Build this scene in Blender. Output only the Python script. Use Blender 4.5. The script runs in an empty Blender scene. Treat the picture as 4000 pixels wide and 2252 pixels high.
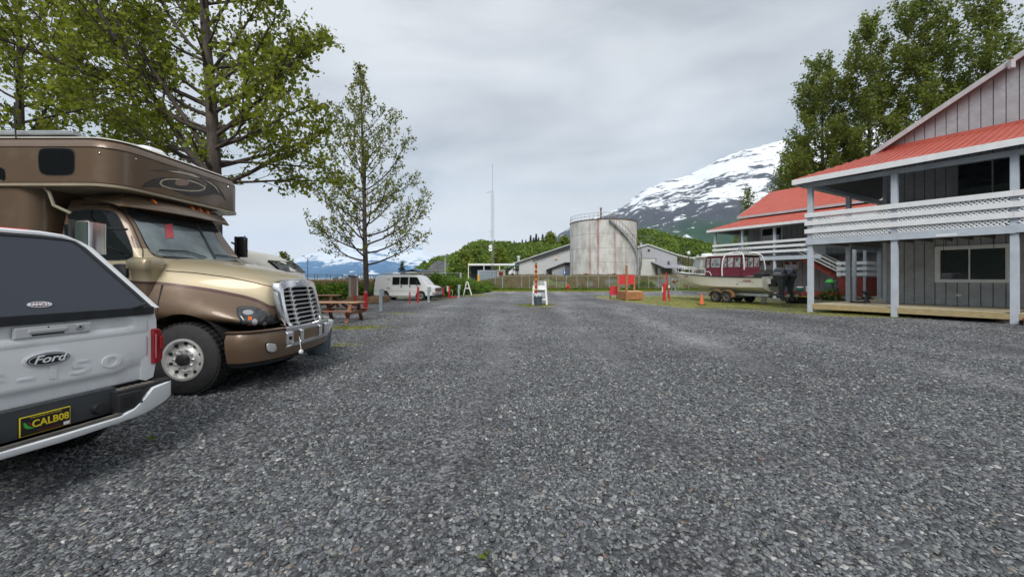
import bpy, bmesh, math, random
import numpy as np
from mathutils import Vector, Matrix, noise, geometry
from mathutils.bvhtree import BVHTree
R = math.radians
random.seed(7); rng = np.random.default_rng(7)
SC = bpy.context.scene; COL = SC.collection
F = 1500.0; H = 1.7; HZ = 1083.0          # focal length in photo pixels, eye height, horizon row

# ------------------------------------------------------------------ camera, sky, sun, exposure
cam_d = bpy.data.cameras.new('camera'); cam = bpy.data.objects.new('camera', cam_d); COL.objects.link(cam)
cam.location = (0, 0, H); cam.rotation_euler = (R(90), 0, 0)
cam_d.sensor_width = 36; cam_d.lens = F / 4000 * 36; cam_d.shift_y = -43 / 4000
cam_d.clip_start = 0.05; cam_d.clip_end = 60000
SC.camera = cam
vs = SC.view_settings; vs.view_transform = 'Standard'; vs.look = 'None'; vs.gamma = 1; vs.exposure = .95; vs.use_curve_mapping = False

world = bpy.data.worlds.new('World'); SC.world = world; world.use_nodes = True
SC.cycles.volume_bounces = 1
def make_world():
    nt = world.node_tree; N = nt.nodes; L = nt.links; N.clear()
    out = N.new('ShaderNodeOutputWorld'); bg = N.new('ShaderNodeBackground'); bg2 = N.new('ShaderNodeBackground')
    sky = N.new('ShaderNodeTexSky'); sky.sky_type = 'NISHITA'; sky.sun_disc = False
    sky.sun_elevation = R(45); sky.sun_rotation = R(184)
    L.new(sky.outputs[0], bg.inputs[0]); bg.inputs[1].default_value = 0.06
    tc = N.new('ShaderNodeTexCoord')
    mp = N.new('ShaderNodeMapping'); mp.inputs['Scale'].default_value = (1.0, 1.0, 2.6); mp.inputs['Rotation'].default_value = (0.15, 0.25, 0.3)
    L.new(tc.outputs['Generated'], mp.inputs[0])
    n1 = N.new('ShaderNodeTexNoise'); n1.inputs['Scale'].default_value = 2.1; n1.inputs['Detail'].default_value = 7; n1.inputs['Roughness'].default_value = .5; n1.inputs['Distortion'].default_value = .35
    L.new(mp.outputs[0], n1.inputs['Vector'])
    rp = N.new('ShaderNodeValToRGB'); e = rp.color_ramp.elements
    e[0].position = .33; e[0].color = (.296, .304, .322, 1); e[1].position = .62; e[1].color = (.462, .470, .482, 1)
    m = rp.color_ramp.elements.new(.48); m.color = (.388, .396, .411, 1)
    L.new(n1.outputs[0], rp.inputs[0])
    sp = N.new('ShaderNodeSeparateXYZ'); L.new(tc.outputs['Generated'], sp.inputs[0])
    mr = N.new('ShaderNodeMapRange'); mr.inputs[1].default_value = 0.0; mr.inputs[2].default_value = .22; mr.inputs[3].default_value = .92; mr.inputs[4].default_value = 0
    L.new(sp.outputs['Z'], mr.inputs[0])
    mx = N.new('ShaderNodeMixRGB'); mx.inputs[2].default_value = (.84, .73, .64, 1)
    L.new(mr.outputs[0], mx.inputs[0]); L.new(rp.outputs[0], mx.inputs[1])
    L.new(mx.outputs[0], bg2.inputs[0]); bg2.inputs[1].default_value = 1.0
    ms = N.new('ShaderNodeMixShader'); ms.inputs[0].default_value = .93
    L.new(bg.outputs[0], ms.inputs[1]); L.new(bg2.outputs[0], ms.inputs[2]); L.new(ms.outputs[0], out.inputs[0])
make_world()
sun_d = bpy.data.lights.new('sun', 'SUN'); sun_d.energy = 1.5; sun_d.angle = R(28); sun_d.color = (1, .97, .93)
sun = bpy.data.objects.new('sun', sun_d); COL.objects.link(sun)
sun.rotation_euler = Vector((.05, .70, -.70)).to_track_quat('-Z', 'Y').to_euler()

# ------------------------------------------------------------------ helpers
def G(px, py, z=0.0):
    Y = F * (H - z) / (py - HZ); return Vector(((px - 2000) / F * Y, Y, z))
def D(px, py, Y): return Vector(((px - 2000) / F * Y, Y, H + (HZ - py) / F * Y))
def XP(px, Y): return (px - 2000) / F * Y
def ZP(py, Y): return H + (HZ - py) / F * Y

MATS = {}
def mat(name, col, rough=.55, metal=0., var=.12, vs=3., bump=0., bs=60., spec=.5, col2=None, c2s=2., c2lo=.5, c2hi=.65, coat=0., stretch=None, emit=0, transl=0):
    if name in MATS: return MATS[name]
    m = bpy.data.materials.new(name); m.use_nodes = True; nt = m.node_tree; N = nt.nodes; L = nt.links
    b = N['Principled BSDF']; b.inputs['Roughness'].default_value = rough; b.inputs['Metallic'].default_value = metal
    b.inputs['Specular IOR Level'].default_value = spec
    if coat: b.inputs['Coat Weight'].default_value = coat; b.inputs['Coat Roughness'].default_value = .08
    tc = N.new('ShaderNodeTexCoord'); mp = N.new('ShaderNodeMapping'); L.new(tc.outputs['Object'], mp.inputs[0])
    if stretch: mp.inputs['Scale'].default_value = stretch
    n = N.new('ShaderNodeTexNoise'); n.inputs['Scale'].default_value = vs; n.inputs['Detail'].default_value = 6; L.new(mp.outputs[0], n.inputs['Vector'])
    base = N.new('ShaderNodeRGB'); base.outputs[0].default_value = (*col, 1); src = base.outputs[0]
    if col2:
        n2 = N.new('ShaderNodeTexNoise'); n2.inputs['Scale'].default_value = c2s; n2.inputs['Detail'].default_value = 8; n2.inputs['Roughness'].default_value = .65; L.new(mp.outputs[0], n2.inputs['Vector'])
        mr = N.new('ShaderNodeMapRange'); mr.inputs[1].default_value = c2lo; mr.inputs[2].default_value = c2hi; L.new(n2.outputs[0], mr.inputs[0])
        mx = N.new('ShaderNodeMixRGB'); mx.inputs[2].default_value = (*col2, 1); L.new(mr.outputs[0], mx.inputs[0]); L.new(src, mx.inputs[1]); src = mx.outputs[0]
    mr = N.new('ShaderNodeMapRange'); mr.inputs[1].default_value = .3; mr.inputs[2].default_value = .7; mr.inputs[3].default_value = 1 - var; mr.inputs[4].default_value = 1 + var
    L.new(n.outputs[0], mr.inputs[0])
    mul = N.new('ShaderNodeVectorMath'); mul.operation = 'SCALE'; L.new(src, mul.inputs[0]); L.new(mr.outputs[0], mul.inputs['Scale'])
    L.new(mul.outputs[0], b.inputs['Base Color'])
    if bump:
        nb = N.new('ShaderNodeTexNoise'); nb.inputs['Scale'].default_value = bs; nb.inputs['Detail'].default_value = 4; L.new(mp.outputs[0], nb.inputs['Vector'])
        bp = N.new('ShaderNodeBump'); bp.inputs['Strength'].default_value = bump; bp.inputs['Distance'].default_value = .02; L.new(nb.outputs[0], bp.inputs['Height']); L.new(bp.outputs[0], b.inputs['Normal'])
    if transl:
        tr = N.new('ShaderNodeBsdfTranslucent'); L.new(mul.outputs[0], tr.inputs[0]); ms = N.new('ShaderNodeMixShader'); ms.inputs[0].default_value = transl
        L.new(b.outputs[0], ms.inputs[1]); L.new(tr.outputs[0], ms.inputs[2]); L.new(ms.outputs[0], N['Material Output'].inputs[0])
    m.diffuse_color = (*col, 1); MATS[name] = m; return m

def leafmat(name, c1, c2, transl=.35, vs=.8):
    """foliage: every leaf its own shade (random per mesh island), clump-scale variation"""
    if name in MATS: return MATS[name]
    m = bpy.data.materials.new(name); m.use_nodes = True; nt = m.node_tree; N = nt.nodes; L = nt.links
    b = N['Principled BSDF']; b.inputs['Roughness'].default_value = .5; b.inputs['Specular IOR Level'].default_value = .3
    g = N.new('ShaderNodeNewGeometry'); n = N.new('ShaderNodeTexNoise'); n.inputs['Scale'].default_value = vs
    L.new(g.outputs['Position'], n.inputs['Vector'])
    ad = N.new('ShaderNodeMath'); ad.operation = 'MULTIPLY_ADD'; L.new(n.outputs[0], ad.inputs[0]); ad.inputs[1].default_value = .9; 
    ml = N.new('ShaderNodeMath'); ml.operation = 'MULTIPLY'; L.new(g.outputs['Random Per Island'], ml.inputs[0]); ml.inputs[1].default_value = .55; L.new(ml.outputs[0], ad.inputs[2])
    mr = N.new('ShaderNodeMapRange'); mr.inputs[1].default_value = .3; mr.inputs[2].default_value = 1.1; L.new(ad.outputs[0], mr.inputs[0])
    mx = N.new('ShaderNodeMixRGB'); mx.inputs[1].default_value = (*c1, 1); mx.inputs[2].default_value = (*c2, 1); L.new(mr.outputs[0], mx.inputs[0])
    L.new(mx.outputs[0], b.inputs['Base Color'])
    tr = N.new('ShaderNodeBsdfTranslucent'); L.new(mx.outputs[0], tr.inputs[0]); ms = N.new('ShaderNodeMixShader'); ms.inputs[0].default_value = transl
    L.new(b.outputs[0], ms.inputs[1]); L.new(tr.outputs[0], ms.inputs[2]); L.new(ms.outputs[0], N['Material Output'].inputs[0])
    MATS[name] = m; return m

def thing(name, label, cat, loc=(0, 0, 0), rotz=0., group=None):
    o = bpy.data.objects.new(name, None); COL.objects.link(o); o.empty_display_size = .1
    o.location = loc; o.rotation_euler = (0, 0, rotz); o['label'] = label; o['category'] = cat
    if group: o['group'] = group
    return o
def tag(o, label, cat, group=None):
    o['label'] = label; o['category'] = cat
    if group: o['group'] = group
    return o
def kind(o, k): o['kind'] = k; return o
def relabel(o, label): o['label'] = label; return o
def copy_tree(o, parent=None, loc=None, rotz=None, label=None):
    c = o.copy(); COL.objects.link(c)
    if parent: c.parent = parent
    if loc is not None: c.location = loc
    if rotz is not None: c.rotation_euler = (0, 0, rotz)
    if label: c['label'] = label
    for ch in list(CHILD.get(o.name, [])):
        d = copy_tree(ch, c); 
    return c
CHILD = {}
def link(name, me, parent=None, m=None, smooth=False, bevel=0, seg=2):
    o = bpy.data.objects.new(name, me); COL.objects.link(o)
    if parent: o.parent = parent; CHILD.setdefault(parent.name, []).append(o)
    if m: me.materials.clear(); me.materials.append(m)
    if smooth: me.shade_smooth()
    if bevel:
        b = o.modifiers.new('b', 'BEVEL'); b.width = bevel; b.segments = seg; b.limit_method = 'ANGLE'; b.angle_limit = R(35)
    return o

class MB:
    def __init__(s): s.v = []; s.f = []
    def add(s, vs, fs):
        k = len(s.v); s.v += [tuple(p) for p in vs]; s.f += [tuple(i + k for i in f) for f in fs]; return s
    def hexa(s, p):   # p: 8 points bottom ccw 4, top 4
        return s.add(p, [(3, 2, 1, 0), (4, 5, 6, 7), (0, 1, 5, 4), (1, 2, 6, 5), (2, 3, 7, 6), (3, 0, 4, 7)])
    def box(s, x0, x1, y0, y1, z0, z1):
        return s.hexa([(x0, y0, z0), (x1, y0, z0), (x1, y1, z0), (x0, y1, z0), (x0, y0, z1), (x1, y0, z1), (x1, y1, z1), (x0, y1, z1)])
    def bar(s, p, q, w, h, up=(0, 0, 1)):
        p = Vector(p); q = Vector(q); d = (q - p).normalized(); up = Vector(up)
        sd = d.cross(up)
        if sd.length < 1e-4: sd = d.cross(Vector((0, 1, 0)))
        sd.normalize(); u = sd.cross(d).normalized(); a = sd * w / 2; b = u * h / 2
        return s.hexa([p - a - b, p + a - b, q + a - b, q - a - b, p - a + b, p + a + b, q + a + b, q - a + b])
    def tube(s, pts, r, n=8, cap=True):
        pts = [Vector(p) for p in pts]; rr = r if isinstance(r, (list, tuple)) else [r] * len(pts)
        k = len(s.v); prev = None
        for i, p in enumerate(pts):
            d = (pts[min(i + 1, len(pts) - 1)] - pts[max(i - 1, 0)]).normalized()
            if prev is None:
                a = d.orthogonal().normalized()
            else:
                a = (prev - d * prev.dot(d)).normalized() if (prev - d * prev.dot(d)).length > 1e-5 else d.orthogonal().normalized()
            prev = a; b = d.cross(a)
            for j in range(n):
                t = 2 * math.pi * j / n; s.v.append(tuple(p + (a * math.cos(t) + b * math.sin(t)) * rr[i]))
        for i in range(len(pts) - 1):
            for j in range(n):
                s.f.append((k + i * n + j, k + i * n + (j + 1) % n, k + (i + 1) * n + (j + 1) % n, k + (i + 1) * n + j))
        if cap:
            s.f.append(tuple(k + j for j in reversed(range(n)))); s.f.append(tuple(k + (len(pts) - 1) * n + j for j in range(n)))
        return s
    def cyl(s, p, q, r, r2=None, n=20): return s.tube([p, q], [r, r if r2 is None else r2], n)
    def rings(s, rings, cap=True, closed=True):
        k = len(s.v); n = len(rings[0])
        for r in rings: s.v += [tuple(p) for p in r]
        for i in range(len(rings) - 1):
            for j in range(n if closed else n - 1):
                s.f.append((k + i * n + j, k + i * n + (j + 1) % n, k + (i + 1) * n + (j + 1) % n, k + (i + 1) * n + j))
        if cap and closed:
            s.f.append(tuple(k + j for j in reversed(range(n)))); s.f.append(tuple(k + (len(rings) - 1) * n + j for j in range(n)))
        return s
    def lathe(s, prof, n=28, axis='z', c=(0, 0, 0), cap=True):
        rg = []
        for r, h in prof:
            ring = []
            for j in range(n):
                t = 2 * math.pi * j / n; a, b = r * math.cos(t), r * math.sin(t)
                p = {'z': (a, b, h), 'y': (a, h, -b), 'x': (h, a, b)}[axis]
                ring.append((p[0] + c[0], p[1] + c[1], p[2] + c[2]))
            rg.append(ring)
        return s.rings(rg, cap=cap)
    def prism(s, poly, y0, y1, axis='y'):    # poly in the other two axes
        n = len(poly)
        def P(a, b, h): return {'y': (a, h, b), 'x': (h, a, b), 'z': (a, b, h)}[axis]
        k = len(s.v); s.v += [P(a, b, y0) for a, b in poly] + [P(a, b, y1) for a, b in poly]
        s.f.append(tuple(k + i for i in range(n))); s.f.append(tuple(k + n + i for i in reversed(range(n))))
        for i in range(n): s.f.append((k + i, k + n + i, k + n + (i + 1) % n, k + (i + 1) % n))
        return s
    def mesh(s, name='m', fix=True):
        me = bpy.data.meshes.new(name); me.from_pydata(s.v, [], s.f); me.validate()
        if fix:
            bm = bmesh.new(); bm.from_mesh(me); bmesh.ops.recalc_face_normals(bm, faces=bm.faces); bm.to_mesh(me); bm.free()
        return me
    def build(s, name, m, parent=None, smooth=False, bevel=0, seg=2, fix=True):
        return link(name, s.mesh(name, fix), parent, m, smooth, bevel, seg)

def smooth_by_angle(o, ang=35):
    o.data.shade_smooth()
    try: o.data.set_sharp_from_angle(angle=R(ang))
    except Exception: pass
    return o
def rrect(x0, x1, y0, y1, r, z, k=5, rb=None):
    """rounded rectangle ring; r: radius of the x1 (front) corners, rb of the back ones"""
    rb = r if rb is None else rb; pts = []
    for cx, cy, rad, a0 in ((x1 - r, y1 - r, r, 0), (x0 + rb, y1 - rb, rb, 90), (x0 + rb, y0 + rb, rb, 180), (x1 - r, y0 + r, r, 270)):
        for i in range(k + 1):
            a = R(a0 + 90 * i / k); pts.append((cx + rad * math.cos(a), cy + rad * math.sin(a), z))
    return pts
FONT_CACHE = {}
def text(s, size, m, parent, mtx, name='lettering', extrude=.002, shear=0, xs=1.0, bold=0, align='CENTER'):
    cu = bpy.data.curves.new('t', 'FONT'); cu.body = s; cu.size = size; cu.extrude = extrude; cu.shear = shear; cu.align_x = align; cu.align_y = 'CENTER'; cu.offset = bold; cu.resolution_u = 3
    ob = bpy.data.objects.new('t', cu); COL.objects.link(ob)
    dg = bpy.context.evaluated_depsgraph_get(); me = bpy.data.meshes.new_from_object(ob.evaluated_get(dg)); bpy.data.objects.remove(ob)
    me.transform(Matrix.Diagonal((xs, 1, 1, 1))); me.transform(mtx)
    return link(name, me, parent, m)
def frame(o, x, y):     # matrix whose local x -> x, y -> y, z -> normal
    x = Vector(x).normalized(); y = Vector(y).normalized(); z = x.cross(y)
    return Matrix(((x.x, y.x, z.x, o[0]), (x.y, y.y, z.y, o[1]), (x.z, y.z, z.z, o[2]), (0, 0, 0, 1)))
def spline(pts, k=4, closed=True):
    out = []; n = len(pts); P = [Vector(p) for p in pts]
    for i in range(n if closed else n - 1):
        p0 = P[(i - 1) % n] if closed or i else P[0]; p1 = P[i]; p2 = P[(i + 1) % n]; p3 = P[(i + 2) % n] if closed or i < n - 2 else P[-1]
        for j in range(k):
            t = j / k; out.append(.5 * ((2 * p1) + (p2 - p0) * t + (2 * p0 - 5 * p1 + 4 * p2 - p3) * t * t + (3 * p1 - p0 - 3 * p2 + p3) * t ** 3))
    if not closed: out.append(P[-1])
    return out
def surf(targets):
    bpy.context.view_layer.update(); dg = bpy.context.evaluated_depsgraph_get()
    return [(BVHTree.FromObject(t, dg), t.matrix_world.copy(), t.matrix_world.inverted()) for t in targets]
def hit(S, px, py):
    o = Vector((0, 0, H)); d = Vector(((px - 2000) / F, 1, (HZ - py) / F)).normalized(); best = None
    for bv, mw, mi in S:
        lo = mi @ o; ld = (mi.to_3x3() @ d).normalized(); p, n, i, dist = bv.ray_cast(lo, ld)
        if p is not None:
            w = mw @ p; k = (w - o).length
            if best is None or k < best[0]:
                wn = (mw.to_3x3() @ n).normalized(); best = (k, w, wn if wn.dot(d) < 0 else -wn)
    return best
def decal(name, parent, S, poly, m, off=.006, cuts=2, thick=0, smooth=True):
    """a flat outline laid on the curved surface S where the photo shows it"""
    P = [Vector((p[0], p[1], 0)) for p in poly]
    tris = geometry.tessellate_polygon([P]); bm = bmesh.new(); vv = [bm.verts.new(p) for p in P]
    for t in tris:
        try: bm.faces.new([vv[i] for i in t])
        except ValueError: pass
    for _ in range(cuts): bmesh.ops.subdivide_edges(bm, edges=bm.edges[:], cuts=1, use_grid_fill=True)
    inv = parent.matrix_world.inverted() if parent else Matrix(); last = None; miss = []
    for v in bm.verts:
        h = hit(S, v.co.x, v.co.y)
        if h is None: miss.append(v); continue
        v.co = inv @ (h[1] + h[2] * off); last = v.co.copy()
    if miss: bmesh.ops.delete(bm, geom=miss, context='VERTS')
    bmesh.ops.recalc_face_normals(bm, faces=bm.faces)
    me = bpy.data.meshes.new(name); bm.to_mesh(me); bm.free(); o = link(name, me, parent, m, smooth)
    if thick: sm = o.modifiers.new('s', 'SOLIDIFY'); sm.thickness = thick; sm.offset = 0
    return o
def mirror_y(o, name=None):
    me = o.data.copy(); me.transform(Matrix.Diagonal((1, -1, 1, 1))); me.flip_normals(); c = link(name or o.name.split('.')[0], me, o.parent)
    for md in o.modifiers:
        if md.type == 'SOLIDIFY': sm = c.modifiers.new('s', 'SOLIDIFY'); sm.thickness = md.thickness; sm.offset = 0
    return c
def boolcut(o, cutter_mb):
    c = cutter_mb.build('cutter', None); c.parent = o.parent
    md = o.modifiers.new('c', 'BOOLEAN'); md.object = c; md.operation = 'DIFFERENCE'; md.solver = 'EXACT'
    bpy.context.view_layer.update(); dg = bpy.context.evaluated_depsgraph_get()
    me = bpy.data.meshes.new_from_object(o.evaluated_get(dg)); o.modifiers.clear(); o.data = me
    if c.parent: CHILD[c.parent.name].remove(c) if c in CHILD.get(c.parent.name, []) else None
    bpy.data.objects.remove(c)

# leaf / foliage clouds in numpy
def leaf_mesh(name, C, size, m, parent=None, droop=.3, aspect=.8, fold=.25, seed=1, up=None):
    r = np.random.default_rng(seed); n = len(C); C = np.asarray(C, float)
    ax = r.normal(size=(n, 3)); ax[:, 2] -= droop; ax /= np.linalg.norm(ax, axis=1)[:, None]
    b = r.normal(size=(n, 3)); b -= (b * ax).sum(1)[:, None] * ax; b /= np.linalg.norm(b, axis=1)[:, None]
    c = np.cross(ax, b); s = (size * (.65 + .7 * r.random(n)))[:, None] if np.isscalar(size) else size[:, None]
    p0 = C; p1 = C + ax * s * .45 + b * s * .5 * aspect + c * s * fold * .5; p2 = C + ax * s; p3 = C + ax * s * .45 - b * s * .5 * aspect + c * s * fold * .5
    V = np.stack([p0, p1, p2, p3], 1).reshape(-1, 3); base = np.arange(n) * 4
    T = np.stack([base, base + 1, base + 2, base, base + 2, base + 3], 1).reshape(-1)
    me = bpy.data.meshes.new(name); me.vertices.add(len(V)); me.vertices.foreach_set('co', V.ravel())
    me.loops.add(len(T)); me.loops.foreach_set('vertex_index', T.astype(np.int32)); nf = len(T) // 3
    me.polygons.add(nf); me.polygons.foreach_set('loop_start', (np.arange(nf) * 3).astype(np.int32)); me.polygons.foreach_set('loop_total', np.full(nf, 3, np.int32))
    me.update(); me.validate(); return link(name, me, parent, m)
def vnoise(x, y, s=1.0, seed=0):
    return noise.noise(Vector((x * s + seed * 17.3, y * s - seed * 9.1, seed * 3.7)))
def fbm(x, y, s=1., o=4, seed=0):
    a = 0; k = 1; t = 0
    for i in range(o): a += vnoise(x, y, s * 2 ** i, seed + i) * k; t += k; k *= .5
    return a / t
# ------------------------------------------------------------------ materials
white_paint = mat('white_paint', (.84, .85, .86), .55, var=.06, vs=4, bump=.1, bs=30)
grey_trim = mat('grey_trim', (.50, .55, .61), .6, var=.10, vs=3, bump=.15, bs=25, col2=(.30, .33, .36), c2s=6, c2lo=.6, c2hi=.8)
siding = mat('grey_siding', (.41, .425, .45), .8, var=.14, vs=6, bump=.3, bs=40, col2=(.31, .315, .33), c2s=1.5, c2lo=.45, c2hi=.75)
red_metal = mat('red_roof_metal', (.50, .12, .085), .42, var=.10, vs=2, spec=.5, col2=(.46, .09, .06), c2s=1.2, c2lo=.5, c2hi=.75)
wood_new = mat('treated_lumber', (.42, .33, .17), .75, var=.2, vs=6, stretch=(1, 1, 6), bump=.2, bs=40)
wood_deck = mat('deck_board_wood', (.50, .43, .29), .8, var=.15, vs=5, bump=.2)
wood_brown = mat('brown_stained_wood', (.24, .11, .06), .75, var=.22, vs=5, bump=.3, bs=50)
wood_old = mat('weathered_timber', (.26, .16, .09), .85, var=.3, vs=4, bump=.4, bs=40)
wood_cedar = mat('orange_cedar', (.38, .17, .07), .7, var=.2, vs=4, bump=.3, bs=40)
red_paint = mat('red_paint', (.55, .02, .025), .5, var=.12, vs=5)
redwood_stain = mat('red_deck_stain', (.30, .055, .04), .8, var=.2, vs=5)
black = mat('black_plastic', (.02, .02, .022), .5, var=.2)
rubber = mat('tyre_rubber', (.028, .028, .03), .75, var=.25, vs=10, bump=.3, bs=60)
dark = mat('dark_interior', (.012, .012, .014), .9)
chrome = mat('chrome', (.82, .82, .84), .12, 1.0, var=.03)
alu = mat('polished_aluminium', (.80, .79, .77), .38, .65, var=.08, vs=8)
galv = mat('galvanised_steel', (.45, .48, .50), .5, .6, var=.15, vs=6)
glass_dark = mat('dark_glass', (.010, .013, .014), .06, var=0, spec=.35)
glass_tint = mat('tinted_glass', (.055, .062, .078), .3, var=.08, vs=200, spec=.22)
glass_screen = mat('windscreen_glass', (.16, .20, .205), .03, var=.5, vs=2.2, spec=.8)
glass_house = mat('window_glass', (.02, .024, .025), .03, var=.4, vs=1.2, spec=.9)
amber = mat('amber_lens', (.75, .17, .02), .2, var=.1, vs=20)
red_lens = mat('red_lens', (.24, .006, .012), .12, var=.25, vs=12, spec=.6)
truck_white = mat('white_car_paint', (.78, .80, .82), .32, var=.03, coat=.6, spec=.5, col2=(.56, .56, .55), c2s=2.5, c2lo=.48, c2hi=.85)
van_white = mat('white_van_paint', (.76, .77, .77), .35, var=.05, coat=.3)
cream = mat('cream_paint', (.62, .60, .52), .35, var=.05, coat=.3)
bin_grey = mat('grey_bin_plastic', (.12, .15, .18), .55, var=.12, vs=4)
bag = mat('clear_bin_liner', (.62, .65, .68), .3, var=.3, vs=15, bump=.6, bs=20)
bark = mat('tree_bark', (.075, .06, .05), .9, var=.45, vs=9, bump=.9, bs=18, stretch=(1, 1, .35), col2=(.22, .20, .18), c2s=14, c2lo=.6, c2hi=.75)
leaf_a = leafmat('leaf_bright', (.12, .155, .014), (.36, .41, .045), .55, .7)
leaf_b = leafmat('leaf_young', (.12, .145, .025), (.34, .37, .065), .5, .7)
leaf_c = leafmat('leaf_dense', (.10, .14, .02), (.29, .35, .06), .55, .45)
leaf_h = leafmat('hill_shrub', (.055, .10, .014), (.25, .35, .05), .35, .09)
leaf_u = leafmat('undergrowth_leaf', (.05, .11, .01), (.19, .30, .03), .35, .9)
leaf_yel = leafmat('yellow_leaf', (.10, .14, .015), (.26, .32, .03), .4, .3)
leaf_dark = leafmat('conifer_needle', (.006, .014, .008), (.028, .042, .02), .1, .4)
straw = leafmat('dry_grass', (.16, .12, .06), (.34, .26, .13), .2, .8)
moss_t = leafmat('mossy_grass', (.11, .15, .015), (.34, .35, .045), .35, .8)

# ------------------------------------------------------------------ ground
def moss_at(x, y):
    """how mossy / grassy the ground is there, 0..1"""
    m = 0.
    def blob(cx, cy, rx, ry, a=1.): return a * math.exp(-((x - cx) / rx) ** 2 - ((y - cy) / ry) ** 2)
    px = 2000 + x / max(y, .5) * F; py = HZ + H * F / max(y, .5)
    # green verge in front of the houses and boat
    if y > 9 and px > 2330:
        lo = np.interp(px, [2330, 2400, 2500, 2665, 2914, 3079, 3200, 3500, 3600], [1162, 1172, 1184, 1202, 1209, 1222, 1232, 1243, 1243])
        hi = np.interp(px, [2330, 2500, 2600, 2700, 2900, 3080, 3300, 3500, 3600], [1160, 1164, 1158, 1160, 1172, 1187, 1205, 1230, 1240])
        w = 6; a = 1 / (1 + math.exp((py - lo) / 1.2)); b = 1 / (1 + math.exp(-(py - hi + w) / 3))
        m = max(m, a * b * 1.1)
        if px > 2750: m = max(m, a * .48)
    m = max(m, blob(*G(1340, 1280)[:2], 1.6, .5), blob(*G(1310, 1345)[:2], .9, .35, .9), blob(*G(1560, 1224)[:2], 1.1, .45, .9), blob(*G(1470, 1250)[:2], 2., .9, .4),
            blob(*G(1850, 1152)[:2], 2.8, 3.2, .75), blob(*G(1690, 1172)[:2], 3., 3.0, .5), blob(*G(2100, 1193)[:2], 1.1, 1.4, .95), blob(*G(2110, 1210)[:2], 1.6, 1.2, .45),
            blob(*G(320, 1640)[:2], .45, .35, .7), blob(*G(560, 1600)[:2], .9, .4, .45), blob(*G(2300, 1155)[:2], 4, 3, .3))
    if 44.5 < y < 60: m = max(m, .9 * min(1, (y - 44.5) / 2.5))
    if y > 30 and x < -9 and px < 1900: m = max(m, .9 * min(1, (y - 30) / 2))
    return min(1, m)
def ground_z(x, y):
    z = .012 * vnoise(x, y, .7, 1) + .006 * vnoise(x, y, 2.1, 2) if y < 60 and abs(x) < 60 else 0.
    d = min(1, max(0, (y - 62) / 60)) * min(1, max(0, (-x - 2) / 25)); d = d * d * (3 - 2 * d)
    return z - 12 * d
def axis(lo, hi, segs):
    out = []
    for a, b, st in segs: out += list(np.arange(a, b, st))
    return out + [hi]
def lane(x, y):
    """how much the wheels have packed the gravel there: -1 loose .. 1 packed"""
    w = .3 * math.sin(y * .25) + .5 * vnoise(0, y * .2, 1, 4); g = lambda c, s: math.exp(-((x - c - w) / s) ** 2)
    return min(1, .9 * g(1.0 + .10 * y, .42) + .8 * g(-.75 + .02 * y, .38) + .7 * g(3.1 + .16 * y, .5) + .55 * g(-2.6 - .05 * y, .4) + .5 * g(6.2 + .2 * y, .6)) * (.6 + .8 * max(0, .5 + vnoise(x * .5, y * .12, 1, 6)))
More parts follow.
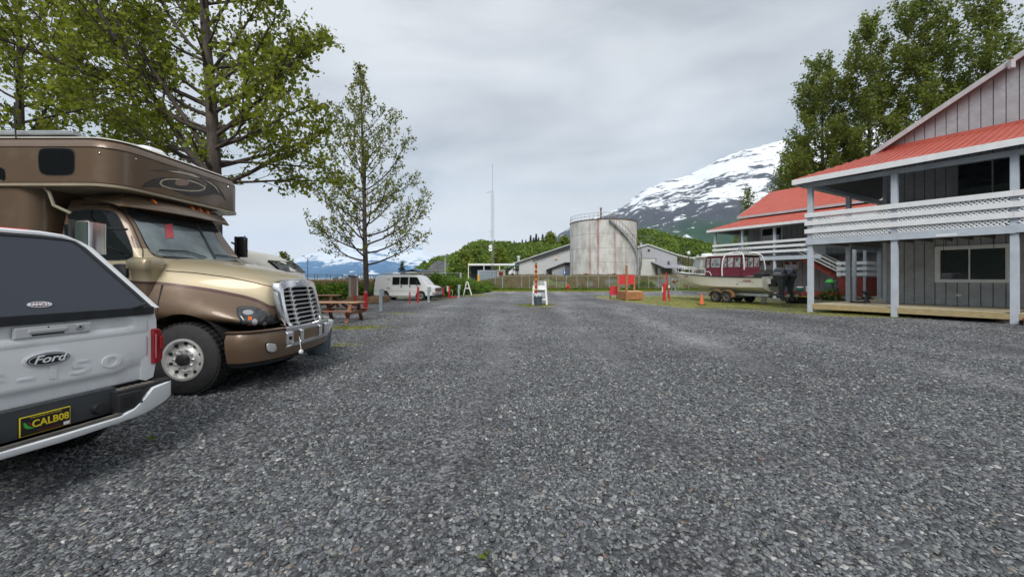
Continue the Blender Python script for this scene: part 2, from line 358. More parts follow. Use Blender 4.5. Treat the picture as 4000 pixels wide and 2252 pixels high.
def make_ground():
    xs = axis(0, 9000, [(-9000, -1000, 1000), (-1000, -200, 100), (-200, -40, 8), (-40, -16, 1), (-16, 26, .2), (26, 40, 1), (40, 200, 8), (200, 1000, 100), (1000, 9000, 1000)])
    ys = axis(0, 14000, [(-200, -20, 30), (-20, 0, 2), (0, 50, .2), (50, 70, 1), (70, 200, 6), (200, 1000, 100), (1000, 14000, 1000)])
    nx, ny = len(xs), len(ys); V = []; mo = np.zeros(nx * ny, np.float32); la = np.zeros(nx * ny, np.float32)
    k = 0
    for y in ys:
        for x in xs:
            V.append((x, y, ground_z(x, y))); 
            if -25 < x < 45 and 0 < y < 50: la[k] = lane(x, y)
            if -25 < x < 45 and 3 < y < 61: mo[k] = moss_at(x, y)
            elif y >= 55: mo[k] = .9
            k += 1
    Fc = [(j * nx + i, j * nx + i + 1, (j + 1) * nx + i + 1, (j + 1) * nx + i) for j in range(ny - 1) for i in range(nx - 1)]
    me = bpy.data.meshes.new('ground'); me.from_pydata(V, [], Fc); at = me.attributes.new('moss', 'FLOAT', 'POINT'); at.data.foreach_set('value', mo); a2 = me.attributes.new('lane', 'FLOAT', 'POINT'); a2.data.foreach_set('value', la)
    m = bpy.data.materials.new('gravel_ground'); m.use_nodes = True; nt = m.node_tree; N = nt.nodes; L = nt.links; b = N['Principled BSDF']
    g = N.new('ShaderNodeNewGeometry')
    def nz(sc, det=5, ro=.5, seed=0):
        mp = N.new('ShaderNodeMapping'); mp.inputs['Location'].default_value = (seed * 3.1, seed * 5.7, 0); L.new(g.outputs['Position'], mp.inputs[0])
        n = N.new('ShaderNodeTexNoise'); n.inputs['Scale'].default_value = sc; n.inputs['Detail'].default_value = det; n.inputs['Roughness'].default_value = ro; L.new(mp.outputs[0], n.inputs['Vector']); return n.outputs[0]
    def rng_(src, a, b_, c, d):
        r = N.new('ShaderNodeMapRange'); r.inputs[1].default_value = a; r.inputs[2].default_value = b_; r.inputs[3].default_value = c; r.inputs[4].default_value = d; L.new(src, r.inputs[0]); return r.outputs[0]
    def math_(op, a, b_):
        q = N.new('ShaderNodeMath'); q.operation = op
        for i, s in enumerate((a, b_)):
            if isinstance(s, (int, float)): q.inputs[i].default_value = s
            else: L.new(s, q.inputs[i])
        return q.outputs[0]
    vo = N.new('ShaderNodeTexVoronoi'); vo.inputs['Scale'].default_value = 34; L.new(g.outputs['Position'], vo.inputs['Vector'])
    vo2 = N.new('ShaderNodeTexVoronoi'); vo2.inputs['Scale'].default_value = 11; L.new(g.outputs['Position'], vo2.inputs['Vector'])
    sep = N.new('ShaderNodeSeparateColor'); L.new(vo.outputs['Color'], sep.inputs[0]); sep2 = N.new('ShaderNodeSeparateColor'); L.new(vo2.outputs['Color'], sep2.inputs[0])
    st = rng_(sep.outputs[0], 0, 1, .25, 1.95)
    gap = rng_(vo.outputs['Distance'], .2, .75, 1.1, .45)
    v = math_('MULTIPLY', st, gap)
    v = math_('MULTIPLY', v, rng_(sep2.outputs[1], 0, 1, .8, 1.22))
    v = math_('MULTIPLY', v, rng_(nz(.22, 4, .55), .32, .68, .72, 1.32))
    v = math_('MULTIPLY', v, rng_(nz(1.3, 5, .6, 2), .3, .7, .82, 1.18))
    v = math_('MULTIPLY', v, rng_(nz(.5, 3, .6, 5), .3, .7, .85, 1.15)); v = math_('MULTIPLY', v, rng_(nz(7, 8, .85, 11), .33, .67, .6, 1.45)); v = math_('MULTIPLY', v, rng_(nz(17, 3, .8, 13), .33, .67, .6, 1.45))
    mpt = N.new('ShaderNodeMapping'); mpt.inputs['Scale'].default_value = (.55, .07, 1); L.new(g.outputs['Position'], mpt.inputs[0]); ntk = N.new('ShaderNodeTexNoise'); ntk.inputs['Scale'].default_value = 1.2; ntk.inputs['Detail'].default_value = 5; L.new(mpt.outputs[0], ntk.inputs['Vector']); v = math_('MULTIPLY', v, rng_(ntk.outputs[0], .35, .65, .72, 1.3))
    # far compacted road is paler
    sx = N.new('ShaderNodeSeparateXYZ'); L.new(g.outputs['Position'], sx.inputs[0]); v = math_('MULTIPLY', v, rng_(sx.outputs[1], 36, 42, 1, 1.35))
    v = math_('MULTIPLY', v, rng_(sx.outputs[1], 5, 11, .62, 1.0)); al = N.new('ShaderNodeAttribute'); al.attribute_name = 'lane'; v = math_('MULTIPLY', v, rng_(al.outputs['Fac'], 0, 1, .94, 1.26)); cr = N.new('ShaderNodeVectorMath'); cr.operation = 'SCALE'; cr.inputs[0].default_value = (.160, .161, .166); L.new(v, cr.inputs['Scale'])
    at = N.new('ShaderNodeAttribute'); at.attribute_name = 'moss'
    mm = math_('ADD', at.outputs['Fac'], rng_(nz(2.2, 7, .7, 3), .25, .75, -.5, .5)); mm = rng_(mm, .38, .72, 0, 1)
    mc = N.new('ShaderNodeMixRGB'); mc.inputs[1].default_value = (.15, .16, .03, 1); mc.inputs[2].default_value = (.42, .38, .06, 1); L.new(rng_(nz(1.6, 6, .6, 7), .35, .65, 0, 1), mc.inputs[0])
    mc2 = N.new('ShaderNodeMixRGB'); mc2.inputs[2].default_value = (.075, .11, .02, 1); L.new(rng_(nz(.6, 4, .6, 8), .5, .62, 0, .8), mc2.inputs[0]); L.new(mc.outputs[0], mc2.inputs[1])
    gd = N.new('ShaderNodeMixRGB'); gd.blend_type = 'MIX'; L.new(math_('MULTIPLY', mm, rng_(sep.outputs[1], .2, .45, .35, 1)), gd.inputs[0]); L.new(cr.outputs[0], gd.inputs[1]); L.new(mc2.outputs[0], gd.inputs[2])
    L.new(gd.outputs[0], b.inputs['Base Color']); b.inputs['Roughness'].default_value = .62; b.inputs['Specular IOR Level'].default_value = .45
    bp = N.new('ShaderNodeBump'); bp.inputs['Strength'].default_value = .8; bp.inputs['Distance'].default_value = .02; bp.invert = True; L.new(vo.outputs['Distance'], bp.inputs['Height']); L.new(bp.outputs[0], b.inputs['Normal'])
    return kind(link('ground', me, None, m, True), 'structure')
make_ground()

def make_pebbles():
    # loose rounded pebbles as real stones, thinning out with distance
    pts = []; sc = []; cl = []
    def fill(y0, y1, dens, s0):
        A = 1.42 * (y1 * y1 - y0 * y0) + .8 * (y1 - y0); n = int(A * dens)
        y = np.sqrt(rng.random(n) * (y1 ** 2 - y0 ** 2) + y0 ** 2); x = (rng.random(n) * 2 - 1) * (1.40 * y + .25)
        for a, b_ in zip(x, y):
            f = fbm(a, b_, .35, 3, 4) + .5 * fbm(a, b_, 1.2, 2, 9) - .6 * lane(a, b_)
            if y0 > 3 and f < rng.uniform(-.55, .12) - (.05 if abs(a - .3) < 1.4 else 0): continue
            if f < rng.uniform(-.9, -.28): continue
            s = s0 * math.exp(max(-.8, min(.75, rng.normal() * .34))); pts.append((a, b_, ground_z(a, b_) + s * .18)); sc.append(s)
    fill(1.85, 3.4, 3300, .0103); fill(3.4, 5.5, 2100, .0112); fill(5.5, 8, 1150, .0125); fill(8, 12.5, 400, .0145); fill(12.5, 22, 70, .018)
    n = len(pts); me = bpy.data.meshes.new('pebbles'); me.vertices.add(n); me.vertices.foreach_set('co', np.array(pts, np.float32).ravel())
    a = me.attributes.new('s', 'FLOAT', 'POINT'); a.data.foreach_set('value', np.array(sc, np.float32))
    m = bpy.data.materials.new('pebble_stone'); m.use_nodes = True; nt = m.node_tree; N = nt.nodes; L = nt.links; b = N['Principled BSDF']
    oi = N.new('ShaderNodeObjectInfo'); rp = N.new('ShaderNodeValToRGB'); L.new(oi.outputs['Random'], rp.inputs[0]); rp.color_ramp.interpolation = 'LINEAR'; E = rp.color_ramp.elements
    E[0].position = 0; E[0].color = (.04, .042, .046, 1); E[1].position = 1; E[1].color = (.48, .48, .46, 1)
    for p, c in ((.3, (.07, .075, .08)), (.6, (.13, .138, .148)), (.8, (.22, .23, .242)), (.90, (.17, .185, .165)), (.94, (.36, .36, .35)), (.955, (.22, .19, .15)), (.965, (.17, .12, .10)), (.975, (.32, .32, .31))):
        e = E.new(p); e.color = (*c, 1)
    n1 = N.new('ShaderNodeTexNoise'); n1.inputs['Scale'].default_value = 1.6; tc = N.new('ShaderNodeTexCoord'); L.new(tc.outputs['Object'], n1.inputs['Vector'])
    mr = N.new('ShaderNodeMapRange'); mr.inputs[1].default_value = .3; mr.inputs[2].default_value = .7; mr.inputs[3].default_value = .8; mr.inputs[4].default_value = 1.2; L.new(n1.outputs[0], mr.inputs[0])
    sc_ = N.new('ShaderNodeVectorMath'); sc_.operation = 'SCALE'; L.new(rp.outputs[0], sc_.inputs[0]); L.new(mr.outputs[0], sc_.inputs['Scale']); L.new(sc_.outputs[0], b.inputs['Base Color'])
    b.inputs['Roughness'].default_value = .48
    o = kind(link('pebbles', me, None, m), 'stuff')
    ng = bpy.data.node_groups.new('pebbles', 'GeometryNodeTree'); ng.interface.new_socket('Geometry', in_out='INPUT', socket_type='NodeSocketGeometry'); ng.interface.new_socket('Geometry', in_out='OUTPUT', socket_type='NodeSocketGeometry')
    n_ = ng.nodes; l = ng.links; gi = n_.new('NodeGroupInput'); go = n_.new('NodeGroupOutput'); ico = n_.new('GeometryNodeMeshIcoSphere'); ico.inputs['Radius'].default_value = 1; ico.inputs['Subdivisions'].default_value = 2
    ss = n_.new('GeometryNodeSetShadeSmooth'); l.new(ico.outputs[0], ss.inputs[0]); sm = n_.new('GeometryNodeSetMaterial'); sm.inputs['Material'].default_value = m; l.new(ss.outputs[0], sm.inputs[0])
    sp = n_.new('GeometryNodeSetPosition'); nt2 = n_.new('ShaderNodeTexNoise'); nt2.inputs['Scale'].default_value = 1.1
    vm = n_.new('ShaderNodeVectorMath'); vm.operation = 'MULTIPLY_ADD'; l.new(nt2.outputs['Color'], vm.inputs[0]); vm.inputs[1].default_value = (.7, .7, .7); vm.inputs[2].default_value = (-.35, -.35, -.35)
    l.new(sm.outputs[0], sp.inputs[0]); l.new(vm.outputs[0], sp.inputs['Offset'])
    ip = n_.new('GeometryNodeInstanceOnPoints'); l.new(gi.outputs[0], ip.inputs['Points']); l.new(sp.outputs[0], ip.inputs['Instance'])
    rv = n_.new('FunctionNodeRandomValue'); rv.data_type = 'FLOAT_VECTOR'; rv.inputs[0].default_value = (1.0, .62, .32); rv.inputs[1].default_value = (1.55, 1.05, .72)
    na = n_.new('GeometryNodeInputNamedAttribute'); na.data_type = 'FLOAT'; na.inputs[0].default_value = 's'
    vs_ = n_.new('ShaderNodeVectorMath'); vs_.operation = 'SCALE'; l.new(rv.outputs[0], vs_.inputs[0]); l.new(na.outputs[0], vs_.inputs['Scale']); l.new(vs_.outputs[0], ip.inputs['Scale'])
    rr = n_.new('FunctionNodeRandomValue'); rr.data_type = 'FLOAT_VECTOR'; rr.inputs[0].default_value = (-.35, -.35, 0); rr.inputs[1].default_value = (.35, .35, 6.283); rr.inputs['Seed'].default_value = 5
    l.new(rr.outputs[0], ip.inputs['Rotation']); l.new(ip.outputs[0], go.inputs[0])
    md = o.modifiers.new('g', 'NODES'); md.node_group = ng
    print('pebbles', n)
make_pebbles()

# ------------------------------------------------------------------ sea, mountains, hills, haze
def grid_mesh(P, name, m, smooth=True):
    ny = len(P); nx = len(P[0]); V = [tuple(p) for row in P for p in row]
    Fc = [(j * nx + i, j * nx + i + 1, (j + 1) * nx + i + 1, (j + 1) * nx + i) for j in range(ny - 1) for i in range(nx - 1)]
    me = bpy.data.meshes.new(name); me.from_pydata(V, [], Fc); return link(name, me, None, m, smooth)
sea_m = mat('sea_water', (.16, .20, .22), .22, var=.05, spec=.5, bump=.4, bs=.02)
kind(MB().add([(-14000, 75, -6), (14000, 75, -6), (14000, 14500, -6), (-14000, 14500, -6)], [(0, 1, 2, 3)]).build('sea', sea_m, fix=False), 'structure')

def mountain_mat(name, snow_lo, snow_hi, rock, green, green_hi, sc):
    m = bpy.data.materials.new(name); m.use_nodes = True; nt = m.node_tree; N = nt.nodes; L = nt.links; b = N['Principled BSDF']; b.inputs['Roughness'].default_value = .85
    g = N.new('ShaderNodeNewGeometry'); sx = N.new('ShaderNodeSeparateXYZ'); L.new(g.outputs['Position'], sx.inputs[0])
    def nz(s, det, mapsc, rot=(0, 0, 0)):
        mp = N.new('ShaderNodeMapping'); mp.inputs['Scale'].default_value = mapsc; mp.inputs['Rotation'].default_value = rot; L.new(g.outputs['Position'], mp.inputs[0])
        n = N.new('ShaderNodeTexNoise'); n.inputs['Scale'].default_value = s; n.inputs['Detail'].default_value = det; n.inputs['Roughness'].default_value = .62; L.new(mp.outputs[0], n.inputs['Vector']); return n.outputs[0]
    def mr(src, a, b_, c, d):
        r = N.new('ShaderNodeMapRange'); r.inputs[1].default_value = a; r.inputs[2].default_value = b_; r.inputs[3].default_value = c; r.inputs[4].default_value = d; L.new(src, r.inputs[0]); return r.outputs[0]
    def ma(op, a, b_):
        q = N.new('ShaderNodeMath'); q.operation = op
        for i, s in enumerate((a, b_)):
            if isinstance(s, (int, float)): q.inputs[i].default_value = s
            else: L.new(s, q.inputs[i])
        return q.outputs[0]
    h = mr(sx.outputs[2], snow_lo, snow_hi, -.42, .42)
    h = ma('ADD', h, mr(nz(sc, 8, (1, 1, 2.2), (0, R(28), 0)), .25, .75, -.8, .8)); h = ma('ADD', h, mr(nz(sc * 4.5, 8, (1, 1, 2.6), (0, R(-20), 0)), .25, .75, -.65, .65))
    snow = mr(h, -.10, .10, 0, 1)
    rc = N.new('ShaderNodeMixRGB'); rc.inputs[1].default_value = (*rock, 1); rc.inputs[2].default_value = (rock[0] * 1.8, rock[1] * 1.6, rock[2] * 1.5, 1); L.new(mr(nz(sc * 3, 7, (1, 1, 1)), .35, .7, 0, 1), rc.inputs[0])
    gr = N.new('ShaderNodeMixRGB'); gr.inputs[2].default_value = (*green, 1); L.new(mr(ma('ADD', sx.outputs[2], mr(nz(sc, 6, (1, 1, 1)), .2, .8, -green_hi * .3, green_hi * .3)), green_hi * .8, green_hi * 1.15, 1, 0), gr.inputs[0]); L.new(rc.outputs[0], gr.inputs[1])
    mx = N.new('ShaderNodeMixRGB'); mx.inputs[2].default_value = (.78, .80, .82, 1); L.new(snow, mx.inputs[0]); L.new(gr.outputs[0], mx.inputs[1]); L.new(mx.outputs[0], b.inputs['Base Color'])
    return m
def mountain(name, prof, Yb, Yr, m, nx, ny, rough, zb=-20, back=1.35, seed=3, step=1.0):
    """terrain rising from Yb to a ridge at Yr whose skyline follows prof (px, py)"""
    pxs = np.linspace(prof[0][0], prof[-1][0], nx); P = []
    for j in range(ny + 6):
        v = j / ny; row = []
        for px in pxs:
            py = np.interp(px, [p[0] for p in prof], [p[1] for p in prof]); zr = ZP(py, Yr)
            t = (px - 2000) / F
            if v <= 1:
                Y = Yb + (Yr - Yb) * v; s = v ** step
                z = zb + (zr - zb) * s
            else: Y = Yr * (1 + (v - 1) * 2.2); z = zb + (zr - zb) * max(0, 1 - (v - 1) * ny / 6 * 1.0)
            X = t * Y; w = Yr * .03
            rid = 1 - abs(fbm(X / w + Y / w * .35, Y / w * .3, .35, 5, seed)) * 2
            z += rough * (zr - zb) * (rid - .55) * (1 - v if v < 1 else 0) * min(1, v * 4)
            z += rough * .12 * (zr - zb) * fbm(X / w * 2.5, Y / w * 2.5, .5, 4, seed + 9) * min(1, v * 4)
            row.append((X + rough * 300 * fbm(X / w, Y / w, .6, 3, seed + 4) * (Yr / 3500) * min(1, 2 * v), Y, z))
        P.append(row)
    return kind(grid_mesh(P, name, m), 'structure')
mountain('mountain', [(2080, 1060), (2150, 960), (2180, 915), (2228, 890), (2300, 862), (2380, 825), (2450, 796), (2480, 770), (2520, 738), (2600, 710), (2650, 697), (2700, 680), (2730, 668), (2790, 632), (2850, 603), (2920, 585), (2980, 568), (3060, 546), (3150, 540), (3300, 500), (3600, 470), (4300, 430)],
         1500, 3300, mountain_mat('snowy_mountain', 300, 900, (.045, .045, .058), (.022, .06, .022), 300, .0032), 260, 110, .16)
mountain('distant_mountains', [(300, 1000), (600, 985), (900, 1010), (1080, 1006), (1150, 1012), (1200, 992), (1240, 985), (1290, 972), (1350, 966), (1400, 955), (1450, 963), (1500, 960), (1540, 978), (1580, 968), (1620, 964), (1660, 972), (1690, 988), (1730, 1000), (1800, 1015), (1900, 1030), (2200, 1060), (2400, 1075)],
         7200, 9500, mountain_mat('distant_snow', 200, 470, (.03, .09, .20), (.02, .08, .17), 130, .0013), 240, 60, .30, zb=-12, seed=8)  # rock and forest colours carry a painted blue haze tint besides the air volume

def hills_behind():
    P = []
    for j, v in enumerate(np.linspace(0, 1, 14)):
        row = []
        for a in np.linspace(R(188), R(352), 90):
            d = 500 + 1300 * v; z = -2 + (520 + 260 * fbm(a * 3, 0, 1, 4, 7)) * math.sin(min(1, v * 1.15) * 1.57) * (1 if v < .9 else .7); row.append((math.cos(a) * d, math.sin(a) * d, z + 30 * fbm(math.cos(a) * d / 120, math.sin(a) * d / 120, 1, 4, 8) * v))
        P.append(row)
    return kind(grid_mesh(P, 'hills', mat('forest_slope', (.022, .045, .018), .9, var=.4, vs=.01, col2=(.06, .07, .06), c2s=.006)), 'structure')
hills_behind()
def green_hill(name, prof, Yb, Yr, m, nx=150, ny=30, zb=-1.):
    pxs = np.linspace(prof[0][0], prof[-1][0], nx); P = []
    for j in range(ny + 8):
        v = j / ny; row = []
        for px in pxs:
            py = np.interp(px, [p[0] for p in prof], [p[1] for p in prof]); zr = max(zb, ZP(py, Yr) - 1.5)
            s = math.sin(min(1, v) * math.pi / 2) ** 1.1
            z = zb + (zr - zb) * (s if v <= 1 else max(0, 1 - (v - 1) * 3)); Y = Yb + (Yr - Yb) * v
            X = (px - 2000) / F * Y; z += (zr - zb) * .10 * fbm(X, Y, .06, 4, 5) * min(1, v * 3) * (1 if v < .9 else .3)
            row.append((X, Y, z))
        P.append(row)
    return kind(grid_mesh(P, name, m), 'structure'), P
hill_ground = mat('hill_soil', (.03, .05, .018), .9, var=.3, vs=.2, col2=(.055, .06, .05), c2s=.15, bump=.5, bs=2)
hp1 = [(1592, 1083), (1610, 1066), (1640, 1040), (1665, 1022), (1700, 1006), (1740, 1000), (1780, 990), (1805, 978), (1825, 960), (1850, 948), (1880, 942), (1930, 946), (1970, 950), (2000, 952), (2060, 950), (2110, 944), (2170, 946), (2230, 950), (2300, 956), (2400, 966)]
h1, P1g = green_hill('hill', hp1, 130, 190, hill_ground)
hp2 = [(2380, 960), (2420, 930), (2470, 906), (2500, 900), (2540, 902), (2580, 912), (2640, 928), (2700, 938), (2760, 950), (2860, 966), (3000, 985), (3200, 1010), (3600, 1040)]
h2, P2g = green_hill('hill', hp2, 105, 175, hill_ground)
def hill_bushes(P, n, seed, size=(1.2, 2.6), leaf=.75, cliff=False, per=44):
    r = np.random.default_rng(seed); C = []; ny, nx = len(P), len(P[0])
    for k in range(n):
        i = r.integers(0, nx - 1); j = int(r.integers(0, 31)); p = np.array(P[j][i]) * .5 + np.array(P[j][i + 1]) * .5 + (np.array(P[min(j + 1, ny - 1)][i]) - np.array(P[j][i])) * r.random()
        if p[2] < -.5: continue
        if cliff:
            px = 2000 + p[0] / p[1] * F; py = HZ - (p[2] - H) / p[1] * F
            if 1662 < px < 1752 and 1022 + (px - 1662) * .1 < py < 1075 and fbm(px * .03, py * .03, 1, 2, 3) < .14: continue
        s = r.uniform(*size); q = r.normal(size=(per, 3)); q /= np.linalg.norm(q, axis=1)[:, None]; q *= (.55 + .45 * r.random(per))[:, None]
        q[:, 2] = np.abs(q[:, 2]) * .9 - .1; C.append(p + q * s)
    return np.concatenate(C)
kind(leaf_mesh('hillside_shrubs', hill_bushes(P1g, 2300, 3, cliff=True), .85, leaf_h, seed=3, aspect=1.), 'stuff')
kind(leaf_mesh('hillside_shrubs', hill_bushes(P2g, 1700, 4), .8, leaf_h, seed=4, aspect=1.), 'stuff')
# grey rock face on the hill above the shore
rockm = mat('cliff_rock', (.10, .10, .105), .9, var=.4, vs=.6, bump=1., bs=.8, col2=(.03, .05, .02), c2s=.5, c2lo=.55, c2hi=.7)
def cliff():
    P = []
    for j in range(16):
        row = []
        for i in range(26):
            px = 1655 + i * 4.2; v = j / 15; top = np.interp(px, [1655, 1675, 1695, 1712, 1740, 1765], [1072, 1048, 1022, 1016, 1022, 1036]) + 5 * vnoise(px, 0, .12, 3); py = 1080 - v * (1080 - top); Y = 133 + 16 * v + 2.4 * fbm(i * .35, j * .3, 1, 3, 6)
            row.append(D(px, py, Y))
        P.append(row)
    return kind(grid_mesh(P, 'cliff', rockm, False), 'structure')
cliff()
def spruce(h, r0, seed, name='spruce_tree', lab='', grp=None, loc=(0, 0, 0)):
    t = thing(name, lab, 'tree', loc, 0, grp); MB().cyl((0, 0, 0), (0, 0, h * .96), r0 * .09, .03, 7).build('trunk', bark, t)
    r = np.random.default_rng(seed); C = []
    for k in range(int(22)):
        u = k / 22; z = h * (.08 + .90 * u); rad = r0 * (1 - u) ** .85 * r.uniform(.75, 1.15) + .08
        n = int(16 + 60 * (1 - u)); a = r.random(n) * 6.283; q = np.sqrt(r.random(n)) * rad
        C.append(np.stack([q * np.cos(a), q * np.sin(a), z - q * .45 + r.normal(size=n) * .12], 1))
    kind(leaf_mesh('crown', np.concatenate(C), h * .075, leaf_dark, t, droop=.9, aspect=.45, seed=seed), 'stuff'); return t
def edge_z(px, Pg):   # ridge height of the hill under image column px
    best = max(((p[2] - H) / p[1], p) for row in Pg for p in row if abs(2000 + p[0] / p[1] * F - px) < 8)[1]; return best
GRP = 'dark spruces along the hill skyline'
sp = [(2008, 16, 'small dark spruce standing alone on the hill skyline beside the radio mast'), (2040, 22, 'dark spruce at the left edge of the spruce clump'), (2054, 20, 'dark spruce second from the left in the skyline clump'), (2073, 34, 'tallest wide dark spruce in the middle of the skyline clump'),
      (2094, 36, 'pointed dark spruce right of the tallest one on the hill'), (2084, 24, 'short dark spruce tucked between two tall spruces'), (2104, 22, 'small dark spruce beside pale deciduous trees on the hill'), (2120, 34, 'slim spruce at the right end of the skyline clump'), (2186, 18, 'small spruce on the skyline just left of the storage tank'),
      (1780, 14, 'small spruce on the low shoulder of the hill above the van'), (1788, 12, 'thin spruce right beside the shoulder spruce'), (1652, 14, 'dark spruce above the rock face near the hill tip'), (1660, 12, 'smaller dark spruce beside the one at the hill tip'), (1810, 12, 'lone thin spruce where the hill steepens'), (1735, 8, 'tiny spruce on the flat shoulder of the hill')]
for k, (px, hh, lb) in enumerate(sp):
    p = edge_z(px, P1g); spruce(hh * p[1] / F + 1.5, max(.9, hh * p[1] / F * .27), 40 + k, lab=lb, grp=GRP, loc=(XP(px, p[1]), p[1], p[2] - .8))
spruce(4.6, 1.5, 77, lab='dark spruce standing behind the blue roofed shore building', loc=(XP(1571, 78), 78, ZP(1083, 78) - 1.2))
# ------------------------------------------------------------------ houses with two-storey porches
class House:
    def __init__(s, name, label, origin, a, b):
        s.o = Vector((origin[0], origin[1], 0)); s.a = Vector((*a, 0)); s.b = Vector((*b, 0)); s.root = thing(name, label, 'house', s.o)
    def p(s, u, t, z): v = s.a * u + s.b * t; return (v.x, v.y, z)
    def hexa(s, mb, s0, s1, t0, t1, z0, z1, z0b=None, z1b=None):   # z0b, z1b: heights at s1
        z0b = z0 if z0b is None else z0b; z1b = z1 if z1b is None else z1b
        return mb.hexa([s.p(s0, t0, z0), s.p(s1, t0, z0b), s.p(s1, t1, z0b), s.p(s0, t1, z0), s.p(s0, t0, z1), s.p(s1, t0, z1b), s.p(s1, t1, z1b), s.p(s0, t1, z1)])
    def part(s, name, m, s0, s1, t0, t1, z0, z1, z0b=None, z1b=None, bevel=0, parent=None):
        return s.hexa(MB(), s0, s1, t0, t1, z0, z1, z0b, z1b).build(name, m, parent or s.root, bevel=bevel)
    def boards(s, s0, s1, t, z0, ztop, w=.335, holes=(), m=None, th=.03):
        """vertical siding boards, dark joints between them; holes = (s0,s1,z0,z1)"""
        k = 0; u = s0
        while u < s1 - .02:
            e = min(u + w, s1); spans = [(z0, None)]
            for h in holes:
                if h[0] < (u + e) / 2 < h[1]: spans = [(z0, h[2]), (h[3], None)]
            for a_, b_ in spans:
                za = (ztop(u) if callable(ztop) else ztop) if b_ is None else b_; zb = (ztop(e) if callable(ztop) else ztop) if b_ is None else b_
                if min(za, zb) - a_ < .04: continue
                j = random.uniform(-.004, .004)
                s.part('board', m or siding, u + .014, e - .014, t - th + j, t + .004, a_, max(za, a_ + .02), a_, max(zb, a_ + .02))
            u = e; k += 1
    def window(s, s0, s1, z0, z1, t, split=(.5,), tr=.13, m=None, gl=None):
        fr = MB(); m = m or white_paint
        for (a_, b_, c, d) in ((s0 - tr, s1 + tr, z1, z1 + tr), (s0 - tr, s1 + tr, z0 - tr * .8, z0), (s0 - tr, s0, z0, z1), (s1, s1 + tr, z0, z1)): s.hexa(fr, a_, b_, t - .085, t - .028, c, d)
        q = .035
        for (a_, b_, c, d) in ((s0, s1, z1 - q, z1), (s0, s1, z0, z0 + q), (s0, s0 + q, z0 + q, z1 - q), (s1 - q, s1, z0 + q, z1 - q)): s.hexa(fr, a_, b_, t - .065, t - .02, c, d)
        for f in split: c = s0 + (s1 - s0) * f; s.hexa(fr, c - .022, c + .022, t - .07, t - .015, z0 + q, z1 - q)
        w = fr.build('window', m, s.root); e = [s0 + q] + [s0 + (s1 - s0) * f for f in split] + [s1 - q]
        for i in range(len(e) - 1): s.part('pane', gl or glass_house, e[i] + .02, e[i + 1] - .02, t - .045, t - .03, z0 + q, z1 - q, parent=w)
        return w
    def roofplane(s, name, pts, m, th=.04, ribs=None, rib_dir=None, rib_h=.028):
        P = [s.p(*q) for q in pts]; n = len(P); low = [(x, y, z - th) for x, y, z in P]
        o = MB().add(P + low, [tuple(range(n)), tuple(range(2 * n - 1, n - 1, -1))] + [(i, (i + 1) % n, n + (i + 1) % n, n + i) for i in range(n)]).build(name, m, s.root)
        return o

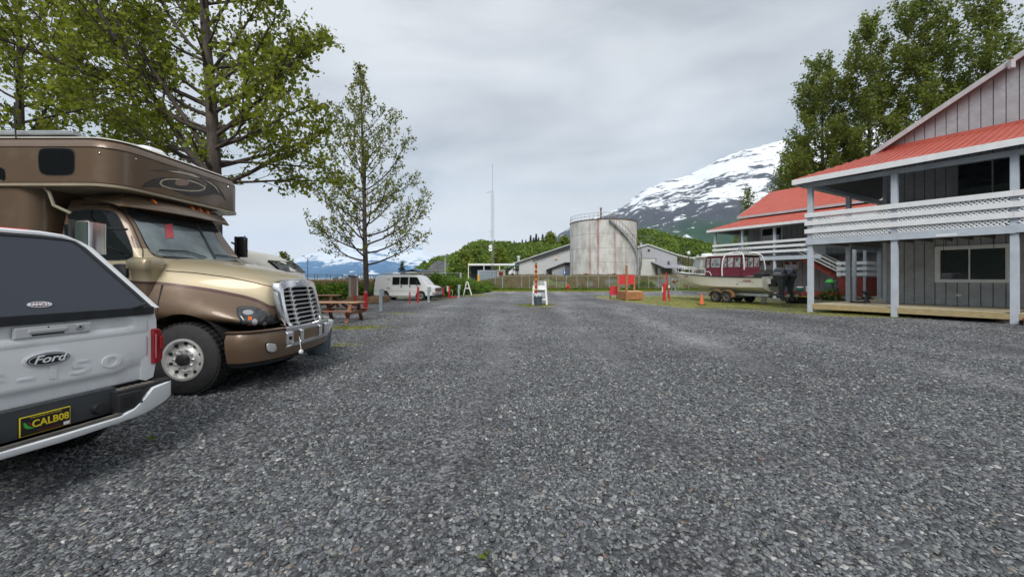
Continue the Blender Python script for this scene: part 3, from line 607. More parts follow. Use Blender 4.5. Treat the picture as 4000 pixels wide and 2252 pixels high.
def H1():
    h = House('porch_house', 'near grey two storey house with white rails, lattice balcony and raised lumber porch', (14.7, 18.9), (.584, -.812), (.871, .491)); r = h.root
    T = 3.27; S1 = 9.6
    wall = h.part('wall', mat('siding_joint', (.10, .10, .115), .9), 1.74, 12, T, T + .1, .42, 8.0)
    h.part('wall', siding, 1.74, 1.84, T + .1, 13, .42, 8.0)
    wl = (3.55, 5.45, 1.58, 2.98); wu = (4.08, 6.0, 4.9, 6.72)
    h.boards(1.74, 10.0, T, .44, 3.55, holes=((wl[0] - .1, wl[1] + .1, wl[2] - .1, wl[3] + .1),)); h.boards(1.74, 10.0, T, 3.62, 7.35, holes=((wu[0] - .1, wu[1] + .1, wu[2] - .1, wu[3] + .1),))
    h.part('corner_board', grey_trim, 1.66, 1.80, T - .06, T + .08, .43, 7.2)
    h.window(*wl, T, (.47,)); h.window(*wu, T, (.52,), m=mat('grey_window_trim', (.34, .35, .36), .6, var=.1))
    h.window(7.0, 8.6, 1.5, 2.9, T); h.window(7.4, 9.0, 4.9, 6.7, T)
    # gable above the porch roof
    rz = lambda u: 7.83 + .636 * (u - 1.33)
    gb = MB(); ridge = 7.6; zr = rz(ridge)
    gb.prism([(0, 0)] * 0 or [(0, 0), (1, 0), (0, 1)], 0, 0) if False else None
    gw = MB().add([h.p(1.75, T + .02, 8.0), h.p(2 * ridge - 1.75, T + .02, 8.0), h.p(ridge, T + .02, zr), h.p(1.75, T + .12, 8.0), h.p(2 * ridge - 1.75, T + .12, 8.0), h.p(ridge, T + .12, zr)],
                  [(0, 1, 2), (5, 4, 3), (0, 3, 4, 1), (1, 4, 5, 2), (2, 5, 3, 0)]).build('gable', MATS['siding_joint'], r)
    h.boards(1.74, ridge, T + .02, 8.16, lambda u: rz(u) - .06)
    h.boards(ridge, 11, T + .02, 8.16, lambda u: rz(2 * ridge - u) - .06)
    h.part('roof_flashing', red_metal, 1.6, 12, T - .10, T + .0, 7.93, 8.15)
    for sg in (0, 1):
        def q(u): return u if sg == 0 else 2 * ridge - u
        a0, a1 = (1.33, ridge); tn = 2.85
        MB().add([h.p(q(a0), tn - .03, rz(a0) - .12), h.p(q(a1), tn - .03, rz(a1) - .12), h.p(q(a1), tn + .02, rz(a1) - .12), h.p(q(a0), tn + .02, rz(a0) - .12),
                  h.p(q(a0), tn - .03, rz(a0) + .12), h.p(q(a1), tn - .03, rz(a1) + .12), h.p(q(a1), tn + .02, rz(a1) + .12), h.p(q(a0), tn + .02, rz(a0) + .12)],
                 [(3, 2, 1, 0), (4, 5, 6, 7), (0, 1, 5, 4), (1, 2, 6, 5), (2, 3, 7, 6), (3, 0, 4, 7)]).build('rake_board', mat('rake_paint', (.50, .49, .50), .6, var=.12, col2=(.30, .28, .27), c2s=5, c2lo=.6, c2hi=.75), r)
        h.roofplane('roof', [(q(a0), tn + .02, rz(a0) + .13), (q(a1), tn + .02, rz(a1) + .13), (q(a1), 13, rz(a1) + .13), (q(a0), 13, rz(a0) + .13)], red_metal, .1)
    # porch roof
    e = .52; zf = 6.53
    h.roofplane('porch_roof', [(-e, -.52, zf), (12, -.52, zf + .2), (12, T, 8.1), (1.845, T, 7.98)], red_metal)
    h.roofplane('porch_roof', [(-e, -.52, zf), (1.845, T, 7.98), (1.845, 9.6, 7.98), (-e, 9.6, zf)], red_metal)
    cg = mat('ceiling_grey', (.16, .165, .17), .8)
    h.roofplane('ceiling', [(-e, -.50, zf - .06), (12, -.50, zf + .14), (12, T, 8.03), (1.845, T, 7.91)], cg); h.roofplane('ceiling', [(-e, -.50, zf - .06), (1.845, T, 7.91), (1.845, 9.6, 7.91), (-e, 9.6, zf - .06)], cg)
    rb = MB(); u = -e + .2
    while u < 12:
        z0 = zf + .2 * (u + e) / 12.5; t0 = -.52; t1 = T; 
        if u < 1.845: f = (u + e) / (1.845 + e); t1 = -.52 + f * (T + .52)
        z1 = z0 + (8.02 - zf) * (t1 + .52) / (T + .52) - .02
        rb.bar(h.p(u, t0 - .01, z0 + .012), h.p(u, t1, z1 + .012), .03, .03); u += .23
    kind(rb.build('roof_rib', red_metal, r), 'stuff')
    h.part('fascia', white_paint, -e - .02, 12, -.56, -.522, zf - .26, zf - .01, zf - .06, zf + .19)
    h.part('fascia', white_paint, -e - .05, -e - .012, -.52, 9.6, zf - .26, zf - .01)
    rf = MB(); u = 1.95
    while u < 9: 
        rf.bar(h.p(u, -.45, zf - .12), h.p(u, T, zf - .12 + (8.02 - zf) * (T + .45) / (T + .52)), .05, .12); u += .6
    kind(rf.build('rafter', mat('ceiling_grey', (.16, .165, .17), .8), r), 'stuff')
    # posts, beams, floors
    POS = [(0, 0), (2.97, 0), (6.1, 0), (9.2, 0), (0, 4.25), (0, 8.5)]
    for k, (u, t) in enumerate(POS):
        o = h.part('post', grey_trim, u - .1, u + .1, t - .1, t + .1, 0, 6.12, bevel=.008)
    h.part('beam', grey_trim, -.3, 12, -.08, .06, 6.12, 6.32); h.part('beam', grey_trim, -.08, .06, .06, 9.5, 6.1, 6.3)
    h.part('balcony_beam', grey_trim, -.13, 3.0, -.17, -.10, 3.30, 3.58); h.part('balcony_beam', grey_trim, 3.0, 6.15, -.172, -.10, 3.30, 3.60); h.part('balcony_beam', grey_trim, 6.15, 9.4, -.17, -.10, 3.32, 3.60)
    h.part('balcony_beam', grey_trim, -.17, -.11, -.1, 8.6, 3.28, 3.56)
    h.part('peeling_patch', white_paint, 4.2, 4.75, -.178, -.172, 3.34, 3.42)
    h.part('balcony_floor', mat('balcony_floor', (.12, .12, .12), .85), -.1, 11, -.1, T, 3.50, 3.60); h.part('balcony_floor', MATS['balcony_floor'], -.1, 1.7, T, 8.7, 3.50, 3.60)
    jo = MB()
    for k in range(16): h.hexa(jo, .3 + k * .6, .35 + k * .6, 0, T, 3.33, 3.5)
    kind(jo.build('joist', MATS['balcony_floor'], r), 'stuff')
    for bay in ((-.17, 2.97), (2.975, 6.10), (6.105, 9.4)):
        for z0, z1 in ((4.63, 4.84), (4.24, 4.45), (3.85, 4.06)): h.part('rail_board', white_paint, bay[0], bay[1], -.20, -.16, z0, z1, bevel=.006)
    for z0, z1 in ((4.63, 4.84), (4.24, 4.45), (3.85, 4.06)): h.part('rail_board', white_paint, -.2, -.16, -.15, 8.6, z0, z1)
    for k, (b0, b1) in enumerate(((.11, 2.87), (3.07, 6.0), (6.2, 9.1))):
        la = MB(); hh = 1.2; sp = .135; n = int((b1 - b0 + hh) / sp)
        for i in range(n):
            for sg in (1, -1):
                x0 = b0 - hh + i * sp; xa, xb = (x0, x0 + hh) if sg == 1 else (x0 + hh, x0)
                za, zb = 3.6, 4.8; lo, hi = min(xa, xb), max(xa, xb); 
                def cl(x): return za + (zb - za) * (x - xa) / (xb - xa)
                c0, c1 = max(lo, b0), min(hi, b1)
                if c1 - c0 < .05: continue
                la.bar(h.p(c0, -.125 + .008 * sg, cl(c0)), h.p(c1, -.125 + .008 * sg, cl(c1)), .008, .046, up=(0, 0, 1))
        kind(la.build('lattice', white_paint, r), 'stuff')
    # raised deck
    k = 0; t = -.02
    while t < 3.2: h.part('deck_board', wood_deck, .06, 6.02, t, t + .135, .385, .425); h.part('deck_board', wood_deck, 6.2, 11, t, t + .135, .385, .425); t += .142
    while t < 8.6: h.part('deck_board', wood_deck, .06, 1.66, t, t + .135, .385, .425); t += .142
    for a_, b_ in ((.1, 2.87), (3.07, 6.0)): h.part('deck_skirt', wood_new, a_, b_, -.10, -.055, .17, .384)
    h.part('deck_skirt', wood_new, 6.2, 11, -.10, -.055, .17, .384); h.part('deck_skirt', wood_new, .02, .058, 0, 8.6, .17, .384)
    uj = MB()
    for k in range(9): h.hexa(uj, .8 + k * 1.2, .86 + k * 1.2, .1, 3.2, .2, .384); h.hexa(uj, .7 + k * 1.2, .9 + k * 1.2, 1.5, 1.7, 0, .2)
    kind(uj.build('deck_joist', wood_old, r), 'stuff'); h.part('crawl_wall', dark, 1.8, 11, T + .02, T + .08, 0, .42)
    h.part('step', redwood_stain, 6.35, 8.2, -.45, -.12, .02, .22); h.part('step', redwood_stain, 6.32, 8.2, -.48, -.09, .222, .26)
    lf = h.part('wall_light', mat('light_box', (.75, .73, .65), .5), 4.07, 4.22, T - .10, T - .035, .86, .96)
    for u in (3.8, 5.2):
        c = MB(); 
        for k in range(9): c.tube([h.p(u, T - .6, 3.5 - k * .075), h.p(u, T - .6, 3.44 - k * .075)], .012, 5)
        c.build('hanging_chain', black, r)
    fx = MB(); fx.lathe([(0, .9), (.07, .9), (.075, .95), (.075, 1.3), (.05, 1.37), (.025, 1.4), (.03, 1.46), (0, 1.46)], 14)
    p = Vector(h.p(6.28, T - .28, 0)) + h.o; fe = fx.build('fire_extinguisher', mat('extinguisher_shell', (.45, .46, .47), .4, .3), None); fe.location = (p.x, p.y, .55); tag(fe, 'grey fire extinguisher hung on the near house wall right of the big window', 'fire extinguisher')
    # birdhouse-like lamp on the rake
    p = Vector(h.p(5.62, 2.80, 0)) + h.o; z = rz(5.62) - .10
    lt = thing('flood_lamp', 'peeling white lamp box fixed to the sloping gable edge of the near house', 'lamp', (p.x, p.y, z)); MB().box(-.09, .09, -.08, .05, -.22, .12).build('housing', MATS['rake_paint'], lt, bevel=.01); MB().box(-.03, .03, -.06, .03, .121, .2).build('bracket', mat('rust', (.25, .09, .04), .9), lt)
    return h
h1_ = H1()
def H2():
    h = House('porch_house', 'far grey house with red ribbed roof, outside stairs and white balcony behind the boat', (18.95, 35.8), (.5, -.866), (.866, .5)); r = h.root; T = 3.3
    J = MATS['siding_joint']; h.part('wall', J, 1.25, 16, T, T + .1, .3, 7.4); h.part('wall', siding, 1.25, 1.35, T + .1, 14, .3, 7.4)
    w1 = (2.45, 4.05, 4.75, 6.15); holes = [(w1[0] - .1, w1[1] + .1, w1[2] - .1, w1[3] + .1)]
    h.boards(1.25, 12.5, T, 3.6, 7.0, w=.4, holes=holes); h.boards(1.25, 12.5, T, .35, 3.5, w=.4, holes=((1.9, 3.3, 2.45, 3.0), (4.2, 5.4, 2.45, 3.0)))
    h.window(*w1, T, (.62,), tr=.1); 
    for a_, b_ in ((2.0, 3.2), (4.3, 5.3), (7.6, 8.5)):
        w = h.window(a_, b_, 2.5, 2.96, T, (), tr=.09)
        for k in (0, 1): 
            c = a_ + .2 + k * (b_ - a_ - .4); MB().lathe([(0, 0), (.10, .0), (.17, .2), (0, .2)], 10).build('hanging_pot', mat('terracotta_basket', (.35, .10, .03), .8), w).location = Vector(h.p(c, T - .22, 2.82))
    # upper door with panes
    d = h.part('door', white_paint, 6.3, 7.3, T - .06, T - .03, 3.62, 5.75)
    for i in range(3):
        for j in range(4): h.part('pane', glass_house, 6.42 + i * .26, 6.65 + i * .26, T - .075, T - .062, 4.3 + j * .33, 4.59 + j * .33, parent=d)
    h.window(9.0, 10.6, 4.75, 6.15, T)
    # roofs
    zf = 6.1; e = .5
    h.roofplane('porch_roof', [(-e, -.5, zf), (13, -.5, zf), (13, T, 7.3), (1.3, T, 7.3)], red_metal); h.roofplane('porch_roof', [(-e, -.5, zf), (1.3, T, 7.3), (1.3, 12, 7.3), (-e, 12, zf)], red_metal)
    cg = MATS['ceiling_grey']; h.roofplane('ceiling', [(-e, -.49, zf - .06), (13, -.49, zf - .06), (13, T, 7.23), (1.3, T, 7.23)], cg); h.roofplane('ceiling', [(-e, -.49, zf - .06), (1.3, T, 7.23), (1.3, 12, 7.23), (-e, 12, zf - .06)], cg)
    rb = MB(); u = -e + .2
    while u < 13:
        t1 = T if u >= 1.3 else -.5 + (u + e) / (1.3 + e) * (T + .5); rb.bar(h.p(u, -.51, zf + .012), h.p(u, t1, zf + 1.2 * (t1 + .5) / (T + .5) + .012), .035, .03); u += .23
    kind(rb.build('roof_rib', red_metal, r), 'stuff')
    h.part('fascia', white_paint, -e - .02, 13, -.54, -.502, zf - .22, zf - .01); h.part('fascia', white_paint, -e - .05, -e - .012, -.5, 12, zf - .22, zf - .01)
    t0, z0, t1, z1 = 2.8, 7.5, 8.85, 10.55
    h.roofplane('roof', [(.45, t0, z0), (13, t0, z0), (13, t1, z1), (.45, t1, z1)], red_metal, .06); h.roofplane('roof', [(.45, t1, z1), (13, t1, z1), (13, 2 * t1 - t0, z0), (.45, 2 * t1 - t0, z0)], red_metal, .06)
    rb = MB(); u = .55
    while u < 13: rb.bar(h.p(u, t0 - .01, z0 + .015), h.p(u, t1, z1 + .015), .04, .035); u += .24
    kind(rb.build('roof_rib', red_metal, r), 'stuff')
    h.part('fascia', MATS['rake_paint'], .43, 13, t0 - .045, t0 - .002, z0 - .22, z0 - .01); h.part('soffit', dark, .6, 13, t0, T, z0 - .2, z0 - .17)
    MB().bar(h.p(.44, t0, z0 - .1), h.p(.44, t1, z1 - .1), .04, .2).build('rake_board', MATS['rake_paint'], r)
    MB().add([h.p(1.27, T + .02, 7.3), h.p(1.27, 2 * t1 - T, 7.3), h.p(1.27, t1, z1 - .2), h.p(1.37, T + .02, 7.3), h.p(1.37, 2 * t1 - T, 7.3), h.p(1.37, t1, z1 - .2)], [(0, 1, 2), (5, 4, 3), (0, 3, 4, 1), (1, 4, 5, 2), (2, 5, 3, 0)]).build('gable', siding, r)
    # balcony
    for u, t in ((0, 0), (2.48, 0), (5.07, 0), (7.6, 0), (10.2, 0), (0, 4.0), (0, 8)): h.part('post', grey_trim, u - .09, u + .09, t - .09, t + .09, 0, 5.85, bevel=.006)
    h.part('beam', grey_trim, -.2, 13, -.07, .06, 5.85, 5.99); h.part('beam', grey_trim, -.07, .06, .06, 11, 5.85, 5.99)
    h.part('balcony_beam', grey_trim, -.12, 8.3, -.15, -.095, 3.12, 3.42); h.part('balcony_beam', grey_trim, -.16, -.1, -.1, 8.2, 3.1, 3.4); h.part('balcony_floor', MATS['balcony_floor'], -.09, 6.3, -.09, T, 3.42, 3.5); h.part('balcony_floor', MATS['balcony_floor'], 6.3, 12, 2.4, T, 3.42, 3.5); h.part('balcony_floor', MATS['balcony_floor'], -.09, 1.2, T, 8.2, 3.42, 3.5)
    for bay in ((-.16, 2.48), (2.485, 5.07), (5.075, 7.7)):
        for a_, b_ in ((4.52, 4.72), (4.12, 4.32), (3.72, 3.92)): h.part('rail_board', white_paint, bay[0], bay[1], -.17, -.13, a_, b_)
    for a_, b_ in ((4.52, 4.72), (4.12, 4.32), (3.72, 3.92)): h.part('rail_board', white_paint, -.2, -.16, -.15, 8, a_, b_)
    # stairs down to the red landing
    st = MB(); sa, sb, za, zb = 6.28, 8.95, 3.45, 1.72
    for t in (1.25, 2.3):
        st.hexa([h.p(sa, t, za - .3), h.p(sb, t, zb - .3), h.p(sb, t + .06, zb - .3), h.p(sa, t + .06, za - .3), h.p(sa, t, za), h.p(sb, t, zb), h.p(sb, t + .06, zb), h.p(sa, t + .06, za)])
    st.build('stringer', redwood_stain, r)
    for k in range(9):
        f = (k + .5) / 9; u = sa + (sb - sa) * f; z = za + (zb - za) * f; h.part('step', redwood_stain, u - .14, u + .14, 1.18, 2.42, z + .0, z + .04)
    for t in (1.2, 2.36):
        for dz in (.35, .62, .92):
            MB().bar(h.p(sa - .1, t, za + dz), h.p(sb, t, zb + dz), .04, .09).build('stair_rail', white_paint, r)
        h.part('newel', white_paint, sb - .04, sb + .05, t - .05, t + .05, 1.7, 2.9)
    # red landing and its deck
    h.part('landing_wall', redwood_stain, 9.04, 10.6, .75, T - .05, .35, 1.70); h.part('landing_floor', wood_old, 9.0, 10.66, .7, T - .04, 1.702, 1.74)
    for k in range(5): h.part('landing_board', redwood_stain, 9.02, 10.62, .725, .748, .36 + k * .27, .36 + k * .27 + .262)
    for a_, b_ in ((2.62, 2.84), (2.22, 2.43), (1.82, 2.04)): h.part('rail_board', white_paint, 8.95, 10.68, .62, .66, a_, b_); h.part('rail_board', white_paint, 10.64, 10.68, .665, 2.6, a_, b_)
    h.part('post', grey_trim, 10.45, 10.6, .665, .815, .3, 4.2, bevel=.01); h.part('post', grey_trim, 8.98, 9.08, .665, .75, 1.7, 2.9)
    h.part('deck_floor', redwood_stain, 3.2, 9.0, .7, T, .5, .58); h.part('deck_skirt', redwood_stain, 3.2, 9.0, .62, .69, .30, .578); uj = MB()
    for k in range(6): h.hexa(uj, 3.4 + k * 1.1, 3.6 + k * 1.1, .8, 1.0, 0, .5)
    kind(uj.build('deck_pier', wood_old, r), 'stuff')
    # lower stair rails behind, grey utility box on post
    for k in range(2): MB().bar(h.p(7.75, 2.9, 1.25 + k * .35), h.p(9.0, 2.9, 2.05 + k * .35), .03, .07).build('stair_rail', white_paint, r)
    h.part('meter_box', mat('meter_box', (.3, .33, .35), .5), 7.45, 7.52, -.3, -.12, 6.6 - .8, 6.9 - .6)
    return h
h2_ = H2()
def on2(u, t, z): v = Vector(h2_.p(u, t, z)); return h2_.o + v

# ------------------------------------------------------------------ storage tank
def tank():
    Y = 75; X = XP(2355, Y); Rr = 6.35; z0 = 1.9; z1 = 12.15; t = thing('storage_tank', 'huge rust streaked white cylindrical tank with spiral stair and roof railing', 'tank', (X, Y, z0)); hh = z1 - z0
    m = bpy.data.materials.new('tank_steel'); m.use_nodes = True; nt = m.node_tree; N = nt.nodes; L = nt.links; b = N['Principled BSDF']; b.inputs['Roughness'].default_value = .65
    tc = N.new('ShaderNodeTexCoord')
    def nz(s, det, sc, lo, hi, a, b_):
        mp = N.new('ShaderNodeMapping'); mp.inputs['Scale'].default_value = sc; L.new(tc.outputs['Object'], mp.inputs[0]); n = N.new('ShaderNodeTexNoise'); n.inputs['Scale'].default_value = s; n.inputs['Detail'].default_value = det; n.inputs['Roughness'].default_value = .6; L.new(mp.outputs[0], n.inputs['Vector'])
        r = N.new('ShaderNodeMapRange'); r.inputs[1].default_value = lo; r.inputs[2].default_value = hi; r.inputs[3].default_value = a; r.inputs[4].default_value = b_; L.new(n.outputs[0], r.inputs[0]); return r.outputs[0]
    m1 = N.new('ShaderNodeMixRGB'); m1.inputs[1].default_value = (.66, .655, .64, 1); m1.inputs[2].default_value = (.47, .45, .43, 1); L.new(nz(.9, 9, (1, 1, .5), .42, .62, 0, 1), m1.inputs[0])
    m2 = N.new('ShaderNodeMixRGB'); m2.inputs[2].default_value = (.27, .10, .06, 1); L.new(m1.outputs[0], m2.inputs[1])
    st = nz(1.25, 6, (1, 1, .02), .54, .62, 0, .8); st2 = nz(1.6, 8, (1, 1, .5), .3, .6, .45, 1.)
    mu = N.new('ShaderNodeMath'); mu.operation = 'MULTIPLY'; L.new(st, mu.inputs[0]); L.new(st2, mu.inputs[1]); L.new(mu.outputs[0], m2.inputs[0])
    m3 = N.new('ShaderNodeMixRGB'); m3.inputs[2].default_value = (.33, .20, .15, 1); L.new(m2.outputs[0], m3.inputs[1]); L.new(nz(2.2, 8, (1, 1, .25), .62, .74, 0, .6), m3.inputs[0]); L.new(m3.outputs[0], b.inputs['Base Color'])
    N2 = 96; rust = mat('tank_rust', (.17, .075, .05), .9, var=.4, vs=1.5); 
    for k in range(4):
        a, c = hh * k / 4, hh * (k + 1) / 4; MB().lathe([(Rr - .004 * k, a), (Rr - .004 * k, c - .012), (Rr - .05, c)], N2).build('shell_course', m, t, smooth=False); 
    for o in t.children: smooth_by_angle(o, 30)
    for k in (1, 2, 3): MB().lathe([(Rr - .02, hh * k / 4 - .03), (Rr + .012, hh * k / 4 - .03), (Rr + .012, hh * k / 4 + .02), (Rr - .02, hh * k / 4 + .02)], N2).build('seam', mat('tank_seam', (.36, .31, .28), .8, var=.4, vs=1), t)
    MB().lathe([(Rr - .05, hh - .02), (Rr + .09, hh - .02), (Rr + .09, hh + .09), (0, hh + .55)], N2).build('roof', rust, t)
    # spiral stair: from the rim near the front down to the right flank
    steps = 46; rail = []; a0, a1 = R(-93), R(8)
    for k in range(steps):
        f = k / (steps - 1); a = a0 + (a1 - a0) * f; z = hh - .25 - (hh - .35) * f; c, s = math.cos(a), math.sin(a); tx, ty = -s, c; w = .14
        p = [(Rr + .02, -w), (Rr + .85, -w), (Rr + .85, w), (Rr + .02, w)]; q = [(r_ * c + o_ * tx, r_ * s + o_ * ty) for r_, o_ in p]
        MB().hexa([(x, y, z) for x, y in q] + [(x, y, z + .05) for x, y in q]).build('stair_tread', galv, t); rail.append(((Rr + .87) * c, (Rr + .87) * s, z))
    for o in (0, .0): pass
    MB().tube([(x, y, z + 1.05) for x, y, z in rail], .035, 6).build('handrail', rust, t); MB().tube([(x, y, z - .02) for x, y, z in rail], .05, 5).build('stringer', galv, t)
    sb = MB()
    for x, y, z in rail[::2]: sb.tube([(x, y, z), (x, y, z + 1.05)], .022, 5)
    sb.build('baluster', rust, t)
    g = MB(); A = [R(d) for d in range(-190, -78, 8)]; cz = hh + .1
    for dz in (.55, 1.1): g.tube([(Rr * .99 * math.cos(a), Rr * .99 * math.sin(a), cz + dz) for a in A], .03, 6)
    for a in A: g.tube([(Rr * .99 * math.cos(a), Rr * .99 * math.sin(a), cz - .1), (Rr * .99 * math.cos(a), Rr * .99 * math.sin(a), cz + 1.1)], .03, 5)
    for dz in (.55, 1.2):
        g.tube([(-2.0, -Rr * .7, cz + .2 + dz), (1.2, -Rr * .7, cz + .2 + dz)], .03, 5)
    for x in (-2, -1.2, -.4, .4, 1.2): g.tube([(x, -Rr * .7, cz), (x, -Rr * .7, cz + 1.4)], .03, 5)
    g.build('roof_railing', galv, t)
    v = MB().cyl((-.9, -2.2, hh), (-.9, -2.2, hh + 2.6), .14, n=12).build('vent_pipe', rust, t); MB().lathe([(.22, 2.55), (.26, 2.7), (.10, 2.95), (0, 2.95)], 12, c=(-.9, -2.2, hh)).build('vent_cap', galv, v)
    MB().cyl((Rr * .985 * math.cos(R(-14)) , Rr * .985 * math.sin(R(-14)) - .3, 0), (Rr * .985 * math.cos(R(-14)), Rr * .985 * math.sin(R(-14)) - .3, hh), .09, n=8).build('downpipe', rust, t)
    return t
tank()
# berm the tank and warehouses stand on
dirt = mat('berm_soil', (.125, .118, .105), .95, var=.35, vs=.8, bump=.8, bs=3, col2=(.11, .13, .035), c2s=.5, c2lo=.42, c2hi=.56)
def berm():
    P = []; xs = np.linspace(-11, 31, 150)
    prof = [(51.6, .0), (52.4, .25), (53.5, .8), (54.8, 1.35), (56, 1.75), (57.5, 1.98), (60, 2.0), (75, 2.0), (130, 2.0), (136, -.5)]
    for Y, z in prof:
        row = []
        for x in xs:
            px = 2000 + x / 52 * F; f = np.interp(px, [1740, 1800, 1890, 1990, 2030], [0, .12, .55, .98, 1.0]); f = f * (1 if px < 2780 else max(.4, 1 - (px - 2780) / 300))
            n = .22 * fbm(x, Y, .35, 4, 3) + .12 * fbm(x, Y, 1.2, 3, 5); row.append((x, Y, z * f + (n if 0 < z < 1.99 and Y < 58 else .04 * n) - (.02 if z == 0 else 0)))
        P.append(row)
    o = grid_mesh(P, 'berm', dirt); return kind(o, 'structure')
berm()
# ------------------------------------------------------------------ warehouses
corr = mat('corrugated_white', (.56, .57, .58), .5, var=.05, vs=1, col2=(.46, .46, .45), c2s=.6, c2lo=.5, c2hi=.8)
corr2 = mat('corrugated_grey', (.42, .43, .45), .5, var=.06, vs=1); roof_w = mat('pale_roof', (.64, .66, .67), .4, var=.05)
def wallpanel(name, xs, zt, y, z0, m, parent, step=.4, depth=.04):
    """ribbed sheet wall in the plane y, top line zt(x)"""
    mb = MB(); x = xs[0]; i = 0
    while x < xs[1] - .01:
        e = min(x + step, xs[1]); yy = y - (depth if i % 4 == 0 else 0); w = .07 if i % 4 == 0 else 0
        mb.add([(x, y, z0), (e, y, z0), (e, y, zt(e)), (x, y, zt(x))], [(0, 1, 2, 3)])
        if i % 1 == 0: mb.hexa([(x, y - depth, z0), (x + .08, y - depth, z0), (x + .08, y, z0), (x, y, z0), (x, y - depth, zt(x)), (x + .08, y - depth, zt(x + .08)), (x + .08, y, zt(x + .08)), (x, y, zt(x))])
        x = e; i += 1
    return mb.build(name, m, parent, fix=False)
def W1():
    Y = 90; t = thing('warehouse', 'long pale metal warehouse with dark sloping roof edge left of the storage tank', 'building', (0, Y, 2.0)); zz = lambda py: ZP(py, Y) - 2
    xl = XP(2028, Y); xr = XP(2262, Y); xe = XP(2478, Y); zl = zz(1023); zr = zz(945); ze = zz(1010)
    def top(x): return zl + (zr - zl) * (x - xl) / (xr - xl) if x < xr else zr + (ze - zr) * (x - xr) / (xe - xr)
    wallpanel('wall', (xl, xr), top, 0, 0, corr, t, .55); wallpanel('wall', (xr, xe), top, 0, 0, corr, t, .55)
    mb = MB().add([(xl, 0, 0), (xl, 30, 0), (xl, 30, zl), (xl, 0, zl)], [(0, 1, 2, 3)]).build('wall', corr, t)
    for a, b, za, zb in ((xl - 1.6, xr, zl - .45, zr + .12), (xr, xe, zr + .12, ze + .1)):
        MB().hexa([(a, -.8, za - .02), (b, -.8, zb - .02), (b, 30, zb - .02), (a, 30, za - .02), (a, -.8, za + .16), (b, -.8, zb + .16), (b, 30, zb + .16), (a, 30, za + .16)]).build('roof', roof_w, t)
    MB().hexa([(XP(2080, Y), -.84, top(XP(2080, Y)) - .42), (xr, -.84, zr - .42), (xr, -.78, zr - .42), (XP(2080, Y), -.78, top(XP(2080, Y)) - .42), (XP(2080, Y), -.84, top(XP(2080, Y)) + .02), (xr, -.84, zr + .1), (xr, -.78, zr + .1), (XP(2080, Y), -.78, top(XP(2080, Y)) + .02)]).build('roof_edge', mat('dark_flashing', (.03, .035, .05), .5), t)
    c = MB().cyl((XP(2026, Y), 2, zl - .5), (XP(2026, Y), 2, zz(1003)), .32, n=12).build('chimney', galv, t); MB().lathe([(.4, 0), (.42, .25), (0, .4)], 12, c=(XP(2026, Y), 2, zz(1003))).build('chimney_cap', roof_w, c)
    MB().box(XP(2168, Y), XP(2176, Y), -.25, -.04, zz(1013), zz(1006)).build('wall_lamp', mat('lamp_yellow', (.75, .5, .12), .4), t)
    # lean-to with dark shingle edge
    x0, x1, x2 = XP(2150, Y), XP(2199, Y), XP(2232, Y); z0, z1 = zz(1048), zz(1030)
    wallpanel('lean_to_wall', (x0, x1), lambda x: z0 + (z1 - z0) * (x - x0) / (x1 - x0), -3.5, 0, corr2, t, .45); MB().box(x1, x2, -3.4, -3.3, 0, z1 + .05).build('lean_to_wall', mat('lean_to_dark', (.16, .165, .175), .6), t)
    MB().hexa([(x0 - 1, -4.1, z0 - .45), (x1 + .1, -4.1, z1), (x1 + .1, 0, z1), (x0 - 1, 0, z0 - .45), (x0 - 1, -4.1, z0 - .25), (x1 + .1, -4.1, z1 + .22), (x1 + .1, 0, z1 + .22), (x0 - 1, 0, z0 - .25)]).build('lean_to_roof', mat('dark_shingle', (.05, .045, .045), .9), t)
    MB().box(x1 + .1, x2, -4.1, 0, z1 + .03, z1 + .21).build('lean_to_roof', MATS['dark_shingle'], t); MB().box(x0 - .8, x0 - .6, -4.0, -3.8, 0, z0 - .4).build('porch_post', dark, t)
    MB().box(x0 + .4, x0 + 1.7, -3.56, -3.52, 0, 1.5).build('door', corr2, t)
W1()
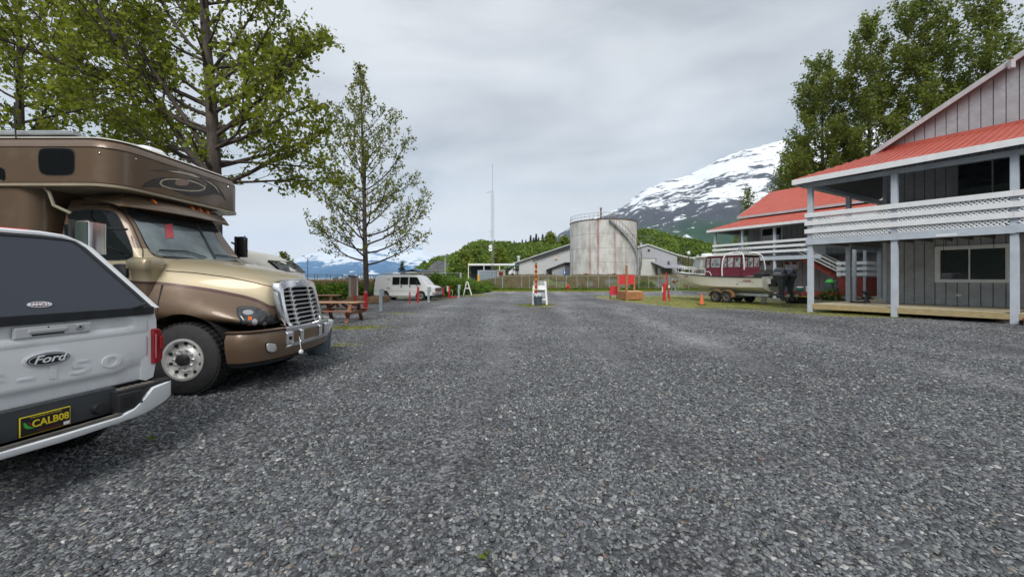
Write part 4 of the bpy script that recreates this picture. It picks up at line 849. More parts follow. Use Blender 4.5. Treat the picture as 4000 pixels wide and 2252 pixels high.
def W2():
    Y = 80; t = thing('warehouse', 'pale gabled metal warehouse with white roller door right of the storage tank', 'building', (0, Y, 2.0)); zz = lambda py: ZP(py, Y) - 2
    xl = XP(2428, Y); xp = XP(2529, Y); xr = XP(2645, Y); zp = zz(956); zl = zz(990); zr = zz(997)
    top = lambda x: zl + (zp - zl) * (x - xl) / (xp - xl) if x < xp else zp + (zr - zp) * (x - xp) / (xr - xp)
    m = mat('corrugated_lilac', (.45, .46, .49), .5, var=.05); wallpanel('wall', (xl, xp), top, 0, 0, m, t, .4); wallpanel('wall', (xp, xr), top, 0, 0, m, t, .4)
    MB().add([(xr, 0, 0), (xr, 28, 0), (xr, 28, zr), (xr, 0, zr)], [(0, 1, 2, 3)]).build('wall', m, t)
    for a, b, za, zb in ((xl, xp, zl, zp), (xp, xr + .3, zp, zr - .1)): MB().hexa([(a, -.3, za), (b, -.3, zb), (b, 28, zb), (a, 28, za), (a, -.3, za + .22), (b, -.3, zb + .22), (b, 28, zb + .22), (a, 28, za + .22)]).build('roof', roof_w, t)
    d0, d1 = XP(2502, Y), XP(2559, Y); zd = zz(1011)
    MB().box(d0 - .25, d1 + .25, -.12, -.045, 0, zd + .2).build('door_frame', mat('door_frame_grey', (.2, .22, .22), .5), t); dr = MB().box(d0, d1, -.14, -.121, 0, zd).build('roller_door', mat('door_white', (.60, .61, .58), .5, var=.05), t)
    for k in range(5): MB().box(d0 + .02, d1 - .02, -.165, -.1405, .04 + k * zd / 5, (k + 1) * zd / 5 - .04).build('door_panel', MATS['door_white'], dr)
    MB().box(XP(2530, Y), XP(2538, Y), -.2, -.045, zz(980), zz(974)).build('vent', dark, t); MB().cyl((xp - .3, 3, zp - .3), (xp - .3, 3, zz(942)), .22, n=10).build('chimney', galv, t)
    # open shed to the right
    xa, xb = xr + .3, XP(2790, Y); za, zb = zr, zz(1027)
    MB().hexa([(xa, -.4, za - .1), (xb, -.4, zb - .1), (xb, 14, zb - .1), (xa, 14, za - .1), (xa, -.4, za + .12), (xb, -.4, zb + .12), (xb, 14, zb + .12), (xa, 14, za + .12)]).build('shed_roof', roof_w, t)
    MB().box(xa, xb, 13.5, 13.7, 0, 2.2).build('shed_wall', mat('shed_dark', (.05, .055, .055), .9), t)
    for k in range(4): MB().box(xa + .3 + k * 2.4, xa + .5 + k * 2.4, -.3, -.1, 0, za - .1 - (za - zb) * (.3 + k * 2.4) / (xb - xa)).build('shed_post', mat('shed_post', (.1, .11, .11), .8), t)
    # lean-to roof with two small vents
    l0, l1 = XP(2570, Y - 3), XP(2640, Y - 3); a1, a0 = zz(1022), zz(1047)
    MB().hexa([(l0 + .9, -4.4, a0 - .1), (l1 + 2.2, -4.4, a0 - .1), (l1, -.05, a1), (l0 - .5, -.05, a1), (l0 + .9, -4.4, a0), (l1 + 2.2, -4.4, a0), (l1, -.05, a1 + .1), (l0 - .5, -.05, a1 + .1)]).build('lean_to_roof', mat('lean_roof_grey', (.30, .30, .33), .45), t)
    for x in (l0 + 2.1, l0 + 4.2): MB().add([(x, -2.6, a0 + .35), (x + .7, -2.6, a0 + .35), (x + .5, -1.2, a1 - .1), (x + .35, -2.5, a0 + 1.5)], [(0, 1, 3), (1, 2, 3), (0, 3, 2), (0, 2, 1)]).build('roof_vent', mat('vent_dark', (.1, .1, .11), .5), t)
    wallpanel('lean_to_wall', (l0 + .2, l0 + 3), lambda x: a0 - .1, -2.5, 0, mat('lean_wall', (.17, .175, .18), .6), t, .4)
    for x in (l0 + 1, l0 + 3.8, l0 + 6): MB().box(x, x + .15, -4.3, -4.15, 0, a0 - .1).build('post', dark, t)
W2()
# chain link fences
wire = mat('fence_wire', (.30, .32, .33), .5, .5, var=.1)
def chain_fence(name, label, pts, hgt, post_m, wm, wr=.004, sp=.16, pr=.035, top=True, prs=None):
    """pts: foot of every post (world)"""
    t = thing(name, label, 'fence', pts[0]); o = Vector(pts[0]); P = [Vector(p) - o for p in pts]; U = Vector((0, 0, hgt)); w = MB()
    for i, p in enumerate(P): MB().cyl(p - Vector((0, 0, .1)), p + U + Vector((0, 0, .05)), pr if not prs else prs[i], n=8).build('post', post_m, t)
    if top: MB().tube([p + U for p in P], pr * .6, 6).build('top_rail', post_m, t)
    for p, q in zip(P[:-1], P[1:]):
        L_ = (q - p).length; n = int((L_ + hgt) / sp)
        for i in range(n):
            for sg in (1, -1):
                x0 = -hgt + i * sp; xa, xb = (x0, x0 + hgt) if sg == 1 else (x0 + hgt, x0); lo, hi = max(min(xa, xb), 0), min(max(xa, xb), L_)
                if hi - lo < .05: continue
                f = lambda x: p + (q - p) * (x / L_) + U * ((x - xa) / (xb - xa)); a, b = f(lo), f(hi); w.bar(a, b, wr, wr)
    kind(w.build('mesh', wm, t, fix=False), 'stuff'); return t
fpost = mat('fence_post', (.42, .44, .45), .5, .3, var=.1)
posts = [1964, 2038, 2068, 2104, 2141, 2174, 2212, 2254, 2296, 2338, 2380, 2415, 2458, 2496, 2534, 2572, 2614, 2652, 2690, 2730, 2775]
fp = [(XP(px, 51), 51, .05) for px in posts]
chain_fence('chain_link_fence', 'grey chain link fence along the foot of the earth bank below the tank', fp, 1.86, fpost, wire)
fl = [(XP(1964, 51), 51, .05), (XP(1932, 49), 49, .0), (XP(1898, 46), 46, -.0), (XP(1880, 44.5), 44.5, 0)]
chain_fence('chain_link_fence', 'short chain link fence run angling away left of the earth bank', [(XP(px, Y), Y, 0) for px, Y in ((1962, 51.2), (1935, 53.5), (1905, 57), (1880, 61))], 1.6, fpost, wire)
YF = 45
chain_fence('chain_link_fence', 'tall grey fence with thick top pipe behind the shrubs beside the white van', [(XP(px, YF), YF, 0) for px in (1500, 1560, 1652, 1800)], 2.22, fpost, wire, prs=[.04, .04, .04, .12])
YM = 46; chain_fence('dark_mesh_fence', 'dark wire mesh fence in front of the sea beyond the hedge', [(XP(px, YM), YM, 0) for px in (1060, 1110, 1165, 1188, 1229, 1240, 1277, 1291, 1320, 1336, 1364, 1400, 1448, 1500, 1560)], 2.05, mat('dark_post', (.05, .055, .06), .6), mat('dark_wire', (.05, .055, .065), .6), wr=.006, sp=.12, pr=.03)
# ------------------------------------------------------------------ wheels
def wheel(parent, loc, r, w, rim_m, name='wheel', side=-1, holes=10, lugs=10, rimr=.56, deep=.06, axis='y'):
    """wheel axis along local y; side: -1 shows its outer face to -y"""
    e = MB(); wh = MB().lathe([(rimr * r, -w / 2), (r * .93, -w / 2), (r * .985, -w / 2 + .03), (r, -w / 4), (r, w / 4), (r * .985, w / 2 - .03), (r * .93, w / 2), (rimr * r, w / 2), (rimr * r, -w / 2)], 40, 'y', cap=False).build(name, rubber, parent, smooth=False)
    smooth_by_angle(wh, 50); wh.location = loc
    s = side; y = s * w / 2
    tg = MB()   # tread grooves as small proud blocks
    for k in range(44):
        a = 2 * math.pi * k / 44
        for yy in (-w * .33, 0, w * .33):
            c, sn = math.cos(a + yy * .3), math.sin(a + yy * .3); d = .014 * r / .5
            t = (-sn, c); hw = w * .12; hl = math.pi * r / 44 * .62; R0, R1 = r * .99, r * .99 + d
            P = [(R0 * c + t[0] * q, yy + p, R0 * sn + t[1] * q) for q, p in ((-hl, -hw), (hl, -hw), (hl, hw), (-hl, hw))] + [(R1 * c + t[0] * q, yy + p, R1 * sn + t[1] * q) for q, p in ((-hl, -hw), (hl, -hw), (hl, hw), (-hl, hw))]
            tg.hexa(P)
    kind(tg.build('tread', rubber, wh, fix=False), 'stuff')
    R1 = rimr * r
    prof = [(R1 + .012, y - s * .0), (R1 + .012, y + s * .012), (R1 - .02, y + s * .014), (R1 - .035, y - s * deep * .8), (R1 * .62, y - s * deep), (R1 * .5, y - s * deep * .35), (R1 * .42, y - s * deep * .3), (0.001, y - s * deep * .3)]
    rm = MB().lathe(prof, 40, 'y', cap=False).build('rim', rim_m, wh); smooth_by_angle(rm, 40)
    hb = MB().lathe([(R1 * .30, y - s * deep * .3), (R1 * .28, y + s * .035), (R1 * .16, y + s * .05), (0.001, y + s * .05)], 20, 'y').build('hub', mat('hub_dark', (.05, .05, .05), .4, .6), wh); smooth_by_angle(hb, 40)
    if holes:
        for k in range(holes):
            a = 2 * math.pi * (k + .5) / holes; c, sn = math.cos(a) * R1 * .78, math.sin(a) * R1 * .78
            MB().lathe([(R1 * .085, y - s * (deep * .9)), (R1 * .085, y - s * (deep * .86 - .012)), (0.001, y - s * (deep * .86 - .012))], 12, 'y', c=(c, 0, sn)).build('hand_hole', dark, wh)
    if lugs:
        lm = None
        for k in range(lugs):
            a = 2 * math.pi * k / lugs; c, sn = math.cos(a) * R1 * .46, math.sin(a) * R1 * .46
            if lm is None: lm = MB().lathe([(R1 * .055, 0), (R1 * .045, s * .035), (0.001, s * .04)], 8, 'y').mesh('lug')
            o = link('lug_nut', lm, wh, chrome if k == 0 else None); o.location = (c, y - s * deep * .3, sn)
    return wh

def well(parent, cx, cz, r, y0, y1):
    A = [math.pi * k / 20 for k in range(21)]; v = [(cx + r * math.cos(a), y, cz + r * math.sin(a)) for y in (y0, y1) for a in A]; mb = MB(); mb.v = v
    mb.f = [(i, i + 1, 22 + i, 21 + i) for i in range(20)] + [tuple(range(21, 42))]; return mb.build('wheel_well', dark, parent)
# ------------------------------------------------------------------ motorhome
def paint_motorhome():
    m = bpy.data.materials.new('motorhome_paint'); m.use_nodes = True; nt = m.node_tree; N = nt.nodes; L = nt.links; b = N['Principled BSDF']
    tc = N.new('ShaderNodeTexCoord'); sx = N.new('ShaderNodeSeparateXYZ'); L.new(tc.outputs['Object'], sx.inputs[0])
    fc = N.new('ShaderNodeFloatCurve'); c = fc.mapping.curves[0]; pts = [(-2.2, 1.64), (-.65, 1.63), (-.1, 1.57), (.45, 1.46), (.82, 1.335), (1.0, 1.20), (1.2, 1.0)]
    fx = lambda x: (x + 2.5) / 4; fz = lambda z: z / 2
    c.points[0].location = (0, fz(1.64)); c.points[1].location = (1, fz(.85))
    for x, z in pts: c.points.new(fx(x), fz(z))
    fc.mapping.update()
    mr = N.new('ShaderNodeMapRange'); mr.inputs[1].default_value = -2.5; mr.inputs[2].default_value = 1.5; L.new(sx.outputs[0], mr.inputs[0]); L.new(mr.outputs[0], fc.inputs[1])
    m2 = N.new('ShaderNodeMath'); m2.operation = 'MULTIPLY'; m2.inputs[1].default_value = 2; L.new(fc.outputs[0], m2.inputs[0])
    df = N.new('ShaderNodeMath'); df.operation = 'SUBTRACT'; L.new(sx.outputs[2], df.inputs[0]); L.new(m2.outputs[0], df.inputs[1])
    up = N.new('ShaderNodeMath'); up.operation = 'GREATER_THAN'; up.inputs[1].default_value = .022; L.new(df.outputs[0], up.inputs[0])
    ab = N.new('ShaderNodeMath'); ab.operation = 'ABSOLUTE'; L.new(df.outputs[0], ab.inputs[0]); ln = N.new('ShaderNodeMath'); ln.operation = 'LESS_THAN'; ln.inputs[1].default_value = .022; L.new(ab.outputs[0], ln.inputs[0])
    hi = N.new('ShaderNodeMath'); hi.operation = 'LESS_THAN'; hi.inputs[1].default_value = 2.13; L.new(sx.outputs[2], hi.inputs[0]); u2 = N.new('ShaderNodeMath'); u2.operation = 'MULTIPLY'; L.new(up.outputs[0], u2.inputs[0]); L.new(hi.outputs[0], u2.inputs[1])
    m1 = N.new('ShaderNodeMixRGB'); m1.inputs[1].default_value = (.15, .098, .06, 1); m1.inputs[2].default_value = (.40, .335, .215, 1); L.new(u2.outputs[0], m1.inputs[0])
    mm = N.new('ShaderNodeMixRGB'); mm.inputs[2].default_value = (.075, .028, .025, 1); L.new(ln.outputs[0], mm.inputs[0]); L.new(m1.outputs[0], mm.inputs[1])
    n = N.new('ShaderNodeTexNoise'); n.inputs['Scale'].default_value = 2.5; n.inputs['Detail'].default_value = 8; L.new(tc.outputs['Object'], n.inputs['Vector'])
    dr = N.new('ShaderNodeMapRange'); dr.inputs[1].default_value = .55; dr.inputs[2].default_value = .8; dr.inputs[3].default_value = 0; dr.inputs[4].default_value = .3; L.new(n.outputs[0], dr.inputs[0])
    mx = N.new('ShaderNodeMixRGB'); mx.inputs[2].default_value = (.33, .29, .24, 1); L.new(dr.outputs[0], mx.inputs[0]); L.new(mm.outputs[0], mx.inputs[1]); L.new(mx.outputs[0], b.inputs['Base Color'])
    b.inputs['Metallic'].default_value = .3; b.inputs['Roughness'].default_value = .42; b.inputs['Coat Weight'].default_value = .5; b.inputs['Coat Roughness'].default_value = .06
    return m
def motorhome():
    t = thing('motorhome', 'big brown and tan motorhome with chrome grille and cabin box over its windscreen', 'motorhome', (-4.72, 6.65, 0)); bpy.context.view_layer.update()
    P = paint_motorhome(); seam = mat('panel_gap', (.02, .015, .012), .8)
    # hood and fenders (lofted)
    ST = [(-.80, [(0, 2.03), (.45, 2.02), (.80, 1.98), (.97, 1.88), (1.07, 1.66), (1.14, 1.48), (1.17, 1.32), (1.18, .95)]),
          (-.48, [(0, 2.02), (.45, 2.01), (.79, 1.965), (.955, 1.86), (1.06, 1.64), (1.14, 1.46), (1.18, 1.31), (1.19, .95)]),
          (-.10, [(0, 1.965), (.40, 1.955), (.72, 1.905), (.885, 1.79), (1.00, 1.58), (1.14, 1.41), (1.2, 1.27), (1.22, .95)]),
          (.40, [(0, 1.88), (.36, 1.872), (.64, 1.82), (.77, 1.70), (.87, 1.50), (1.07, 1.35), (1.2, 1.22), (1.22, .95)]),
          (.72, [(0, 1.785), (.33, 1.778), (.56, 1.74), (.66, 1.63), (.73, 1.42), (.93, 1.26), (1.14, 1.14), (1.19, .95)]),
          (.90, [(0, 1.705), (.32, 1.698), (.53, 1.665), (.61, 1.56), (.66, 1.36), (.79, 1.19), (1.0, 1.06), (1.06, .95)]),
          (.97, [(0, 1.655), (.30, 1.645), (.49, 1.615), (.57, 1.51), (.61, 1.31), (.70, 1.14), (.88, 1.02), (.93, .95)])]
    hb = MB(); rg = []
    for x, pr in ST:
        rg.append([(x + (.05 * (1.6 - z) if x > .85 else 0), -y, z) for y, z in reversed(pr)] + [(x + (.05 * (1.6 - z) if x > .85 else 0), y, z) for y, z in pr[1:]])
    hb.rings(rg, cap=True, closed=True); hood = hb.build('hood', P, t)
    sd = hood.modifiers.new('s', 'SUBSURF'); sd.levels = sd.render_levels = 3
    for e in hood.data.edges:
        a, b_ = (hood.data.vertices[i].co for i in e.vertices)
    bpy.context.view_layer.update(); dg = bpy.context.evaluated_depsgraph_get(); me = bpy.data.meshes.new_from_object(hood.evaluated_get(dg)); hood.modifiers.clear(); hood.data = me
    boolcut(hood, MB().lathe([(.66, -1.5), (.66, 1.5)], 48, 'y', c=(0, 0, .52))); hood.data.materials.clear(); hood.data.materials.append(P); smooth_by_angle(hood, 40)
    well(t, 0, .52, .665, -1.17, -.7); well(t, 0, .52, .665, 1.17, .7)
    MB().box(-1.9, .85, -.68, .68, .45, .95).build('engine_bay', dark, t)
    # bumper (brown, wraps round) and lower lip
    path = [(.66, -1.225), (.85, -1.215), (1.01, -1.10), (1.13, -.88), (1.20, -.6), (1.24, 0), (1.20, .6), (1.13, .88), (1.01, 1.08), (.85, 1.19), (.66, 1.2)]
    SP = spline([(x, y, 0) for x, y in path], 5, False)
    def strip(z0, z1, o0, o1, name, m, pts=SP, cut=None, bulge=0.0, th=.05):
        rr = []
        for i, p in enumerate(pts):
            d = (pts[min(i + 1, len(pts) - 1)] - pts[max(i - 1, 0)]).normalized(); n = Vector((d.y, -d.x, 0))
            rr.append([p + n * o0 + Vector((0, 0, z0)), p + n * (o0 * .4 + o1 * .6 + bulge) + Vector((0, 0, z0 * .6 + z1 * .4)), p + n * (o1 + bulge * .6) + Vector((0, 0, z0 * .2 + z1 * .8)), p + n * (o1 - .03) + Vector((0, 0, z1)), p + n * (o1 - .10) + Vector((0, 0, z1)), p + n * (o0 - .10) + Vector((0, 0, z0))])
        return smooth_by_angle(MB().rings(rr).build(name, m, t), 40)
    bump = strip(.47, .88, -.045, 0, 'bumper', P, bulge=.012); strip(.882, .925, -.03, .004, 'bumper_step', P); strip(.40, .468, -.10, -.06, 'air_dam', black)
    mid = [p for p in SP if abs(p.y) < .70]
    cs = MB(); 
    strip(.835, .925, .0, .022, 'chrome_bar', chrome, mid, bulge=.006, th=.03); strip(.60, .665, .0, .022, 'chrome_bar', chrome, mid, bulge=.006); strip(.664, .836, -.004, .004, 'bumper_opening', dark, mid)
    for y in (-.60, -.30, .30, .60): 
        x = 1.215 + (.02 if abs(y) < .5 else -.01); MB().box(x - .02, x + .028, y - (.09 if abs(y) > .5 else .045), y + (.09 if abs(y) > .5 else .045), .66, .84).build('chrome_upright', chrome, t, bevel=.01)
    MB().cyl((1.23, -.60, .75), (1.245, -.60, .75), .03, n=16).build('tow_hole', dark, t); MB().tube([(1.27, -.42, .74), (1.30, -.44, .60), (1.31, -.44, .52)], .005, 6).build('hanging_cord', white_paint, t); MB().lathe([(0, -.03), (.035, -.02), (.035, .02), (0, .03)], 10, 'x', c=(1.31, -.44, .50)).build('hanging_tag', white_paint, t)
    # grille
    gx = lambda z: .985 + (1.64 - z) * .22   # leaning face
    def gp(y, z, o=0): return (gx(z) + o - .10 * (y / .6) ** 2 * .35, y, z)
    outer = spline([(-.56, 1.56, 0), (-.50, 1.625, 0), (-.3, 1.66, 0), (0, 1.675, 0), (.3, 1.66, 0), (.5, 1.625, 0), (.56, 1.56, 0), (.585, 1.3, 0), (.575, 1.05, 0), (.54, .93, 0), (.42, .895, 0), (0, .885, 0), (-.42, .895, 0), (-.54, .93, 0), (-.575, 1.05, 0), (-.585, 1.3, 0)], 4)
    inner = [Vector((p.x * .83, 1.235 + (p.y - 1.28) * .80, 0)) for p in outer]
    n = len(outer); fr = MB(); fr.v = [gp(p.x, p.y, -.06) for p in outer] + [gp(p.x, p.y, .02) for p in outer] + [gp(p.x * .97, (p.y - 1.28) * .97 + 1.28, .05) for p in outer] + [gp(p.x * 1.02, (p.y - 1.235) * 1.02 + 1.235, .045) for p in inner] + [gp(p.x, p.y, .0) for p in inner]
    for k in range(4): fr.f += [(k * n + i, k * n + (i + 1) % n, (k + 1) * n + (i + 1) % n, (k + 1) * n + i) for i in range(n)]
    gr = smooth_by_angle(fr.build('grille', chrome, t), 50); gbar = mat('grille_bar_chrome', (.80, .80, .82), .28, .55)
    bk = MB(); bk.v = [gp(p.x * 1.01, p.y, -.03) for p in inner]; bk.f = [tuple(range(n))]; bk.build('grille_backing', dark, gr)
    for k in range(9):
        z = .955 + k * .0735; hw = .462 - .012 * abs(k - 4) * .3
        MB().rings([[gp(y, z - .010, .004), gp(y, z - .006, .04), gp(y, z + .008, .045), gp(y, z + .012, .004)] for y in np.linspace(-hw, hw, 13)]).build('grille_bar', gbar, gr)
    for y in (-.27, .27): MB().rings([[gp(y - .012, z, .0), gp(y - .012, z, .035), gp(y + .012, z, .035), gp(y + .012, z, .0)] for z in np.linspace(.915, 1.56, 8)]).build('grille_upright', gbar, gr)
    for k in range(9):
        z = .955 + k * .0735
        for y in (-.27, .27): MB().add([gp(y - .07, z - .004, .04), gp(y + .07, z - .004, .04), gp(y + .018, z - .03, .04), gp(y - .018, z - .03, .04), gp(y - .07, z + .004, .048), gp(y + .07, z + .004, .048), gp(y + .018, z - .03, .044), gp(y - .018, z - .03, .044)], [(0, 1, 2, 3), (7, 6, 5, 4), (0, 4, 5, 1), (1, 5, 6, 2), (2, 6, 7, 3), (3, 7, 4, 0)]).build('bar_web', gbar, gr)
    em = MB(); em.rings([[ (q[0], q[1], q[2]) for q in [gp(.10 * math.cos(a), 1.622 + .022 * math.sin(a), .045 + o) for a in np.linspace(0, 2 * math.pi, 20, endpoint=False)]] for o in (0, .022)]).build('emblem', alu, gr)
    text('Freightliner', .026, dark, gr, frame(gp(0, 1.622, .069), (0, 1, 0), (-.2, 0, 1)), extrude=.001)
    # cab
    def cabring(z, xf, hw, rf=.22): return rrect(-1.92, xf, -hw, hw, rf, z, 6, .04)
    cb = MB().rings([cabring(.48, -.44, 1.10, .06), cabring(1.0, -.44, 1.12, .06), cabring(1.6, -.46, 1.11, .08), cabring(1.93, -.52, 1.07, .16), cabring(2.02, -.60, 1.05, .24), cabring(2.35, -.79, 1.0, .28), cabring(2.72, -1.0, .94, .28), cabring(2.86, -1.10, .88, .26), cabring(2.92, -1.2, .7, .2)])
    cab = smooth_by_angle(cb.build('cab', P, t), 40)
    # cabin box over the cab, with nose roof
    def cr(z, i, xf=-.84): return rrect(-9.5, xf - i, -1.3 + i, 1.3 - i, .34, z, 8, .1)
    ov = MB().rings([cr(2.99, .10), cr(3.0, .03), cr(3.03, 0), cr(3.50, 0), cr(3.505, .012), cr(3.52, .012), cr(3.525, 0), cr(3.60, .02), cr(3.67, .07), cr(3.70, .16), cr(3.71, .3)])
    over = smooth_by_angle(ov.build('overcab_body', P, t), 35)
    bd = MB().rings([rrect(-9.5, -2.02, -1.27, 1.27, .26, z, 8, .05) for z in (.50, .55, 1.5, 2.4, 2.99)]); body = smooth_by_angle(bd.build('body', P, t), 35)
    MB().box(-9.3, -2.2, -1.1, 1.1, .30, .55).build('chassis', dark, t)
    MB().rings([cr(2.975, .03), cr(2.975, -.012), cr(3.012, -.012), cr(3.012, .03)]).build('edge_trim', mat('tan_trim', (.33, .28, .20), .4, coat=.3), t)
    wsh = (.80, .79, .76)
    MB().rings([cr(3.655, .03), cr(3.66, .045), cr(3.708, .14)] + [cr(3.735, .22), cr(3.74, .5)]).build('roof_edge', mat('roof_edge_white', (.62, .58, .52), .5, var=.08), t)
    MB().box(-8.8, -1.55, -1.17, -1.05, 3.742, 3.80).build('awning_rail', galv, t, bevel=.01)
    ac = MB().rings([rrect(-2.05, -1.45, -.15, .28, .1, 3.74, 4), rrect(-2.07, -1.43, -.17, .3, .1, 3.86, 4), rrect(-2.0, -1.5, -.12, .25, .1, 3.95, 4)]).build('roof_vent', white_paint, t); smooth_by_angle(ac, 50)
    # sun visor brow with amber clearance lamps
    SV = [(-1.55, -1.04), (-1.1, -1.07), (-.92, -.98), (-.80, -.55), (-.76, 0), (-.80, .55), (-.92, .98), (-1.1, 1.07), (-1.55, 1.04)]; SVs = spline([(x, y, 0) for x, y in SV], 5, False)
    rr = []
    for i, p in enumerate(SVs):
        d = (SVs[min(i + 1, len(SVs) - 1)] - SVs[max(i - 1, 0)]).normalized(); nn = Vector((d.y, -d.x, 0)); e = min(1, min(i, len(SVs) - 1 - i) / 7); zl = 2.86 - .13 * e
        rr.append([p + Vector((0, 0, zl)), p + nn * .02 + Vector((0, 0, zl + .012)), p - nn * .06 + Vector((0, 0, zl + .12 * e + .02)), p - nn * .24 + Vector((0, 0, 2.965)), p - nn * .28 + Vector((0, 0, 2.94)), p - nn * .10 + Vector((0, 0, zl + .02))])
    vis = smooth_by_angle(MB().rings(rr).build('sun_visor', P, t), 40)
    SVt = surf([vis]); 
    for cx, cy in ((600, 789), (748, 813), (779, 821), (808, 829), (882, 844)):
        h_ = hit(SVt, cx, cy)
        if h_:
            q = t.matrix_world.inverted() @ h_[1]; nn = h_[2]; o = MB().rings([[(math.cos(a) * .062 * s, math.sin(a) * .022 * s, h) for a in np.linspace(0, 6.28, 14, endpoint=False)] for s, h in ((1, -.005), (1, .012), (.7, .028), (.2, .034))]).build('clearance_lamp', amber, t, smooth=True)
            o.matrix_local = frame(q, Vector((.9, 0, -.8)), nn.cross(Vector((.9, 0, -.8)))) 
    # windscreen, windows, doors lines: outlines laid on the cab
    S = surf([cab])
    ws = spline([(503, 822), (560, 832), (640, 850), (760, 868), (858, 880), (868, 900), (900, 960), (937, 1014), (900, 1018), (800, 1013), (700, 1005), (630, 1000), (600, 990), (575, 960), (545, 900), (520, 855)], 3)
    frm = decal('windscreen_seal', t, S, [(690 + (p.x - 690) * 1.03, 925 + (p.y - 925) * 1.09) for p in ws], black, .004, 3); win = decal('windscreen', t, S, ws, glass_screen, .012, 3)
    decal('shade_band', t, S, spline([(505, 824), (640, 850), (760, 868), (858, 882), (862, 905), (800, 905), (700, 886), (600, 872), (530, 862)], 3), dark, .018, 3)
    decal('paper_tag', t, S, [(640, 878), (669, 876), (675, 930), (646, 933)], mat('pink_paper', (.65, .10, .12), .7), .020, 1)
    decal('centre_pillar', t, S, [(760, 872), (768, 872), (842, 1012), (834, 1012)], black, .022, 2)
    for a_, b_, c_ in (((616, 980), (720, 984), (800, 1009)), ((836, 997), (895, 1004), (925, 1013))):
        hh = [hit(S, *q) for q in (a_, b_, c_)]
        if all(hh): MB().tube([t.matrix_world.inverted() @ (q[1] + q[2] * .035) for q in hh], .010, 6).build('wiper', black, t)
    dw = spline([(242, 850), (250, 835), (340, 822), (430, 828), (462, 850), (490, 910), (512, 970), (514, 1000), (490, 1010), (420, 1012), (300, 1000), (262, 930), (252, 880)], 3)
    decal('side_window_seal', t, S, [(385 + (p.x - 385) * 1.04, 920 + (p.y - 920) * 1.06) for p in dw], black, .004, 3); w_ = decal('side_window', t, S, dw, glass_dark, .010, 3); mirror_y(w_)
    mirror_y(frm) if False else None
    for ln in ([(212, 797), (430, 797), (478, 820), (520, 880), (560, 975), (562, 1200), (558, 1200), (556, 978), (516, 884), (474, 824), (428, 801), (216, 801), (216, 1000), (212, 1000)],):
        decal('door_gap', t, S, ln, seam, .005, 2)
    decal('door_handle', t, S, spline([(452, 1034), (500, 1032), (503, 1045), (503, 1078), (495, 1084), (480, 1070), (455, 1055)], 3), black, .02, 1, thick=.03)
    # intake bulge at the cowl
    MB().rings([rrect(-.74, -.47, -1.185, -.9, .09, z, 4) for z in (1.42, 1.64)] + [rrect(-.75, -.46, -1.195, -.9, .09, 1.80, 4), rrect(-.80, -.44, -1.22, -.9, .09, 1.83, 4), rrect(-.80, -.44, -1.21, -.9, .09, 1.95, 4), rrect(-.76, -.48, -1.17, -.9, .09, 1.985, 4)]).build('cowl_scoop', P, t, smooth=False)
    for o in t.children:
        if o.name.startswith('cowl_scoop'): smooth_by_angle(o, 50)
    ol = MB().lathe([(0.001, -.02), (.03, -.02), (.035, .005), (.02, .02), (0.001, .022)], 12, 'y').build('marker_lamp', mat('amber_lit', (.85, .28, .02), .2), t); ol.scale = (1.5, -1, .8); ol.location = (-.52, -1.145, 1.33)
    SH = surf([hood]); 
    hl = spline([(928, 1212), (935, 1201), (968, 1198), (1010, 1206), (1050, 1225), (1082, 1252), (1093, 1276), (1075, 1280), (1000, 1279), (952, 1276), (940, 1250), (930, 1230)], 4)
    head = decal('headlight_bezel', t, SH, [(1010 + (p.x - 1010) * 1.05, 1240 + (p.y - 1240) * 1.08) for p in hl], black, .003, 3); hl_m = mat('headlight_glass', (.045, .048, .052), .08, var=.6, vs=14, spec=.6); refl = mat('headlamp_reflector', (.45, .45, .46), .3, .6)
    hL = decal('headlight', t, SH, hl, hl_m, .010, 3, thick=.012); mirror_y(hL); mirror_y(head)
    for (cx, cy, rx, ry, mm) in ((968, 1222, 21, 10, refl), (993, 1257, 10, 11, refl), (1030, 1262, 8, 6, refl), (975, 1252, 8, 13, amber)):
        decal('reflector', t, SH, [(cx + rx * math.cos(a), cy + ry * math.sin(a)) for a in np.linspace(0, 6.28, 14, endpoint=False)] if mm is not amber else [(cx - 8, cy - 14), (cx + 8, cy - 14), (cx + 7, cy + 13), (cx - 6, cy + 13)], mm, .019, 1)
    decal('hood_gap', t, SH, [(646, 1056), (760, 1064), (900, 1082), (1000, 1103), (1062, 1118), (1062, 1121), (1000, 1106), (900, 1085), (760, 1067), (646, 1059)], seam, .003, 2)
    decal('fender_gap', t, SH, [(630, 1112), (640, 1112), (632, 1140), (622, 1175), (616, 1228), (612, 1228), (618, 1172), (626, 1136)], seam, .003, 2)
    SB = surf([bump]); fo = spline([(1040, 1343), (1050, 1339), (1070, 1341), (1078, 1352), (1076, 1368), (1064, 1373), (1046, 1370), (1040, 1358)], 3)
    decal('fog_lamp_bezel', t, SB, [(1059 + (p.x - 1059) * 1.22, 1356 + (p.y - 1356) * 1.22) for p in fo], dark, .004, 2); f_ = decal('fog_lamp', t, SB, fo, alu, .012, 2, thick=.01); mirror_y(f_)
    # swirl graphic on the front of the overcab box
    SO = surf([over]); dkb = mat('graphic_dark', (.028, .017, .014), .4, coat=.5); tanb = mat('graphic_tan', (.50, .44, .30), .4, coat=.5)
    z2 = lambda pts: [(p[0] * .4483, 450 + p[1] * .4483) for p in pts]
